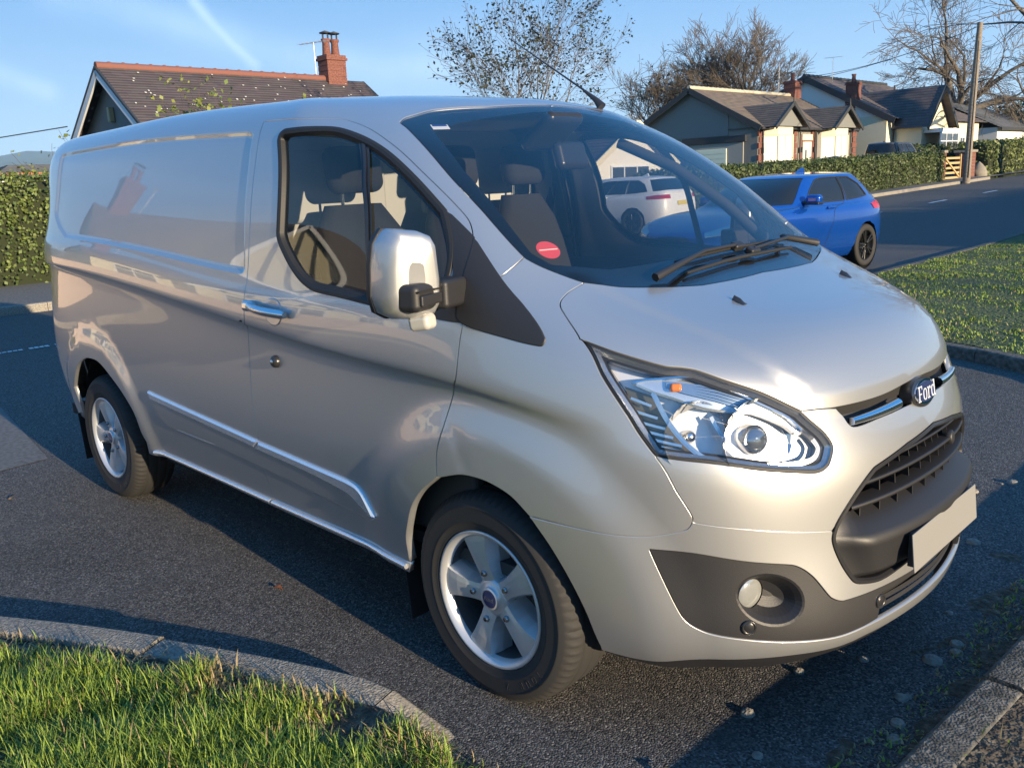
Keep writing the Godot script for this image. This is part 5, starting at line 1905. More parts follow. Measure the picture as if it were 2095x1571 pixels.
func verges() -> void:
	# near verge: soil mound with grass, behind the kerb
	var line := curve(KERB_NEAR, true, 6)
	var back := PackedVector2Array()
	for i in line.size():
		var d := (line[mini(i + 1, line.size() - 1)] - line[maxi(i - 1, 0)]).normalized()
		back.append(line[i] + Vector2(-d.y, d.x) * 0.115)
	var g := MB.new()
	var ns := FastNoiseLite.new()
	ns.seed = 77
	ns.frequency = 1.6
	ns.fractal_octaves = 4
	# rows from the kerb's back outwards
	var P := []
	var w := back.size()
	var lanes := [0.0, 0.03, 0.06, 0.10, 0.14, 0.18, 0.24, 0.30, 0.38, 0.48, 0.6, 0.8, 1.1, 1.6, 2.4, 4.0, 8.0]
	for j in lanes.size():
		for i in w:
			var d := (back[mini(i + 1, w - 1)] - back[maxi(i - 1, 0)]).normalized()
			var o := Vector2(-d.y, d.x)
			var p: Vector2 = back[i] + o * lanes[j]
			var y := 0.082 + 0.03 * smoothstep(0.0, 0.5, lanes[j]) + 0.035 * ns.get_noise_2d(p.x, p.y) * smoothstep(0.0, 0.12, lanes[j])
			y -= 0.075 * smoothstep(-0.15, 0.3, p.x) * (1.0 - smoothstep(1.9, 2.4, p.y))
			P.append(Vector3(p.x, y, p.y))
	g.grid(P, w, true, true)
	struct(put("verge_soil", g, M.soil))
	var soil2 := MB.new()       # the trodden soil between the two kerbs, in front of the camera
	var Q := []
	for j in 26:
		for i in 26:
			var x := lerpf(0.02, 1.09, i / 25.0)
			var z := lerpf(1.12, 3.2, j / 25.0)
			var y := -0.022 + 0.055 * smoothstep(0.0, 0.24, z - 1.16 + 0.10 * ns.get_noise_2d(x * 2, 7)) * (1.0 - smoothstep(0.30, 0.62, x + 0.1 * ns.get_noise_2d(z * 2, 9))) + 0.018 * ns.get_noise_2d(x * 3, z * 3)
			Q.append(Vector3(x, y, z))
	soil2.grid(Q, 26, true, true)
	struct(put("verge_soil", soil2, M.soil))
	var poly := back.duplicate()
	poly.append_array(PackedVector2Array([Vector2(0.55, 1.55), Vector2(0.75, 2.4), Vector2(-1.0, 3.4), Vector2(-3.0, 9.0)]))
	rng.seed = 1001
	var near := Geometry2D.intersect_polygons(poly, PackedVector2Array([Vector2(-2.5, 1.0), Vector2(0.6, 1.0), Vector2(0.6, 2.45), Vector2(-2.5, 2.45)]))[0] as PackedVector2Array
	scatter_grass("grass", near, 52000, 0.05, 0.13, 0.105, 0.06, "sunlit green grass with dry stems behind the near kerb", back)
	rng.seed = 1011
	scatter_grass("grass", PackedVector2Array([Vector2(-2.9, 3.9), Vector2(-2.45, 2.9), Vector2(-2.0, 2.45), Vector2(0.7, 2.45), Vector2(-0.5, 8.0), Vector2(-3.1, 9.0)]), 9000, 0.05, 0.12, 0.105, 0.08, "longer grass of the near verge running out of the frame at the lower left", PackedVector2Array(), 0.012)
	rng.seed = 1012
	scatter_grass("dead_grass", near, 9000, 0.03, 0.09, 0.098, 1.0, "matted dry stems lying among the near grass", PackedVector2Array(), 0.0045, 1.25)
	# sparse dry stems on the bare soil
	rng.seed = 1002
	scatter_grass("grass", PackedVector2Array([Vector2(0.0, 1.2), Vector2(0.55, 1.22), Vector2(0.5, 2.2), Vector2(0.0, 2.2)]), 900, 0.02, 0.08, 0.025, 0.6, "thin dry grass on the bare soil beside the van's front wheel")
	var gut := MB.new()
	var G := []
	for j in 60:
		for i in 9:
			var z := lerpf(-4.0, 1.7, j / 59.0)
			var x := 1.12 - 0.38 * i / 8.0
			if z < -2.2: x += (z + 2.2) * 0.12
			G.append(Vector3(x, -0.012 + 0.03 * (1.0 - i / 5.0) * 0.6 + 0.03 * ns.get_noise_2d(x * 3.0, z * 2.0), z))
	gut.grid(G, 9, true, false)
	struct(put("gutter_soil", gut, M.soil))
	rng.seed = 1020
	scatter_grass("gutter_moss", PackedVector2Array([Vector2(1.09, 1.7), Vector2(1.13, -0.4), Vector2(1.12, -2.4), Vector2(1.0, -2.4), Vector2(0.98, 0.2), Vector2(0.84, 1.7)]), 2000, 0.008, 0.026, 0.012, 0.5, "dark moss and weeds growing along the foot of the end kerb", PackedVector2Array(), 0.006)
	# verge at the head of the bay, behind the end kerb
	var e := MB.new()
	var ep := PackedVector2Array([Vector2(1.20, 4.0), Vector2(1.20, 0.62), Vector2(1.25, -0.4), Vector2(1.24, -2.2), Vector2(1.13, -3.5), Vector2(0.72, -4.36), Vector2(0.1, -4.74), Vector2(-0.48, -5.03), Vector2(-1.45, -5.42), Vector2(-2.3, -6.1), Vector2(-2.85, -7.25), Vector2(-3.1, -9.0), Vector2(-3.13, -14.0), Vector2(10, -14), Vector2(10, 4)])
	flat_poly(e, ep, 0.09)
	struct(put("verge_soil", e, M.soil))
	var tf := MB.new()
	flat_poly(tf, PackedVector2Array([Vector2(1.30, -1.9), Vector2(1.26, -2.6), Vector2(1.15, -3.5), Vector2(0.74, -4.38), Vector2(0.1, -4.77), Vector2(-0.48, -5.06), Vector2(-1.45, -5.45), Vector2(-2.3, -6.13), Vector2(-2.84, -7.28), Vector2(-3.08, -9.0), Vector2(-3.11, -14.0), Vector2(10, -14), Vector2(10, -1.0)]), 0.097)
	struct(put("grass_verge", tf, M.turf))
	rng.seed = 1003
	scatter_grass("grass", PackedVector2Array([Vector2(1.22, 2.6), Vector2(1.22, -2.0), Vector2(2.3, -2.0), Vector2(2.3, 2.6)]), 2600, 0.025, 0.08, 0.095, 0.75, "trampled dry grass behind the kerb in front of the van")
	rng.seed = 1004
	var lawn := PackedVector2Array([Vector2(1.30, -2.4), Vector2(0.78, -4.4), Vector2(0.1, -4.76), Vector2(-0.48, -5.05), Vector2(-1.45, -5.44), Vector2(-2.3, -6.12), Vector2(-2.83, -7.27), Vector2(-3.08, -9.0), Vector2(-3.1, -18.0), Vector2(5, -18), Vector2(5, -2.4)])
	scatter_grass("grass", lawn, 110000, 0.022, 0.05, 0.10, 0.14, "short mown grass of the verge beyond the van's bonnet", PackedVector2Array(), 0.011)
	var far := MB.new()
	sheet(far, -3.12, 60, -14, -120, 0.085, 20)
	struct(put("grass_verge", far, M.turf))
	for k in 26:
		var m := MB.new()
		var c := Vector2(rng.randf_range(0.55, 1.05), rng.randf_range(-2.2, 0.9))
		var r := rng.randf_range(0.01, 0.035)
		m.lathe(T(Vector3(c.x, 0.0, c.y), Vector3(0, rng.randf() * 360, rng.randf_range(-20, 20))), [Vector2(r, -0.004), Vector2(r * 0.8, r * 0.35), Vector2(r * 0.3, r * 0.55), Vector2(0, r * 0.5)], 7, true)
		tag(put("pebble", m, M.kerb), "small stone lying in the gutter between the van and the end kerb", "stone", "stones in the gutter")

# ---------------------------------------------------------------- houses
func slope(g: MB, a: Vector3, b: Vector3, c: Vector3, d: Vector3, tile_w: float, tile_h: float, tint: Color, lichen := 0.0) -> void:   # a, b along the eaves, d, c along the ridge: overlapping courses, each tile its own tone
	g.colored = true
	var up_l := a.distance_to(d)
	var rows := maxi(2, roundi(up_l / tile_h))
	var nn := (b - a).cross(d - a).normalized()
	if nn.y < 0: nn = -nn
	for j in rows:
		var t0 := float(j) / rows
		var t1 := minf(1.0, float(j + 1) / rows + 0.15 / rows)
		var l0 := a.lerp(d, t0)
		var r0 := b.lerp(c, t0)
		var l1 := a.lerp(d, t1)
		var r1 := b.lerp(c, t1)
		var n := maxi(1, roundi(l0.distance_to(r0) / tile_w))
		var sh := 0.5 if j % 2 else 0.0
		for i in n + 1:
			var s0 := clampf((i - sh) / n, 0, 1)
			var s1 := clampf((i + 1 - sh) / n, 0, 1)
			if s1 - s0 < 0.001: continue
			var k := rng.randf_range(0.82, 1.16)
			g.cur = Color(tint.r * k, tint.g * k * rng.randf_range(0.95, 1.05), tint.b * k)
			if rng.randf() < lichen: g.cur = Color(0.22, 0.22, 0.21)
			var lift := nn * (0.022 + 0.006 * rng.randf())
			var p0 := l0.lerp(r0, s0) + lift
			var p1 := l0.lerp(r0, s1) + lift
			var p2 := l1.lerp(r1, s1)
			var p3 := l1.lerp(r1, s0)
			g.quad(p0, p1, p2, p3, nn, nn, nn, nn)
			var f := Vector3(nn.x, 0, nn.z).normalized()
			g.quad(p0, p1, p1 - nn * 0.024, p0 - nn * 0.024, f, f, f, f)

func gable_house(label: String, x0: float, x1: float, z0: float, z1: float, y0: float, eaves: float, ridge: float, wall: Material, tint: Color, over := 0.3, tiles := Vector2(0.3, 0.22), lichen := 0.0) -> Node3D:       # ridge along z
	var o := thing("bungalow", label, "house", Vector3(0, 0, 0))
	var g := MB.new()
	var xm := (x0 + x1) * 0.5
	var pr := [Vector2(x0, y0 - 0.6), Vector2(x1, y0 - 0.6), Vector2(x1, eaves), Vector2(xm, ridge - 0.08), Vector2(x0, eaves)]
	g.prism(Transform3D(Basis.IDENTITY, Vector3(0, 0, z0)), pr, z1 - z0)
	part("wall", g, wall, o)
	var k := (ridge - eaves) / (xm - x0)
	var r := MB.new()
	var e0 := Vector3(x1 + over, eaves - k * over, 0)
	var e1 := Vector3(x0 - over, eaves - k * over, 0)
	for e in [e0, e1]:
		slope(r, e + Vector3(0, 0, z0 - over), e + Vector3(0, 0, z1 + over), Vector3(xm, ridge, z1 + over), Vector3(xm, ridge, z0 - over), tiles.x, tiles.y, tint, lichen)
	var roof := part("roof", r, M.slate, o)
	roof.set_meta("kind", "stuff")
	return o

func ridge_tiles(o: Node, a: Vector3, b: Vector3, material: Material, n: int, rad := 0.11) -> void:
	for i in n:
		var g := MB.new()
		var p := a.lerp(b, float(i) / n)
		var q := a.lerp(b, (i + 1.0) / n)
		var d := (b - a).normalized()
		g.tube([p, q - d * 0.05, q - d * 0.045, q + d * 0.01], [rad, rad, rad * 1.16, rad * 1.16], 8)
		part("ridge_tile", g, material, o)

func barge(o: Node, a: Vector3, b: Vector3, wide: float, out: Vector3, material: Material) -> void:
	var g := MB.new()
	var d := (b - a).normalized()
	var up := out.cross(d).normalized()
	if up.y < 0: up = -up
	g.box(Transform3D(Basis(d, up, d.cross(up)), (a + b) * 0.5), Vector3(a.distance_to(b), wide, 0.05))
	part("bargeboard", g, material, o)

func chimney(o: Node, p: Vector3, w: float, d: float, h: float, pots: int, cap := true) -> void:
	var g := MB.new()
	g.box(T(p + Vector3(0, h * 0.5, 0)), Vector3(w, h, d))
	var c := part("chimney", g, M.brick, o)
	# brick courses stand a little proud, so the stack is not a plain box
	var rows := int(h / 0.15)
	for j in rows:
		var b := MB.new()
		b.box(T(p + Vector3(0, (j + 0.5) * h / rows, 0)), Vector3(w + 0.02, h / rows - 0.022, d + 0.02))
		part("brick_course", b, M.brick, c)
	for s in 2:
		var t := MB.new()
		t.box(T(p + Vector3(0, h + 0.03 + 0.075 * s, 0)), Vector3(w + 0.10 - 0.06 * s, 0.07, d + 0.10 - 0.06 * s))
		part("corbel", t, M.brick, c)
	for k in pots:
		var q := MB.new()
		var off := (k - (pots - 1) * 0.5) * 0.30
		q.lathe(T(p + Vector3(0, h + 0.13, off)), [Vector2(0.13, 0), Vector2(0.12, 0.08), Vector2(0.10, 0.36), Vector2(0.13, 0.40), Vector2(0.13, 0.46), Vector2(0.09, 0.46), Vector2(0.0, 0.40)], 12)
		part("chimney_pot", q, M.brick, c)
		if cap:
			var w2 := MB.new()
			for s in 4:
				var a := TAU * s / 4
				w2.tube([p + Vector3(0.1 * cos(a), h + 0.58, off + 0.1 * sin(a)), p + Vector3(0.1 * cos(a), h + 0.74, off + 0.1 * sin(a))], [0.012, 0.012], 4)
			w2.lathe(T(p + Vector3(0, h + 0.74, off)), [Vector2(0.17, 0), Vector2(0.17, 0.02), Vector2(0.0, 0.08)], 10, true)
			part("chimney_cowl", w2, M.fascia, c)

func aerial(o: Node, p: Vector3, h: float) -> void:
	var g := MB.new()
	g.tube([p, p + Vector3(0, h, 0)], [0.016, 0.014], 5)
	g.tube([p + Vector3(-0.5, h, 0.15), p + Vector3(0.5, h, -0.15)], [0.010, 0.010], 4)
	for i in 7:
		var q := p + Vector3(-0.45 + 0.15 * i, h, 0.135 - 0.045 * i)
		g.tube([q + Vector3(0.04, 0, 0.14), q - Vector3(0.04, 0, 0.14)], [0.006, 0.006], 4)
	part("tv_aerial", g, mat(lin(0.5, 0.5, 0.5), 0.4, 0.6), o)

func window(o: Node, t: Transform3D, w: float, h: float, nx: int, ny: int, frame_m: Material = null, blind: Material = null, opening := 0.06) -> void:      # in the local xy plane, facing local z
	if frame_m == null: frame_m = M.upvc
	var f := MB.new()
	var b := 0.06
	for s in [-1.0, 1.0]:
		f.box(t * T(Vector3(s * (w - b) * 0.5, 0, 0.012)), Vector3(b, h, 0.06))
		f.box(t * T(Vector3(0, s * (h - b) * 0.5, 0.014)), Vector3(w - 2 * b, b, 0.06))
	for i in range(1, nx): f.box(t * T(Vector3(-w * 0.5 + w * i / nx, 0, 0.010)), Vector3(0.05, h - 2 * b, 0.055))
	for i in range(1, ny): f.box(t * T(Vector3(0, -h * 0.5 + h * (0.66 if ny == 2 else float(i) / ny), 0.008)), Vector3(w - 2 * b, 0.05, 0.05))
	var wn := part("window", f, frame_m, o)
	var nyy := maxi(ny, 1)
	for i in nx:
		for j in nyy:
			var y0 := -h * 0.5 + h * (0.0 if j == 0 else (0.66 if ny == 2 else float(j) / ny))
			var y1 := -h * 0.5 + h * (1.0 if j == nyy - 1 else (0.66 if ny == 2 else float(j + 1) / ny))
			var p := MB.new()
			p.box(t * T(Vector3(-w * 0.5 + w * (i + 0.5) / nx, (y0 + y1) * 0.5, 0.004)), Vector3(w / nx - 0.05, y1 - y0 - 0.05, 0.012))
			part("pane", p, blind if blind else M.pane, wn)
	var sl := MB.new()
	sl.box(t * T(Vector3(0, -h * 0.5 - 0.05, 0.05)), Vector3(w + 0.12, 0.08, 0.16))
	part("sill", sl, frame_m, wn)

func facing(p: Vector3, dir: Vector3) -> Transform3D:
	return frame(p, dir)

func slab(o: Node, called: String, p: Vector3, s: Vector3, m: Material) -> MeshInstance3D:
	var g := MB.new()
	g.box(T(p), s)
	return part(called, g, m, o)

func bungalow_left() -> void:
	rng.seed = 50
	var x0 := -23.9
	var x1 := -17.1
	var tint := Color(0.050, 0.041, 0.046)
	var dash := mat(Color.WHITE, 0.95)
	dash.albedo_texture = noise_tex(84, 0.2, 256, 3, [0.0, lin(0.13, 0.128, 0.122), 1.0, lin(0.30, 0.295, 0.28)])
	tri_mat(dash, 1.4)
	var o := gable_house("bungalow with dark tiled roof, red ridge and white gable boards left behind the van", x0, x1, -13.7, -6.5, -0.2, 2.25, 4.70, dash, tint, 0.28, Vector2(0.24, 0.115), 0.0)
	var li := MB.new()
	for k in 150:
		var t := pow(rng.randf(), 0.8)
		var s := rng.randf()
		var q := Vector3(-20.5, 4.70, 0).lerp(Vector3(-17.1, 2.25, 0), t) + Vector3(0.02, 0.035, lerpf(-13.6, -6.4, s))
		li.rbox(Transform3D(Basis(Vector3.BACK, -0.62), q), Vector3(rng.randf_range(0.02, 0.05), 0.012, rng.randf_range(0.02, 0.06)), 0.005, 1)
	var lic := part("lichen", li, mat(lin(0.5, 0.5, 0.47), 0.9), o)
	lic.set_meta("kind", "stuff")
	o.position = Vector3.ZERO
	var clay := mat(lin(0.17, 0.068, 0.052), 0.8)
	ridge_tiles(o, Vector3(-20.5, 4.71, -6.2), Vector3(-20.5, 4.71, -12.7), clay, 19, 0.10)
	var wh := mat(lin(0.62, 0.64, 0.66), 0.6)
	for z in [-6.20, -14.02]:
		barge(o, Vector3(-20.5, 4.56, z), Vector3(x1 + 0.28, 1.93, z), 0.20, Vector3(0, 0, 1), wh)
		barge(o, Vector3(-20.5, 4.56, z), Vector3(x0 - 0.28, 1.93, z), 0.20, Vector3(0, 0, 1), wh)
		barge(o, Vector3(-20.5, 4.68, z + 0.012), Vector3(x1 + 0.3, 2.05, z + 0.012), 0.06, Vector3(0, 0, 1), M.fascia)
		barge(o, Vector3(-20.5, 4.68, z + 0.012), Vector3(x0 - 0.3, 2.05, z + 0.012), 0.06, Vector3(0, 0, 1), M.fascia)
	chimney(o, Vector3(-20.5, 4.3, -12.95), 0.46, 0.62, 0.92, 2)
	aerial(o, Vector3(-20.6, 4.7, -12.45), 1.0)
	var lamp := MB.new()
	lamp.rbox(T(Vector3(-20.55, 3.6, -6.42)), Vector3(0.12, 0.36, 0.14), 0.03)
	part("wall_lamp", lamp, mat(lin(0.35, 0.30, 0.18), 0.5), o)
	for z in [-8.0, -11.5]: window(o, facing(Vector3(x1 + 0.02, 1.35, z), Vector3.RIGHT), 1.8, 1.2, 3, 2)
	window(o, facing(Vector3(-19.4, 1.3, -6.48), Vector3.BACK), 1.5, 1.2, 2, 2)
	var gt := MB.new()
	gt.tube([Vector3(x1 + 0.34, 2.12, -5.9), Vector3(x1 + 0.34, 2.12, -14.5)], [0.06, 0.06], 6)
	part("gutter", gt, M.fascia, o)

func houses_right() -> void:
	rng.seed = 60
	# A: pebble-dashed bungalow, garage in its gable, two bays under small gables towards the road
	var x0 := -27.4
	var x1 := -20.0
	var za := -36.7
	var zb := -47.2
	var y0 := 0.55
	var tint := Color(0.110, 0.088, 0.068)
	var o := gable_house("pebble dashed bungalow with grey roof, garage in its gable and two lit bays", x0, x1, zb, za, y0, 3.75, 5.72, M.pebble, tint, 0.3, Vector2(0.34, 0.20))
	ridge_tiles(o, Vector3(-23.7, 5.74, za + 0.3), Vector3(-23.7, 5.74, zb), mat(lin(0.42, 0.38, 0.28), 0.85), 24, 0.11)
	for s in [x0 - 0.3, x1 + 0.3]:
		barge(o, Vector3(-23.7, 5.62, za + 0.32), Vector3(s, 3.52, za + 0.32), 0.26, Vector3(0, 0, 1), M.fascia)
		barge(o, Vector3(-23.7, 5.62, zb - 0.32), Vector3(s, 3.52, zb - 0.32), 0.26, Vector3(0, 0, 1), M.fascia)
	# smooth dark render in the gable, garage door, lintel
	var dk := mat(lin(0.15, 0.145, 0.14), 0.95)
	var ga := MB.new()
	ga.prism(T(Vector3(0, 0, za)), [Vector2(-26.3, 3.3), Vector2(-21.6, 3.3), Vector2(-21.6, 4.35), Vector2(-23.7, 5.3), Vector2(-26.3, 4.0)], 0.03)
	part("gable_render", ga, mat(lin(0.21, 0.205, 0.195), 0.95), o)
	slab(o, "lintel", Vector3(-22.4, 3.12, za + 0.05), Vector3(3.6, 0.30, 0.18), M.fascia)
	slab(o, "garage_reveal", Vector3(-22.35, 1.7, za + 0.02), Vector3(3.2, 2.5, 0.08), mat(lin(0.30, 0.29, 0.26), 0.9))
	var gd := slab(o, "garage_door", Vector3(-22.6, 1.62, za + 0.08), Vector3(1.9, 2.15, 0.04), mat(lin(0.62, 0.66, 0.52), 0.6))
	for k in 9: slab(gd, "door_slat", Vector3(-22.6, 0.68 + 0.235 * k, za + 0.105), Vector3(1.9, 0.20, 0.03), mat(lin(0.66, 0.70, 0.55), 0.6))
	for z in [za, -40.05, -42.2, zb + 0.02]:
		var q := MB.new()
		for j in 11: q.box(T(Vector3(x1 + 0.02, y0 + 0.18 + 0.285 * j, z - 0.25)), Vector3(0.10, 0.255, (0.55 if j % 2 else 0.40)))
		part("brick_quoin", q, M.brick, o)
	for zz in [-38.4, -44.7]:
		# bay: canted sides, stone piers, three tall windows, small gable above
		var b := MB.new()
		var pl := [Vector2(x1 - 0.1, -(zz - 1.35)), Vector2(x1 + 0.55, -(zz - 0.75)), Vector2(x1 + 0.55, -(zz + 0.75)), Vector2(x1 - 0.1, -(zz + 1.35))]
		b.prism(Transform3D(Basis(Vector3.RIGHT, Vector3.FORWARD, Vector3.UP), Vector3(0, y0 - 0.3, 0)), pl, 1.15)
		part("bay", b, M.render_cream, o)
		b = MB.new()
		b.prism(Transform3D(Basis(Vector3.RIGHT, Vector3.FORWARD, Vector3.UP), Vector3(0, 3.22, 0)), pl, 0.36)
		part("bay_head", b, M.render_cream, o)
		for q in [[0.0, 1.5, Vector3.RIGHT, x1 + 0.53, zz], [0.0, 0.95, Vector3(0.68, 0, 0.73), x1 + 0.23, zz + 1.03], [0.0, 0.95, Vector3(0.68, 0, -0.73), x1 + 0.23, zz - 1.03]]:
			window(bay_parent(o), facing(Vector3(q[3], 2.32, q[4]), q[2]), q[1], 1.78, 2 if q[1] > 1.2 else 1, 1, M.render_cream, mat(lin(0.70, 0.69, 0.66), 0.3))
		var r := MB.new()
		var zt := 1.75
		for s in [-1.0, 1.0]:
			slope(r, Vector3(x1 + 0.95, 3.55, zz + s * zt), Vector3(x1 - 1.6, 3.55, zz + s * zt), Vector3(x1 - 2.3, 4.72, zz), Vector3(x1 + 0.95, 4.72, zz), 0.34, 0.2, tint)
		var rp := part("bay_roof", r, M.slate, o)
		rp.set_meta("kind", "stuff")
		var gb := MB.new()
		gb.prism(frame(Vector3(x1 + 0.66, 0, zz), Vector3.RIGHT), [Vector2(-1.5, 3.60), Vector2(1.5, 3.60), Vector2(0, 4.58)], 0.06)
		part("bay_gable", gb, mat(lin(0.16, 0.165, 0.16), 0.8), o)
		for s in [-1.0, 1.0]:
			barge(o, Vector3(x1 + 0.97, 4.66, zz), Vector3(x1 + 0.97, 3.50, zz + s * 1.75), 0.17, Vector3(1, 0, 0), M.fascia)
		var fn := MB.new()
		fn.tube([Vector3(x1 + 0.95, 4.7, zz), Vector3(x1 + 0.95, 5.05, zz)], [0.05, 0.02], 6)
		part("finial", fn, M.fascia, o)
	slab(o, "door_surround", Vector3(x1 + 0.03, 1.85, -41.6), Vector3(0.08, 2.75, 1.3), M.brick)
	slab(o, "door_head", Vector3(x1 + 0.08, 3.12, -41.6), Vector3(0.10, 0.30, 1.1), M.render_cream)
	var dr := slab(o, "front_door", Vector3(x1 + 0.09, 1.72, -41.6), Vector3(0.06, 2.35, 0.95), mat(lin(0.58, 0.60, 0.50), 0.4))
	slab(dr, "door_light", Vector3(x1 + 0.125, 1.9, -41.45), Vector3(0.02, 1.2, 0.14), M.pane)
	for z in [-37.0, -40.8, -42.5, -46.8]:
		var dp := MB.new()
		dp.tube([Vector3(x1 + 0.12, 3.5, z), Vector3(x1 + 0.12, y0, z)], [0.045, 0.045], 6)
		part("drainpipe", dp, M.fascia, o)
	for z in [-40.9, -42.35, -36.95]:
		slab(o, "wall_light", Vector3(x1 + 0.14, 2.5, z), Vector3(0.10, 0.26, 0.10), M.fascia)
	chimney(o, Vector3(-23.7, 5.35, zb - 0.1), 0.7, 0.75, 1.05, 1, false)
	aerial(o, Vector3(-24.2, 5.9, zb + 0.6), 1.7)
	var gt := MB.new()
	gt.tube([Vector3(x1 + 0.36, 3.52, za + 0.3), Vector3(x1 + 0.36, 3.52, zb)], [0.065, 0.065], 6)
	part("gutter", gt, M.fascia, o)
	# B: cream house with hipped slate roof and a porch gable
	rng.seed = 61
	var b0 := thing("bungalow", "cream rendered house with slate roof and pointed porch gable right of the chimneys", "house")
	var y1 := 0.9
	var wall := MB.new()
	wall.box(T(Vector3(-24.0, 2.4, -57.5)), Vector3(10.0, 3.8, 16.0))
	part("wall", wall, M.render_cream, b0)
	var gw := MB.new()
	gw.prism(T(Vector3(0, 0, -50.0)), [Vector2(-29.0, 4.25), Vector2(-19.0, 4.25), Vector2(-24.0, 6.88)], 0.45)
	part("gable", gw, M.render_white, b0)
	var r2 := MB.new()
	var tb := Color(0.085, 0.070, 0.066)
	slope(r2, Vector3(-18.6, 4.1, -49.3), Vector3(-18.6, 4.1, -66.0), Vector3(-24.0, 6.95, -61.5), Vector3(-24.0, 6.95, -49.3), 0.4, 0.26, tb)
	slope(r2, Vector3(-29.4, 4.1, -49.3), Vector3(-29.4, 4.1, -66.0), Vector3(-24.0, 6.95, -61.5), Vector3(-24.0, 6.95, -49.3), 0.4, 0.26, tb)
	slope(r2, Vector3(-18.6, 4.1, -66.0), Vector3(-29.4, 4.1, -66.0), Vector3(-24.0, 6.95, -61.5), Vector3(-24.0, 6.95, -61.5), 0.4, 0.26, tb)
	var rr := part("roof", r2, M.slate, b0)
	rr.set_meta("kind", "stuff")
	ridge_tiles(b0, Vector3(-24, 6.97, -49.3), Vector3(-24, 6.97, -61.5), M.fascia, 22, 0.12)
	barge(b0, Vector3(-24.0, 6.82, -49.3), Vector3(-18.5, 3.95, -49.3), 0.34, Vector3(0, 0, 1), M.fascia)
	barge(b0, Vector3(-24.0, 6.82, -49.3), Vector3(-29.5, 3.95, -49.3), 0.34, Vector3(0, 0, 1), M.fascia)
	# porch wing
	var pw := MB.new()
	pw.prism(frame(Vector3(-19.2, 0, -52.6), Vector3.RIGHT), [Vector2(-2.1, 0.3), Vector2(2.1, 0.3), Vector2(2.1, 3.75), Vector2(0, 5.75), Vector2(-2.1, 3.75)], 1.8)
	part("porch_wall", pw, M.render_cream, b0)
	var pr := MB.new()
	for s in [-1.0, 1.0]:
		slope(pr, Vector3(-16.95, 3.52, -52.6 + s * 2.45), Vector3(-21.0, 3.52, -52.6 + s * 2.45), Vector3(-23.4, 5.88, -52.6), Vector3(-16.95, 5.88, -52.6), 0.36, 0.22, tb)
	var prr := part("porch_roof", pr, M.slate, b0)
	prr.set_meta("kind", "stuff")
	for s in [-1.0, 1.0]: barge(b0, Vector3(-16.93, 5.82, -52.6), Vector3(-16.93, 3.42, -52.6 + s * 2.5), 0.26, Vector3(1, 0, 0), M.fascia)
	var plq := MB.new()
	plq.lathe(frame(Vector3(-17.38, 4.75, -52.6), Vector3.RIGHT) * Transform3D(Basis(Vector3.RIGHT, PI / 2), Vector3.ZERO), [Vector2(0.14, 0), Vector2(0.12, 0.05), Vector2(0, 0.06)], 10)
	part("gable_plaque", plq, M.brick, b0)
	var bw := MB.new()
	bw.box(T(Vector3(-17.0, 1.2, -52.4)), Vector3(0.9, 1.2, 3.0))
	part("bay", bw, M.upvc, b0)
	slab(b0, "bay_head", Vector3(-17.0, 3.32, -52.4), Vector3(1.0, 0.22, 3.3), M.upvc)
	window(b0, facing(Vector3(-16.54, 2.5, -52.4), Vector3.RIGHT), 2.9, 1.4, 3, 2)
	window(b0, facing(Vector3(-18.98, 2.5, -58.6), Vector3.RIGHT), 1.2, 1.3, 2, 2)
	window(b0, facing(Vector3(-18.98, 2.5, -62.2), Vector3.RIGHT), 1.0, 1.3, 2, 2)
	for z in [-57.0, -60.4, -64.0]:
		var hb := MB.new()
		hb.lathe(T(Vector3(-18.7, 2.25, z)), [Vector2(0.05, 0.0), Vector2(0.2, 0.12), Vector2(0.24, 0.25), Vector2(0.0, 0.33)], 10)
		part("hanging_basket", hb, mat(lin(0.10, 0.07, 0.04), 0.9), b0)
	for z in [-50.3, -55.2, -60.0]:
		var dp := MB.new()
		dp.tube([Vector3(-18.9, 4.0, z), Vector3(-18.9, 0.7, z)], [0.05, 0.05], 6)
		part("drainpipe", dp, M.fascia, b0)
	chimney(b0, Vector3(-21.2, 3.9, -49.9), 0.6, 0.7, 2.3, 1, false)
	aerial(b0, Vector3(-23.0, 6.6, -51.0), 1.4)
	var vp := MB.new()
	vp.tube([Vector3(-21.6, 5.4, -57.0), Vector3(-21.6, 6.5, -57.0)], [0.06, 0.06], 6)
	part("soil_pipe", vp, M.fascia, b0)
	# C: low white garage beyond
	rng.seed = 62
	var c := thing("garage", "low white garage with grey tiled roof behind the telegraph pole", "garage")
	var cw := MB.new()
	cw.box(T(Vector3(-22.5, 2.3, -73.0)), Vector3(8.0, 3.0, 10.0))
	part("wall", cw, M.render_white, c)
	var cr := MB.new()
	slope(cr, Vector3(-18.2, 3.75, -67.7), Vector3(-18.2, 3.75, -78.4), Vector3(-22.5, 5.9, -76.0), Vector3(-22.5, 5.9, -67.7), 0.4, 0.28, Color(0.075, 0.08, 0.085))
	slope(cr, Vector3(-18.2, 3.75, -78.4), Vector3(-26.8, 3.75, -78.4), Vector3(-22.5, 5.9, -76.0), Vector3(-22.5, 5.9, -76.0), 0.4, 0.28, Color(0.075, 0.08, 0.085))
	slope(cr, Vector3(-26.8, 3.75, -67.7), Vector3(-26.8, 3.75, -78.4), Vector3(-22.5, 5.9, -76.0), Vector3(-22.5, 5.9, -67.7), 0.4, 0.28, Color(0.075, 0.08, 0.085))
	var crr := part("roof", cr, M.slate, c)
	crr.set_meta("kind", "stuff")
	slab(c, "fascia_board", Vector3(-18.15, 3.68, -73.0), Vector3(0.06, 0.22, 10.6), M.fascia)

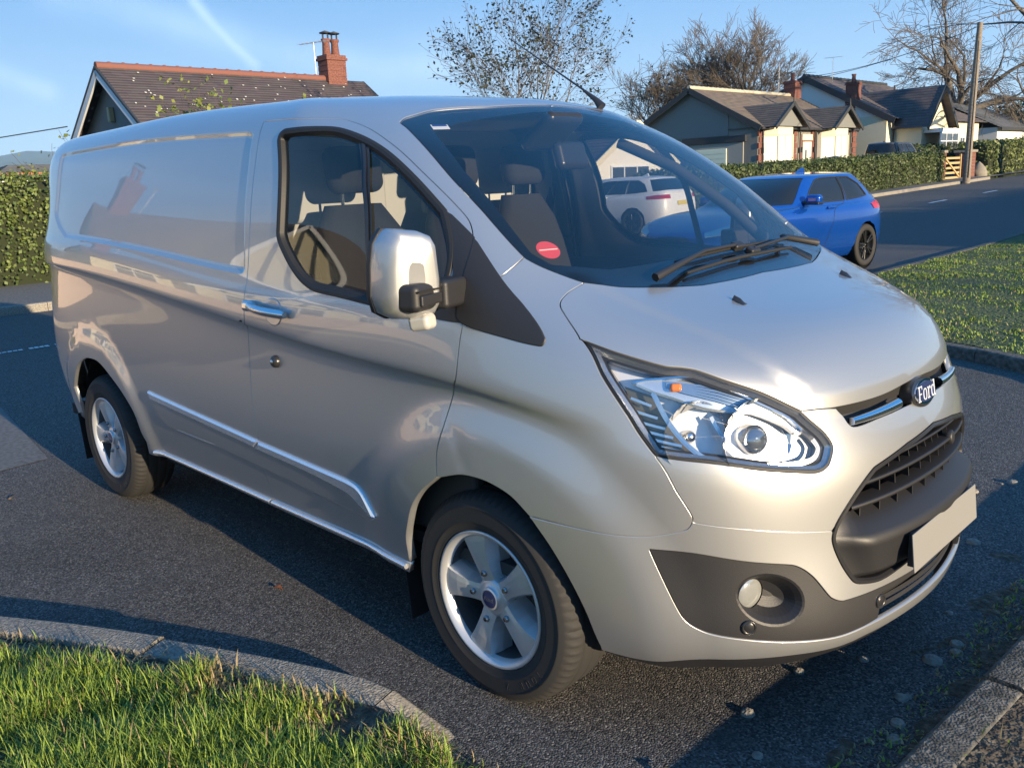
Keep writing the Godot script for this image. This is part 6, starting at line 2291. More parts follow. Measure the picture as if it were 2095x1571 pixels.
func bay_parent(o: Node) -> Node:
	return o

func white_house() -> void:      # across the road, seen through the van's cab
	rng.seed = 63
	var o := gable_house("white rendered bungalow across the road, seen through the van's cab", -25.0, -18.4, -26.6, -19.6, 0.1, 2.3, 3.9, M.render_white, Color(0.10, 0.06, 0.05), 0.3, Vector2(0.3, 0.2))
	for s in [-25.3, -18.1]: barge(o, Vector3(-21.7, 3.8, -19.28), Vector3(s, 2.05, -19.28), 0.2, Vector3(0, 0, 1), M.render_cream)
	var pw := MB.new()
	pw.prism(frame(Vector3(-19.0, 0, -22.6), Vector3.RIGHT), [Vector2(-2.0, -0.2), Vector2(2.0, -0.2), Vector2(2.0, 2.2), Vector2(0, 3.3), Vector2(-2.0, 2.2)], 2.0)
	part("porch_wall", pw, M.render_white, o)
	var pr := MB.new()
	for s in [-1.0, 1.0]: slope(pr, Vector3(-16.7, 2.0, -22.6 + s * 2.35), Vector3(-20.0, 2.0, -22.6 + s * 2.35), Vector3(-21.0, 3.4, -22.6), Vector3(-16.7, 3.4, -22.6), 0.3, 0.2, Color(0.10, 0.06, 0.05))
	var q := part("porch_roof", pr, M.slate, o)
	q.set_meta("kind", "stuff")
	for s in [-1.0, 1.0]: barge(o, Vector3(-16.68, 3.35, -22.6), Vector3(-16.68, 1.9, -22.6 + s * 2.45), 0.2, Vector3(1, 0, 0), M.render_cream)
	window(o, facing(Vector3(-16.98, 1.3, -22.5), Vector3.RIGHT), 2.2, 1.3, 3, 2)
	window(o, facing(Vector3(-18.38, 1.3, -25.6), Vector3.RIGHT), 1.6, 1.3, 2, 2)
	window(o, facing(Vector3(-20.2, 1.2, -19.58), Vector3.BACK), 1.2, 1.2, 2, 2)

func cottage_across() -> void:     # the bungalow that the van's side mirrors: on the left, out of the frame
	rng.seed = 64
	var o := gable_house("bungalow with half timbered porch gable, mirrored in the van's side", -28.0, -21.0, 7.2, 19.0, 0.0, 2.7, 5.4, M.render_cream, Color(0.09, 0.065, 0.06), 0.3, Vector2(0.3, 0.2))
	chimney(o, Vector3(-24.5, 5.0, 8.4), 0.7, 1.0, 1.5, 2)
	aerial(o, Vector3(-24.3, 5.3, 9.4), 1.4)
	var pw := MB.new()
	pw.prism(frame(Vector3(-21.4, 0, 12.5), Vector3.RIGHT), [Vector2(-2.2, -0.2), Vector2(2.2, -0.2), Vector2(2.2, 2.6), Vector2(0, 4.5), Vector2(-2.2, 2.6)], 1.6)
	part("porch_wall", pw, M.render_cream, o)
	for s in [-1.4, -0.7, 0.0, 0.7, 1.4]:
		var h := 4.4 - absf(s) * 0.86 - 2.7
		slab(o, "timber", Vector3(-19.77, 2.7 + h * 0.5, 12.5 + s), Vector3(0.06, h, 0.14), M.fascia)
	slab(o, "timber", Vector3(-19.77, 2.68, 12.5), Vector3(0.06, 0.16, 4.3), M.fascia)
	var pr := MB.new()
	for s in [-1.0, 1.0]: slope(pr, Vector3(-19.5, 2.4, 12.5 + s * 2.55), Vector3(-23.0, 2.4, 12.5 + s * 2.55), Vector3(-24.3, 4.6, 12.5), Vector3(-19.5, 4.6, 12.5), 0.3, 0.2, Color(0.09, 0.065, 0.06))
	var q := part("porch_roof", pr, M.slate, o)
	q.set_meta("kind", "stuff")
	for s in [-1.0, 1.0]: barge(o, Vector3(-19.48, 4.55, 12.5), Vector3(-19.48, 2.3, 12.5 + s * 2.6), 0.22, Vector3(1, 0, 0), M.upvc)
	window(o, facing(Vector3(-19.78, 1.6, 12.5), Vector3.RIGHT), 2.8, 1.4, 4, 2)
	window(o, facing(Vector3(-20.98, 1.6, 16.6), Vector3.RIGHT), 1.8, 1.3, 3, 2)
	window(o, facing(Vector3(-20.98, 1.6, 9.0), Vector3.RIGHT), 1.4, 1.3, 2, 2)
	var w := MB.new()
	w.box(T(Vector3(-16.6, 0.55, 12.0)), Vector3(0.24, 1.1, 22.0))
	w.box(T(Vector3(-16.6, 1.13, 12.0)), Vector3(0.32, 0.08, 22.0))
	tag(put("garden_wall", w, mat(lin(0.52, 0.40, 0.33), 0.9)), "long pinkish garden wall across the road, mirrored in the van", "wall")

# ---------------------------------------------------------------- planting
func leaf_quad() -> ArrayMesh:
	var g := MB.new()
	var up := Vector3(0, 0.25, 1).normalized()
	g.quad(Vector3(0, 0, 0), Vector3(0.36, 0.5, 0.06), Vector3(0, 1, 0), Vector3(-0.36, 0.5, 0.06), up, up, up, up)
	return g.mesh()

func hedge(label: String, a: Vector3, b: Vector3, w: float, h: float, n: int, leaf: float, c0: Color, c1: Color) -> void:
	var o := thing("hedge", label, "hedge")
	var d := (b - a)
	var l := d.length()
	var x := d / l
	var z := x.cross(Vector3.UP).normalized()
	var core := MB.new()
	var ns := FastNoiseLite.new()
	ns.seed = int(absf(a.x * 10 + a.z))
	ns.frequency = 0.35
	ns.fractal_octaves = 4
	var P := []
	var prof := [[-0.5, 0.0], [-0.52, 0.4], [-0.48, 0.85], [-0.36, 1.0], [0.36, 1.0], [0.48, 0.85], [0.52, 0.4], [0.5, 0.0]]
	var m := maxi(6, int(l / 0.5))
	for i in m + 1:
		for q in prof:
			var p := a + x * (l * i / m)
			var k := 1.0 + 0.16 * ns.get_noise_3d(p.x * 2, q[1] * 3.0, p.z * 2 + q[0] * 4)
			P.append(p + z * (w * q[0] * k * 0.86) + Vector3.UP * (h * q[1] * (0.94 + 0.06 * k) - 0.05))
	core.grid(P, prof.size(), true)
	for e in [0, m]:
		for q in prof.size() - 2: core.tri(P[e * prof.size()], P[e * prof.size() + q + 1], P[e * prof.size() + q + 2], -x if e == 0 else x, -x if e == 0 else x, -x if e == 0 else x)
	part("branches", core, mat(lin(0.018, 0.024, 0.008), 1.0), o)
	var xf := []
	var cols := []
	for i in n:
		var s := rng.randf()
		var p := a + x * (l * s)
		var r := rng.randf()
		var q := Vector3.ZERO
		var out := Vector3.UP
		var k := 1.0 + 0.26 * ns.get_noise_3d(p.x * 2, r * 3.0, p.z * 2)
		if r < 0.62:
			var sd := 1.0 if rng.randf() < 0.6 else -1.0
			q = p + z * (sd * w * 0.5 * k) + Vector3.UP * (h * pow(rng.randf(), 0.8))
			out = z * sd
		elif r < 0.70:
			var e := -1.0 if rng.randf() < 0.5 else 1.0
			q = (a if e < 0 else b) + x * (e * 0.02) + z * (w * rng.randf_range(-0.5, 0.5)) + Vector3.UP * (h * rng.randf())
			out = x * e
		else:
			q = p + z * (w * rng.randf_range(-0.5, 0.5)) + Vector3.UP * (h * (0.97 + 0.05 * k) + 0.05 * ns.get_noise_2d(p.x * 8, p.z * 8))
		var patch := ns.get_noise_3d(q.x * 4.0, q.y * 4.0, q.z * 4.0)
		if patch < -0.22 and rng.randf() < 0.75: continue
		q += out * (rng.randf_range(-0.14, 0.07)) + Vector3(rng.randfn(0, 0.03), rng.randfn(0, 0.03), rng.randfn(0, 0.02))
		var bs := frame(Vector3.ZERO, (out + Vector3(rng.randfn(0, 0.9), rng.randfn(0.2, 0.8), rng.randfn(0, 0.9))).normalized(), Vector3(0.1, 1, 0.05)).basis * Basis(Vector3.BACK, rng.randf() * TAU)
		var sz := leaf * rng.randf_range(0.45, 1.5)
		xf.append(Transform3D(bs.scaled_local(Vector3.ONE * sz), q))
		cols.append(c0.lerp(c1, clampf(rng.randf() * 0.7 + 0.3 + patch * 0.9, 0, 1)) * rng.randf_range(0.7, 1.15))
	multi("leaves", leaf_quad(), M.leaf, xf, cols, o)

func hedges() -> void:
	rng.seed = 70
	hedge("bushy green hedge at the left edge beyond the road", Vector3(-16.9, 0.1, 2.6), Vector3(-16.9, 0.1, -6.0), 1.3, 1.95, 26000, 0.062, Color(0.035, 0.07, 0.014), Color(0.13, 0.17, 0.035))
	hedge("long clipped hedge in front of the pebble dashed bungalow", Vector3(-14.1, 0.2, -19.5), Vector3(-14.1, 0.55, -43.0), 1.1, 1.42, 40000, 0.085, Color(0.035, 0.062, 0.014), Color(0.085, 0.115, 0.028))
	hedge("sunlit hedge right of the brick gate pier", Vector3(-13.9, 0.65, -48.3), Vector3(-13.9, 1.0, -66.0), 1.6, 1.75, 9000, 0.14, Color(0.06, 0.10, 0.02), Color(0.15, 0.18, 0.045))
	hedge("dark hedge behind the wooden gate", Vector3(-16.4, 0.6, -45.5), Vector3(-17.6, 0.9, -64.0), 1.0, 1.75, 5000, 0.14, Color(0.03, 0.05, 0.012), Color(0.07, 0.10, 0.025))
	hedge("low rounded shrub beside the white estate car", Vector3(-12.9, 0.1, -10.9), Vector3(-13.1, 0.1, -12.6), 1.3, 1.25, 3500, 0.08, Color(0.04, 0.07, 0.016), Color(0.10, 0.14, 0.03))

func branchy(g: MB, tw: MB, p: Vector3, d: Vector3, len: float, r: float, depth: int, tips: Array, droop: float, spread: float, segs := 5) -> void:
	var pts := [p]
	var rad := [r]
	var n := 4
	var q := p
	var dir := d
	for i in n:
		dir = (dir + Vector3(rng.randfn(0, 0.13), rng.randfn(0.02 - droop, 0.11), rng.randfn(0, 0.13))).normalized()
		q += dir * (len / n)
		pts.append(q)
		rad.append(maxf(twig_min, r * lerpf(1.0, 0.58, float(i + 1) / n)))
	(tw if depth <= 1 else g).tube(pts, rad, segs if depth > 1 else 3, false)
	if depth == 0:
		tips.append([q, dir])
		return
	var kids := 2 + (1 if rng.randf() < 0.6 else 0) + (1 if depth <= 2 else 0)
	for k in kids:
		var t := 1.0 if k == 0 else rng.randf_range(0.35, 0.95)
		var idx := clampi(int(t * n), 1, n)
		var base_p: Vector3 = pts[idx]
		var ax := Vector3(rng.randfn(0, 1), rng.randfn(0, 1), rng.randfn(0, 1)).cross(dir).normalized()
		var nd := dir.rotated(ax, rng.randf_range(0.25, 1.0) * spread * (0.6 if k == 0 else 1.0))
		branchy(g, tw, base_p, nd, len * rng.randf_range(0.62, 0.86), rad[idx] * (0.82 if k == 0 else 0.6), depth - 1, tips, droop, spread, maxi(3, segs - 1))

func bare_tree(called: String, label: String, group: String, p: Vector3, height: float, r: float, depth: int, seed_: int, lean := Vector3.ZERO, spread := 0.75, limbs := 5, droop := 0.0) -> Node3D:
	rng.seed = seed_
	twig_min = clampf((Vector2(p.x, p.z).length()) * 0.00019, 0.004, 0.017)
	var o := thing(called, label, "tree", p, 0.0, group)
	var g := MB.new()
	var tw := MB.new()
	var tips := []
	var th := height * 0.26
	var top := Vector3(0, th, 0) + lean * th
	g.tube([Vector3(0, -0.3, 0), Vector3(0, th * 0.3, 0) + lean * th * 0.2, top], [r * 1.35, r, r * 0.82], 9)
	var limb := MB.new()
	for k in limbs:
		var a := TAU * k / limbs + rng.randf_range(-0.4, 0.4)
		var el := rng.randf_range(0.5, 1.25)
		branchy(limb, tw, top - Vector3(0, rng.randf() * th * 0.25, 0), (Vector3(cos(a) * cos(el), sin(el), sin(a) * cos(el)) + lean * 0.3).normalized(), height * 0.27, r * 0.55, depth, tips, droop, spread, 6)
	part("trunk", g, M.bark, o)
	part("limbs", limb, M.bark, o)
	var t := part("twigs", tw, mat(lin(0.13, 0.10, 0.07), 0.9), o)
	t.set_meta("kind", "stuff")
	return o

func leafy(o: Node, tips: Array, per: int, size: float, c0: Color, c1: Color, jitter: float) -> void:
	var xf := []
	var cols := []
	for t in tips:
		for k in per:
			var p: Vector3 = t[0] - t[1] * rng.randf() * jitter * 2.0 + Vector3(rng.randfn(0, jitter), rng.randfn(0, jitter), rng.randfn(0, jitter)) * 0.5
			var b := Basis.from_euler(Vector3(rng.randf() * TAU, rng.randf() * TAU, rng.randf() * TAU))
			xf.append(Transform3D(b.scaled_local(Vector3.ONE * size * rng.randf_range(0.6, 1.3)), p))
			cols.append(c0.lerp(c1, rng.randf()))
	multi("leaves", leaf_quad(), M.leaf, xf, cols, o)

func sapling(called: String, label: String, p: Vector3, height: float, stems: int, depth: int, seed_: int, per: int, leaf: float, c0: Color, c1: Color, upright := 1.1) -> Node3D:
	rng.seed = seed_
	twig_min = 0.0035
	var o := thing(called, label, "tree", p)
	var g := MB.new()
	var tw := MB.new()
	var tips := []
	for k in stems:
		var a := TAU * k / stems + rng.randf_range(-0.5, 0.5)
		var el := rng.randf_range(upright - 0.25, upright + 0.3)
		branchy(g, tw, Vector3(0, height * 0.25, 0), Vector3(cos(a) * cos(el), sin(el), sin(a) * cos(el)), height * 0.32, 0.022 * height / 3.0, depth, tips, 0.0, 0.75, 5)
	g.tube([Vector3(0, -0.2, 0), Vector3(0, height * 0.27, 0)], [0.04 * height / 3.0, 0.03 * height / 3.0], 7)
	part("trunk", g, M.bark, o)
	var t := part("twigs", tw, mat(lin(0.09, 0.07, 0.05), 0.9), o)
	t.set_meta("kind", "stuff")
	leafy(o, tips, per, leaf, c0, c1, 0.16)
	return o

func trees() -> void:
	# small tree behind the van, just coming into leaf
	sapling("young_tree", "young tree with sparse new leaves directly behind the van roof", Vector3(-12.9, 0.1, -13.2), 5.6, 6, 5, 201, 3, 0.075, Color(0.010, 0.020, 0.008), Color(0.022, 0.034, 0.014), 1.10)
	sapling("tall_shrub", "thin upright shrub with yellow green leaves against the dark roof", Vector3(-15.2, 0.1, -6.6), 3.7, 5, 3, 202, 5, 0.10, Color(0.10, 0.15, 0.03), Color(0.20, 0.22, 0.05), 1.35)
	sapling("tall_shrub", "low twiggy shrub with pale leaves below the dark gable", Vector3(-17.2, 0.1, -5.1), 3.0, 4, 3, 203, 5, 0.10, Color(0.12, 0.16, 0.04), Color(0.22, 0.23, 0.06), 1.2)
	bare_tree("bare_tree", "broad bare tree rising behind the pebble dashed bungalow's ridge", "bare trees behind the houses", Vector3(-36.0, 1.0, -62.0), 11.3, 0.42, 6, 204, Vector3.ZERO, 0.8, 13)
	bare_tree("bare_tree", "second bare crown merging left into the broad tree behind the bungalow", "bare trees behind the houses", Vector3(-40.5, 1.0, -60.0), 10.0, 0.34, 6, 205, Vector3.ZERO, 0.8, 10)
	bare_tree("bare_oak", "gnarled bare oak between the cream house and the telegraph pole", "bare oaks at the right edge", Vector3(-23.6, 1.2, -73.0), 15.5, 0.6, 6, 206, Vector3(0.10, 0, 0), 0.95, 5, 0.03)
	bare_tree("bare_oak", "bare oak reaching over the road at the top right corner", "bare oaks at the right edge", Vector3(-8.6, 0.5, -50.0), 18.0, 0.5, 6, 207, Vector3(-0.05, 0, 0), 0.95, 6, 0.04)
	bare_tree("bare_oak", "far bare oak with low hanging branches right of the telegraph pole", "bare oaks at the right edge", Vector3(-18.5, 1.3, -82.0), 13.0, 0.5, 6, 208, Vector3.ZERO, 0.95, 5, 0.05)
	bare_tree("bare_tree", "small bare tree at the left edge above the far roofs", "bare trees behind the houses", Vector3(-48.0, -1.5, -10.8), 5.4, 0.12, 3, 209, Vector3.ZERO, 0.5, 4)
	for q in [[-19.0, -92.0, 8.0, 211, "rounded evergreen tree at the right edge beyond the garage"], [-14.0, -96.0, 6.5, 212, "dark evergreen cut by the right edge above the sunlit hedge"], [-26.0, -98.0, 6.0, 213, "distant evergreen behind the white garage roof"]]:
		rng.seed = q[3]
		var o := thing("evergreen_tree", q[4], "tree", Vector3(q[0], 1.3, q[1]))
		var g := MB.new()
		g.tube([Vector3(0, -0.3, 0), Vector3(0, q[2] * 0.5, 0)], [0.3, 0.15], 7)
		part("trunk", g, M.bark, o)
		var tips := []
		for i in 900:
			var d := Vector3(rng.randfn(0, 1), rng.randfn(0, 1), rng.randfn(0, 1)).normalized() * pow(rng.randf(), 0.35)
			var lump := 1.0 + 0.18 * sin(d.x * 7.0) * cos(d.y * 6.0 + d.z * 5.0)
			tips.append([Vector3(d.x * q[2] * 0.42, q[2] * 0.58 + d.y * q[2] * 0.42, d.z * q[2] * 0.42) * lump, Vector3.UP])
		leafy(o, tips, 6, 0.34, Color(0.025, 0.045, 0.012), Color(0.07, 0.10, 0.03), 0.4)
	# trees on this side, out of the frame, whose shadows lie across the road
	for q in [[34.0, -9.0, 9.0, 221], [30.0, -17.0, 10.5, 222], [36.0, -26.0, 9.5, 223], [30.0, -34.0, 11.0, 224]]:
		bare_tree("bare_tree", "bare street tree out of the frame on the right, shading the road", "bare street trees on the right", Vector3(q[0], 0.1, q[1]), q[2], 0.3, 4, q[3], Vector3.ZERO, 0.7, 6)
	rng.seed = 231
	hedge("lower hedge out of the frame on the right, opposite the parking bay", Vector3(24.0, 0.1, -5.5), Vector3(24.0, 0.1, -12.6), 1.6, 4.3, 2500, 0.2, Color(0.035, 0.062, 0.014), Color(0.085, 0.115, 0.028))
	rng.seed = 230
	hedge("tall hedge out of the frame on the right, shading the road", Vector3(25.0, 0.1, -13.0), Vector3(25.0, 0.1, -48.0), 1.8, 6.2, 8000, 0.26, Color(0.035, 0.062, 0.014), Color(0.085, 0.115, 0.028))

# ---------------------------------------------------------------- pole, wires, gate, pier
func street_things() -> void:
	var p := Vector3(-12.25, 0.6, -42.2)
	var o := thing("telegraph_pole", "tall brown wooden telegraph pole on the pavement by the gate", "telegraph pole", p)
	var g := MB.new()
	g.tube([Vector3(0, -0.4, 0), Vector3(0.03, 3.5, 0), Vector3(0.12, 7.0, 0)], [0.17, 0.15, 0.12], 12)
	part("post", g, M.pole, o)
	for k in 7:
		var s := MB.new()
		s.tube([Vector3(0.1, 3.2 + 0.45 * k, 0.02), Vector3(0.1 + (0.3 if k % 2 else -0.3), 3.22 + 0.45 * k, 0.02)], [0.014, 0.014], 5)
		part("climbing_step", s, M.fascia, o)
	var c := MB.new()
	c.tube([Vector3(0.12, 0.2, 0.13), Vector3(0.15, 6.2, 0.10)], [0.025, 0.02], 5)
	part("cable_duct", c, M.fascia, o)
	var top := p + Vector3(0.12, 6.85, 0)
	var ends := [Vector3(-24.0, 6.9, -49.4), Vector3(-24.2, 7.0, -50.0), Vector3(-23.7, 6.4, -46.5)]
	for k in 2: wire(top, ends[k * 2], 0.35, ["upper overhead cable from the telegraph pole to the cream house's roof", "lower overhead cable from the telegraph pole to the pebble dashed bungalow"][k], "overhead cables at the pole")
	wire(Vector3(-46.0, 3.6, 6.0), Vector3(-22.3, 3.45, -6.0), 0.5, "thin cable running to the dark gable at the left edge", "")
	# field gate and brick pier
	var gt := thing("field_gate", "five barred wooden gate left of the brick pier", "gate", Vector3(-13.9, 0.55, -44.2))
	for k in 5:
		var b := MB.new()
		b.box(T(Vector3(0, 0.22 + 0.24 * k, -0.85)), Vector3(0.05, 0.10, 2.5))
		part("gate_bar", b, M.wood, gt)
	for z in [0.36, -2.06]:
		var b := MB.new()
		b.box(T(Vector3(0.03, 0.72, z)), Vector3(0.08, 1.3, 0.10))
		part("gate_stile", b, M.wood, gt)
	var br := MB.new()
	br.box(Transform3D(Basis(Vector3.RIGHT, -0.42), Vector3(0.05, 0.72, -0.85)), Vector3(0.05, 0.08, 2.3))
	part("gate_brace", br, M.wood, gt)
	for k in 2:
		var pr := thing("gate_pier", ["brick gate pier with a stone cap right of the gate", "brick gate pier partly hidden behind the telegraph pole"][k], "gate pier", Vector3(-13.9, 0.55, -47.1 if k == 0 else -43.5))
		for j in 9:
			var b := MB.new()
			b.box(T(Vector3(0, 0.08 + 0.16 * j, 0)), Vector3(0.72 if k == 0 else 0.4, 0.145, 0.85 if k == 0 else 0.4))
			part("brick_course", b, M.brick, pr)
		var core := MB.new()
		core.box(T(Vector3(0, 0.7, 0)), Vector3(0.69 if k == 0 else 0.37, 1.44, 0.82 if k == 0 else 0.37))
		part("mortar", core, M.kerb, pr)
		var cp := MB.new()
		cp.box(T(Vector3(0, 1.5, 0)), Vector3(0.86 if k == 0 else 0.5, 0.12, 1.0 if k == 0 else 0.5))
		part("cap_stone", cp, M.kerb, pr)
	var bo := MB.new()
	var secs := []
	rng.seed = 88
	for i in 7:
		var t := i / 6.0
		var ring_ := []
		for k in 10:
			var a := TAU * k / 10
			var r := (0.42 * sin(PI * clampf(t * 0.72 + 0.28, 0, 1)) + 0.02) * rng.randf_range(0.85, 1.12)
			ring_.append(Vector3(-13.5 + r * cos(a), 0.65 + 0.85 * t, -48.0 + r * sin(a)))
		secs.append(ring_)
	loft(bo, secs)
	tag(put("boulder", bo, M.kerb), "rough upright boulder beside the brick gate pier", "boulder")
	var dw := MB.new()
	sheet(dw, -18.0, -12.6, -44.0, -47.0, 0.125, 2)
	struct(put("driveway", dw, M.pavement))

func wire(a: Vector3, b: Vector3, sag: float, label: String, group: String) -> void:
	var g := MB.new()
	var P := []
	var R := []
	for i in 13:
		var t := i / 12.0
		P.append(a.lerp(b, t) - Vector3(0, sag * 4.0 * t * (1.0 - t), 0))
		R.append(0.014)
	g.tube(P, R, 4)
	tag(put("overhead_cable", g, M.fascia), label, "cable", group)

# ---------------------------------------------------------------- far left: roofs over the hedge
func far_left() -> void:
	rng.seed = 65
	var o := thing("brick_shed", "low red brick building with dark roof over the hedge at the left edge", "building")
	var w := MB.new()
	w.box(T(Vector3(-47.0, 0.9, -13.6)), Vector3(7.0, 4.2, 7.0))
	part("wall", w, mat(lin(0.45, 0.13, 0.07), 0.9), o)
	var wb := MB.new()
	wb.box(T(Vector3(-45.0, 2.1, -14.4)), Vector3(7.0, 1.3, 5.0))
	part("gable_render", wb, mat(lin(0.55, 0.42, 0.36), 0.9), o)
	var r := MB.new()
	slope(r, Vector3(-42.6, 2.75, -9.6), Vector3(-42.6, 2.75, -18.2), Vector3(-47.0, 3.5, -18.2), Vector3(-47.0, 3.5, -11.8), 0.4, 0.3, Color(0.06, 0.065, 0.075))
	slope(r, Vector3(-42.6, 2.75, -9.6), Vector3(-51.4, 2.75, -9.6), Vector3(-47.0, 3.5, -11.8), Vector3(-47.0, 3.5, -11.8), 0.4, 0.3, Color(0.06, 0.065, 0.075))
	var rp := part("roof", r, M.slate, o)
	rp.set_meta("kind", "stuff")
	var v := thing("white_shed", "white painted flat roofed shed cut by the left edge above the hedge", "shed")
	var vw := MB.new()
	vw.rbox(T(Vector3(-38.0, 0.9, -8.3)), Vector3(5.0, 2.9, 3.0), 0.1)
	part("wall", vw, mat(lin(0.7, 0.68, 0.64), 0.7), v)
	slab(v, "flat_roof", Vector3(-38.0, 2.4, -8.3), Vector3(5.2, 0.12, 3.2), M.render_white)

# ---------------------------------------------------------------- cars
func car_net(rows: Array) -> Array:     # rows: [tail x, nose x, half width, y at side, y at nose, y at tail]
	var net := []
	for r in rows:
		var xr: float = r[0]
		var xf: float = r[1]
		var z: float = r[2]
		var L := xf - xr
		var line := []
		var k := minf(1.0, L / 3.2)
		var pts := [[xr, 0.0, r[5]], [xr + 0.02 * k, 0.55 * z, r[5]], [xr + 0.14 * k, 0.86 * z, lerpf(r[5], r[3], 0.4)], [xr + 0.50 * k, 0.975 * z, lerpf(r[5], r[3], 0.85)]]
		for i in 6: pts.append([lerpf(xr + 0.50 * k, xf - 0.60 * k, (i + 1) / 7.0), z, r[3]])
		pts.append_array([[xf - 0.60 * k, 0.975 * z, lerpf(r[4], r[3], 0.85)], [xf - 0.27 * k, 0.86 * z, lerpf(r[4], r[3], 0.45)], [xf - 0.10 * k, 0.62 * z, lerpf(r[4], r[3], 0.12)], [xf - 0.03 * k, 0.32 * z, r[4]], [xf, 0.0, r[4]]])
		for q in pts: line.append_array([q[0], q[2], q[1]])
		net.append(line)
	return net

func car(called: String, label: String, at_: Vector3, turn: float, net: Array, paint: Material, wheels: Array, glass_v: Array, sides: Array, front_u: float, rear_u: float, wheel_r: float) -> Node3D:
	swells = false
	body_init(net, 0.09)
	var o := thing(called, label, "car", at_, turn)
	var cutters := []
	var top := float(VT)
	# body: whole skin with windows and arches cut out, in two halves
	for s in 2:
		var f := func(p: PackedVector2Array) -> PackedVector2Array: return p if s == 0 else mirror_u(p)
		var holes := []
		for w in sides: holes.append(f.call(w))
		holes.append(f.call(PackedVector2Array([Vector2(front_u, glass_v[0]), Vector2(14.0, glass_v[0]), Vector2(14.0, glass_v[1]), Vector2(front_u + 0.25, glass_v[1])])))
		holes.append(f.call(PackedVector2Array([Vector2(0, glass_v[2]), Vector2(rear_u, glass_v[2] + 0.05), Vector2(rear_u - 0.2, glass_v[1] - 0.05), Vector2(0, glass_v[1])])))
		for wx in wheels:
			var arch := PackedVector2Array()
			var a0 := arch_uv(wx, wheel_r * 1.13, wheel_r)
			holes.append(f.call(a0))
		var g := MB.new()
		var whole: PackedVector2Array = f.call(PackedVector2Array([Vector2(0, 0), Vector2(14, 0), Vector2(14, top), Vector2(0, top)]))
		fill(g, whole, holes)
		part("body", g, paint, o)
		for w in sides:
			var pn := MB.new()
			fill(pn, f.call(w), [], -0.006)
			part("side_window", pn, M.car_glass, o)
			var sl := MB.new()
			ring(sl, f.call(w), [Vector2(-0.012, 0.0), Vector2(-0.008, 0.006), Vector2(0.008, 0.004), Vector2(0.012, -0.008)])
			part("window_trim", sl, M.smooth_black, o)
		for wx in wheels:
			var z = (0.5 * (net[2][7 * 3 + 2] + net[2][7 * 3 + 2]) - 0.015) * (1.0 if s == 0 else -1.0)
			simple_wheel(o, Vector3(wx, wheel_r, z), wheel_r, 1.0 if s == 0 else -1.0)
			var hs := MB.new()
			hs.lathe(Transform3D(Basis(Vector3.RIGHT, PI / 2 * (1.0 if s == 0 else -1.0)), Vector3(wx, wheel_r, z * 0.98)), [Vector2(wheel_r * 1.16, 0.0), Vector2(wheel_r * 1.16, -0.3), Vector2(0, -0.3)], 24)
			part("wheel_housing", hs, M.dark, o)
	var ws := MB.new()
	fill(ws, both(PackedVector2Array([Vector2(14.0, glass_v[1]), Vector2(front_u + 0.25, glass_v[1]), Vector2(front_u, glass_v[0]), Vector2(14.0, glass_v[0])])), [], -0.004)
	part("windscreen", ws, M.car_glass, o)
	for s in 2:
		var rw := MB.new()
		fill(rw, PackedVector2Array([Vector2(0, glass_v[2]), Vector2(rear_u, glass_v[2] + 0.05), Vector2(rear_u - 0.2, glass_v[1] - 0.05), Vector2(0, glass_v[1])]) if s == 0 else mirror_u(PackedVector2Array([Vector2(0, glass_v[2]), Vector2(rear_u, glass_v[2] + 0.05), Vector2(rear_u - 0.2, glass_v[1] - 0.05), Vector2(0, glass_v[1])])), [], -0.004)
		part("rear_window", rw, M.car_glass, o)
	var uf := MB.new()
	uf.box(T(Vector3((net[1][0] + net[1][42]) * 0.5, 0.30, 0)), Vector3(net[1][42] - net[1][0] - 0.5, 0.16, net[1][7 * 3 + 2] * 1.5))
	part("floor_pan", uf, M.dark, o)
	var cb := MB.new()
	cb.box(T(Vector3((net[1][0] + net[1][42]) * 0.5 - 0.2, 0.62, 0)), Vector3(2.2, 0.5, net[1][7 * 3 + 2] * 1.6))
	part("interior", cb, M.trim, o)
	swells = true
	return o

func arch_uv(wx: float, r: float, cy: float) -> PackedVector2Array:       # the wheel opening: points of a circle found on the skin
	var out := PackedVector2Array()
	for i in 17:
		var a := PI * i / 16.0
		var want := Vector2(wx + r * cos(a), cy + r * sin(a))
		var best := Vector2(7, 1)
		var bd := 99.0
		for u in range(20, 125):
			var q: Vector3 = base(u * 0.1, 1.0)[0]
			if absf(q.x - want.x) < bd:
				bd = absf(q.x - want.x); best.x = u * 0.1
		bd = 99.0
		for v in range(0, 60):
			var q: Vector3 = base(best.x, v * 0.08)[0]
			if absf(q.y - want.y) < bd:
				bd = absf(q.y - want.y); best.y = v * 0.08
		out.append(best)
	out.append(Vector2(out[-1].x, -0.2))
	out.append(Vector2(out[0].x, -0.2))
	return out

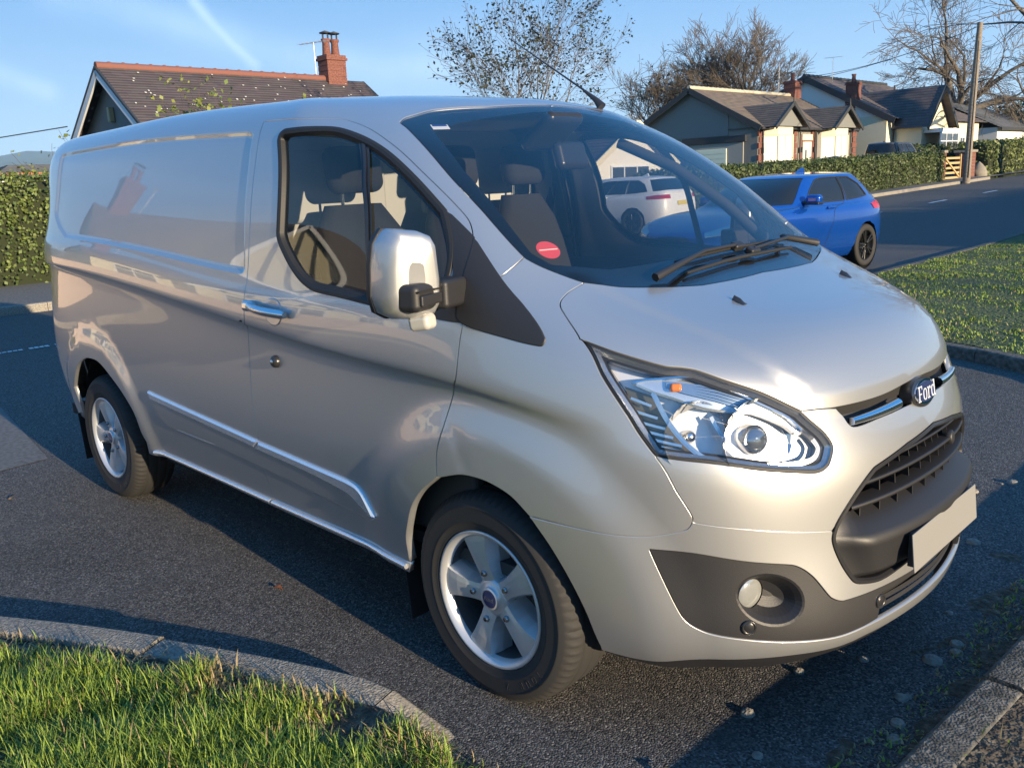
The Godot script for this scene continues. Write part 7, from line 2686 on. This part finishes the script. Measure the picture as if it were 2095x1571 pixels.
func simple_wheel(o: Node, c: Vector3, r: float, s: float) -> void:
	var t := Transform3D(Basis(Vector3.RIGHT, PI / 2 * s), c)
	var g := MB.new()
	g.lathe(t, [Vector2(r * 0.70, -0.01), Vector2(r * 0.74, 0.01), Vector2(r * 0.88, 0.014), Vector2(r * 0.96, 0.004), Vector2(r, -0.02), Vector2(r, -0.18), Vector2(r * 0.9, -0.21), Vector2(r * 0.6, -0.2)], 36)
	var w := part("wheel", g, M.tyre, o)
	var rm := MB.new()
	rm.lathe(t, [Vector2(r * 0.715, 0.004), Vector2(r * 0.69, 0.008), Vector2(r * 0.66, -0.01), Vector2(r * 0.62, -0.12), Vector2(0.0, -0.12)], 30)
	part("rim", rm, M.car_rim, w)
	for k in 5:
		for e in [-0.16, 0.16]:
			var a = TAU * k / 5.0 + e
			var d := Vector3(cos(a), 0, sin(a))
			var d0 := Vector3(cos(a - e * 0.6), 0, sin(a - e * 0.6))
			var sp := MB.new()
			sp.tube([t * (d0 * 0.04 + Vector3(0, -0.012, 0)), t * (d * r * 0.40 + Vector3(0, -0.006, 0)), t * (d * r * 0.67 + Vector3(0, -0.004, 0))], [0.026, 0.016, 0.02], 5)
			part("spoke", sp, M.car_rim, w)

func cars() -> void:
	M.car_glass = mat(lin(0.012, 0.014, 0.016), 0.03)
	M.car_rim = mat(lin(0.02, 0.02, 0.021), 0.3, 0.4)
	var blue := mat(lin(0.005, 0.060, 0.33), 0.22, 0.4)
	blue.clearcoat_enabled = true
	blue.clearcoat = 1.0
	blue.clearcoat_roughness = 0.03
	var white := mat(lin(0.74, 0.75, 0.76), 0.35)
	white.clearcoat_enabled = true
	var grey := mat(lin(0.05, 0.048, 0.045), 0.35, 0.4)
	grey.clearcoat_enabled = true
	# blue hatchback: front axle at 0, rear axle at -2.69
	var net := car_net([[-3.40, 0.72, 0.80, 0.20, 0.20, 0.24], [-3.44, 0.77, 0.865, 0.34, 0.32, 0.36], [-3.46, 0.80, 0.885, 0.56, 0.48, 0.55], [-3.45, 0.79, 0.880, 0.74, 0.62, 0.74], [-3.42, 0.70, 0.855, 0.88, 0.74, 0.90], [-3.38, 0.10, 0.800, 0.945, 0.90, 0.99], [-3.36, -0.42, 0.770, 0.985, 0.985, 1.04], [-3.15, -0.85, 0.690, 1.19, 1.19, 1.20], [-2.95, -1.22, 0.600, 1.335, 1.345, 1.35], [-2.80, -1.45, 0.50, 1.385, 1.395, 1.395], [-2.6, -1.7, 0.02, 1.42, 1.42, 1.42]])
	var sw := [PackedVector2Array([Vector2(5.55, 6.12), Vector2(9.55, 6.08), Vector2(9.5, 6.9), Vector2(9.2, 7.75), Vector2(8.6, 8.0), Vector2(5.75, 8.02), Vector2(5.6, 7.0)]), PackedVector2Array([Vector2(2.95, 6.35), Vector2(5.35, 6.14), Vector2(5.45, 7.0), Vector2(5.55, 8.02), Vector2(3.9, 7.95), Vector2(3.1, 7.2)])]
	var b := car("blue_hatchback", "shiny blue three door hatchback parked across the road facing the camera", Vector3(-4.78, 0.10, -7.95), -PI / 2 - 0.09, net, blue, [0.0, -2.69], [6.1, 8.05, 6.25], sw, 10.35, 2.55, 0.315)
	car_extras(b, net, blue, true)
	# white estate
	var net2 := car_net([[-3.72, 0.75, 0.80, 0.22, 0.22, 0.26], [-3.76, 0.82, 0.86, 0.36, 0.34, 0.38], [-3.78, 0.85, 0.89, 0.58, 0.50, 0.58], [-3.77, 0.83, 0.885, 0.76, 0.64, 0.78], [-3.74, 0.72, 0.86, 0.90, 0.76, 0.93], [-3.72, 0.0, 0.81, 0.96, 0.92, 1.00], [-3.70, -0.45, 0.78, 1.00, 1.00, 1.05], [-3.50, -0.90, 0.70, 1.20, 1.20, 1.22], [-3.32, -1.28, 0.62, 1.34, 1.36, 1.36], [-3.2, -1.5, 0.52, 1.40, 1.41, 1.41], [-3.0, -1.8, 0.02, 1.44, 1.44, 1.44]])
	var sw2 := [PackedVector2Array([Vector2(7.2, 6.12), Vector2(9.6, 6.08), Vector2(9.5, 6.9), Vector2(9.2, 7.75), Vector2(8.6, 8.0), Vector2(7.25, 8.02)]), PackedVector2Array([Vector2(5.2, 6.15), Vector2(7.05, 6.12), Vector2(7.1, 8.02), Vector2(5.3, 8.02)]), PackedVector2Array([Vector2(2.95, 6.35), Vector2(5.05, 6.16), Vector2(5.15, 8.02), Vector2(3.7, 7.95), Vector2(3.05, 7.2)])]
	var w := car("white_estate_car", "white estate car parked across the road, seen through the van's cab", Vector3(-14.6, 0.12, -16.4), PI + 0.02, net2, white, [0.0, -2.81], [6.1, 8.05, 6.25], sw2, 10.35, 2.55, 0.32)
	car_extras(w, net2, white, false)
	# dark off-roader on the drive
	var net3 := car_net([[-3.55, 0.80, 0.88, 0.40, 0.40, 0.42], [-3.6, 0.86, 0.93, 0.55, 0.5, 0.55], [-3.62, 0.88, 0.95, 0.80, 0.7, 0.8], [-3.62, 0.88, 0.95, 1.00, 0.9, 1.0], [-3.60, 0.82, 0.93, 1.12, 1.02, 1.12], [-3.58, 0.2, 0.89, 1.18, 1.12, 1.18], [-3.56, -0.35, 0.87, 1.22, 1.2, 1.24], [-3.50, -0.7, 0.80, 1.48, 1.46, 1.48], [-3.42, -1.0, 0.74, 1.68, 1.68, 1.70], [-3.35, -1.2, 0.62, 1.76, 1.76, 1.77], [-3.2, -1.4, 0.02, 1.80, 1.80, 1.80]])
	var s := car("grey_off_roader", "dark grey off roader parked behind the clipped hedge, roof and rear showing", Vector3(-16.2, 0.85, -45.6), PI / 2 - 0.06, net3, grey, [0.0, -2.85], [6.1, 8.05, 6.25], sw2, 10.35, 2.7, 0.38)
	car_extras(s, net3, grey, false)

func car_extras(o: Node, net: Array, paint: Material, blue: bool) -> void:
	# the sheet still holds this car's last net: lamps, mirrors, handle, plate
	swells = false
	body_init(net, 0.09)
	for s in 2:
		var f := func(p: PackedVector2Array) -> PackedVector2Array: return p if s == 0 else mirror_u(p)
		var sg := 1.0 if s == 0 else -1.0
		var rl := MB.new()
		fill(rl, f.call(PackedVector2Array([Vector2(1.05, 3.6), Vector2(3.0, 3.7), Vector2(3.05, 4.4), Vector2(2.4, 4.75), Vector2(1.1, 4.5)])), [], 0.006)
		part("tail_lamp", rl, mat(lin(0.35, 0.012, 0.012), 0.1), o)
		var hl := MB.new()
		fill(hl, f.call(PackedVector2Array([Vector2(10.6, 3.2), Vector2(12.2, 3.3), Vector2(12.3, 3.8), Vector2(11.2, 4.2), Vector2(10.4, 3.95)])), [], 0.006)
		part("headlight", hl, M.satin, o)
		var q: Array = at(9.7 if s == 0 else 18.3, 6.25)
		var mr := MB.new()
		var c: Vector3 = q[0] + Vector3(-0.02, 0.03, 0.16 * sg)
		mr.rbox(T(c, Vector3(0, 0, 0)), Vector3(0.14, 0.135, 0.21), 0.05, 3)
		var mo := part("door_mirror", mr, paint, o)
		var ml := MB.new()
		ml.rbox(T(c + Vector3(0.0, -0.052, 0)), Vector3(0.145, 0.04, 0.20), 0.018)
		ml.tube([q[0] - Vector3(0, 0.01, 0), c - Vector3(0, 0.05, 0)], [0.03, 0.025], 6)
		part("mirror_foot", ml, M.smooth_black, mo)
		var h := MB.new()
		var qa: Array = at(5.95 if s == 0 else 22.05, 4.35)
		h.rbox(frame(qa[0] + qa[1] * 0.015, qa[1]), Vector3(0.20, 0.035, 0.035), 0.014)
		part("door_handle", h, paint, o)
		var dl := MB.new()
		for l in [PackedVector2Array([Vector2(5.6, 6.0), Vector2(5.55, 4.5), Vector2(5.7, 3.0), Vector2(6.2, 1.3)]), PackedVector2Array([Vector2(9.75, 5.9), Vector2(9.7, 4.0), Vector2(9.55, 1.3)]), PackedVector2Array([Vector2(6.2, 1.3), Vector2(9.55, 1.3)])]:
			ribbon(dl, f.call(l), 0.007, 0.0015)
		part("door_gap", dl, M.dark, o)
	var pl := MB.new()
	var qp: Array = at(0.0, 2.9)
	pl.rbox(frame(qp[0] + Vector3(-0.012, 0, 0), Vector3(-1, 0.1, 0)), Vector3(0.52, 0.11, 0.01), 0.004)
	part("number_plate", pl, mat(lin(0.62, 0.50, 0.08), 0.5), o)
	var bl := MB.new()
	fill(bl, PackedVector2Array([Vector2(0, 0.0), Vector2(2.2, 0.0), Vector2(2.0, 1.1), Vector2(0, 1.2)]), [], 0.006)
	part("rear_bumper", bl, M.plastic, o)
	var ki := MB.new()
	fill(ki, both(PackedVector2Array([Vector2(14, 3.5), Vector2(13.2, 3.45), Vector2(12.9, 2.9), Vector2(13.2, 2.4), Vector2(14, 2.35)])), [], 0.006)
	part("front_grille", ki, M.dark, o)
	var fin := MB.new()
	fin.prism(T(Vector3(net[10][0] + 0.35, 1.42 if blue else net[10][22], -0.02)), [Vector2(-0.10, 0), Vector2(0.12, 0), Vector2(-0.06, 0.07)], 0.04)
	part("roof_aerial", fin, paint, o)
	swells = true
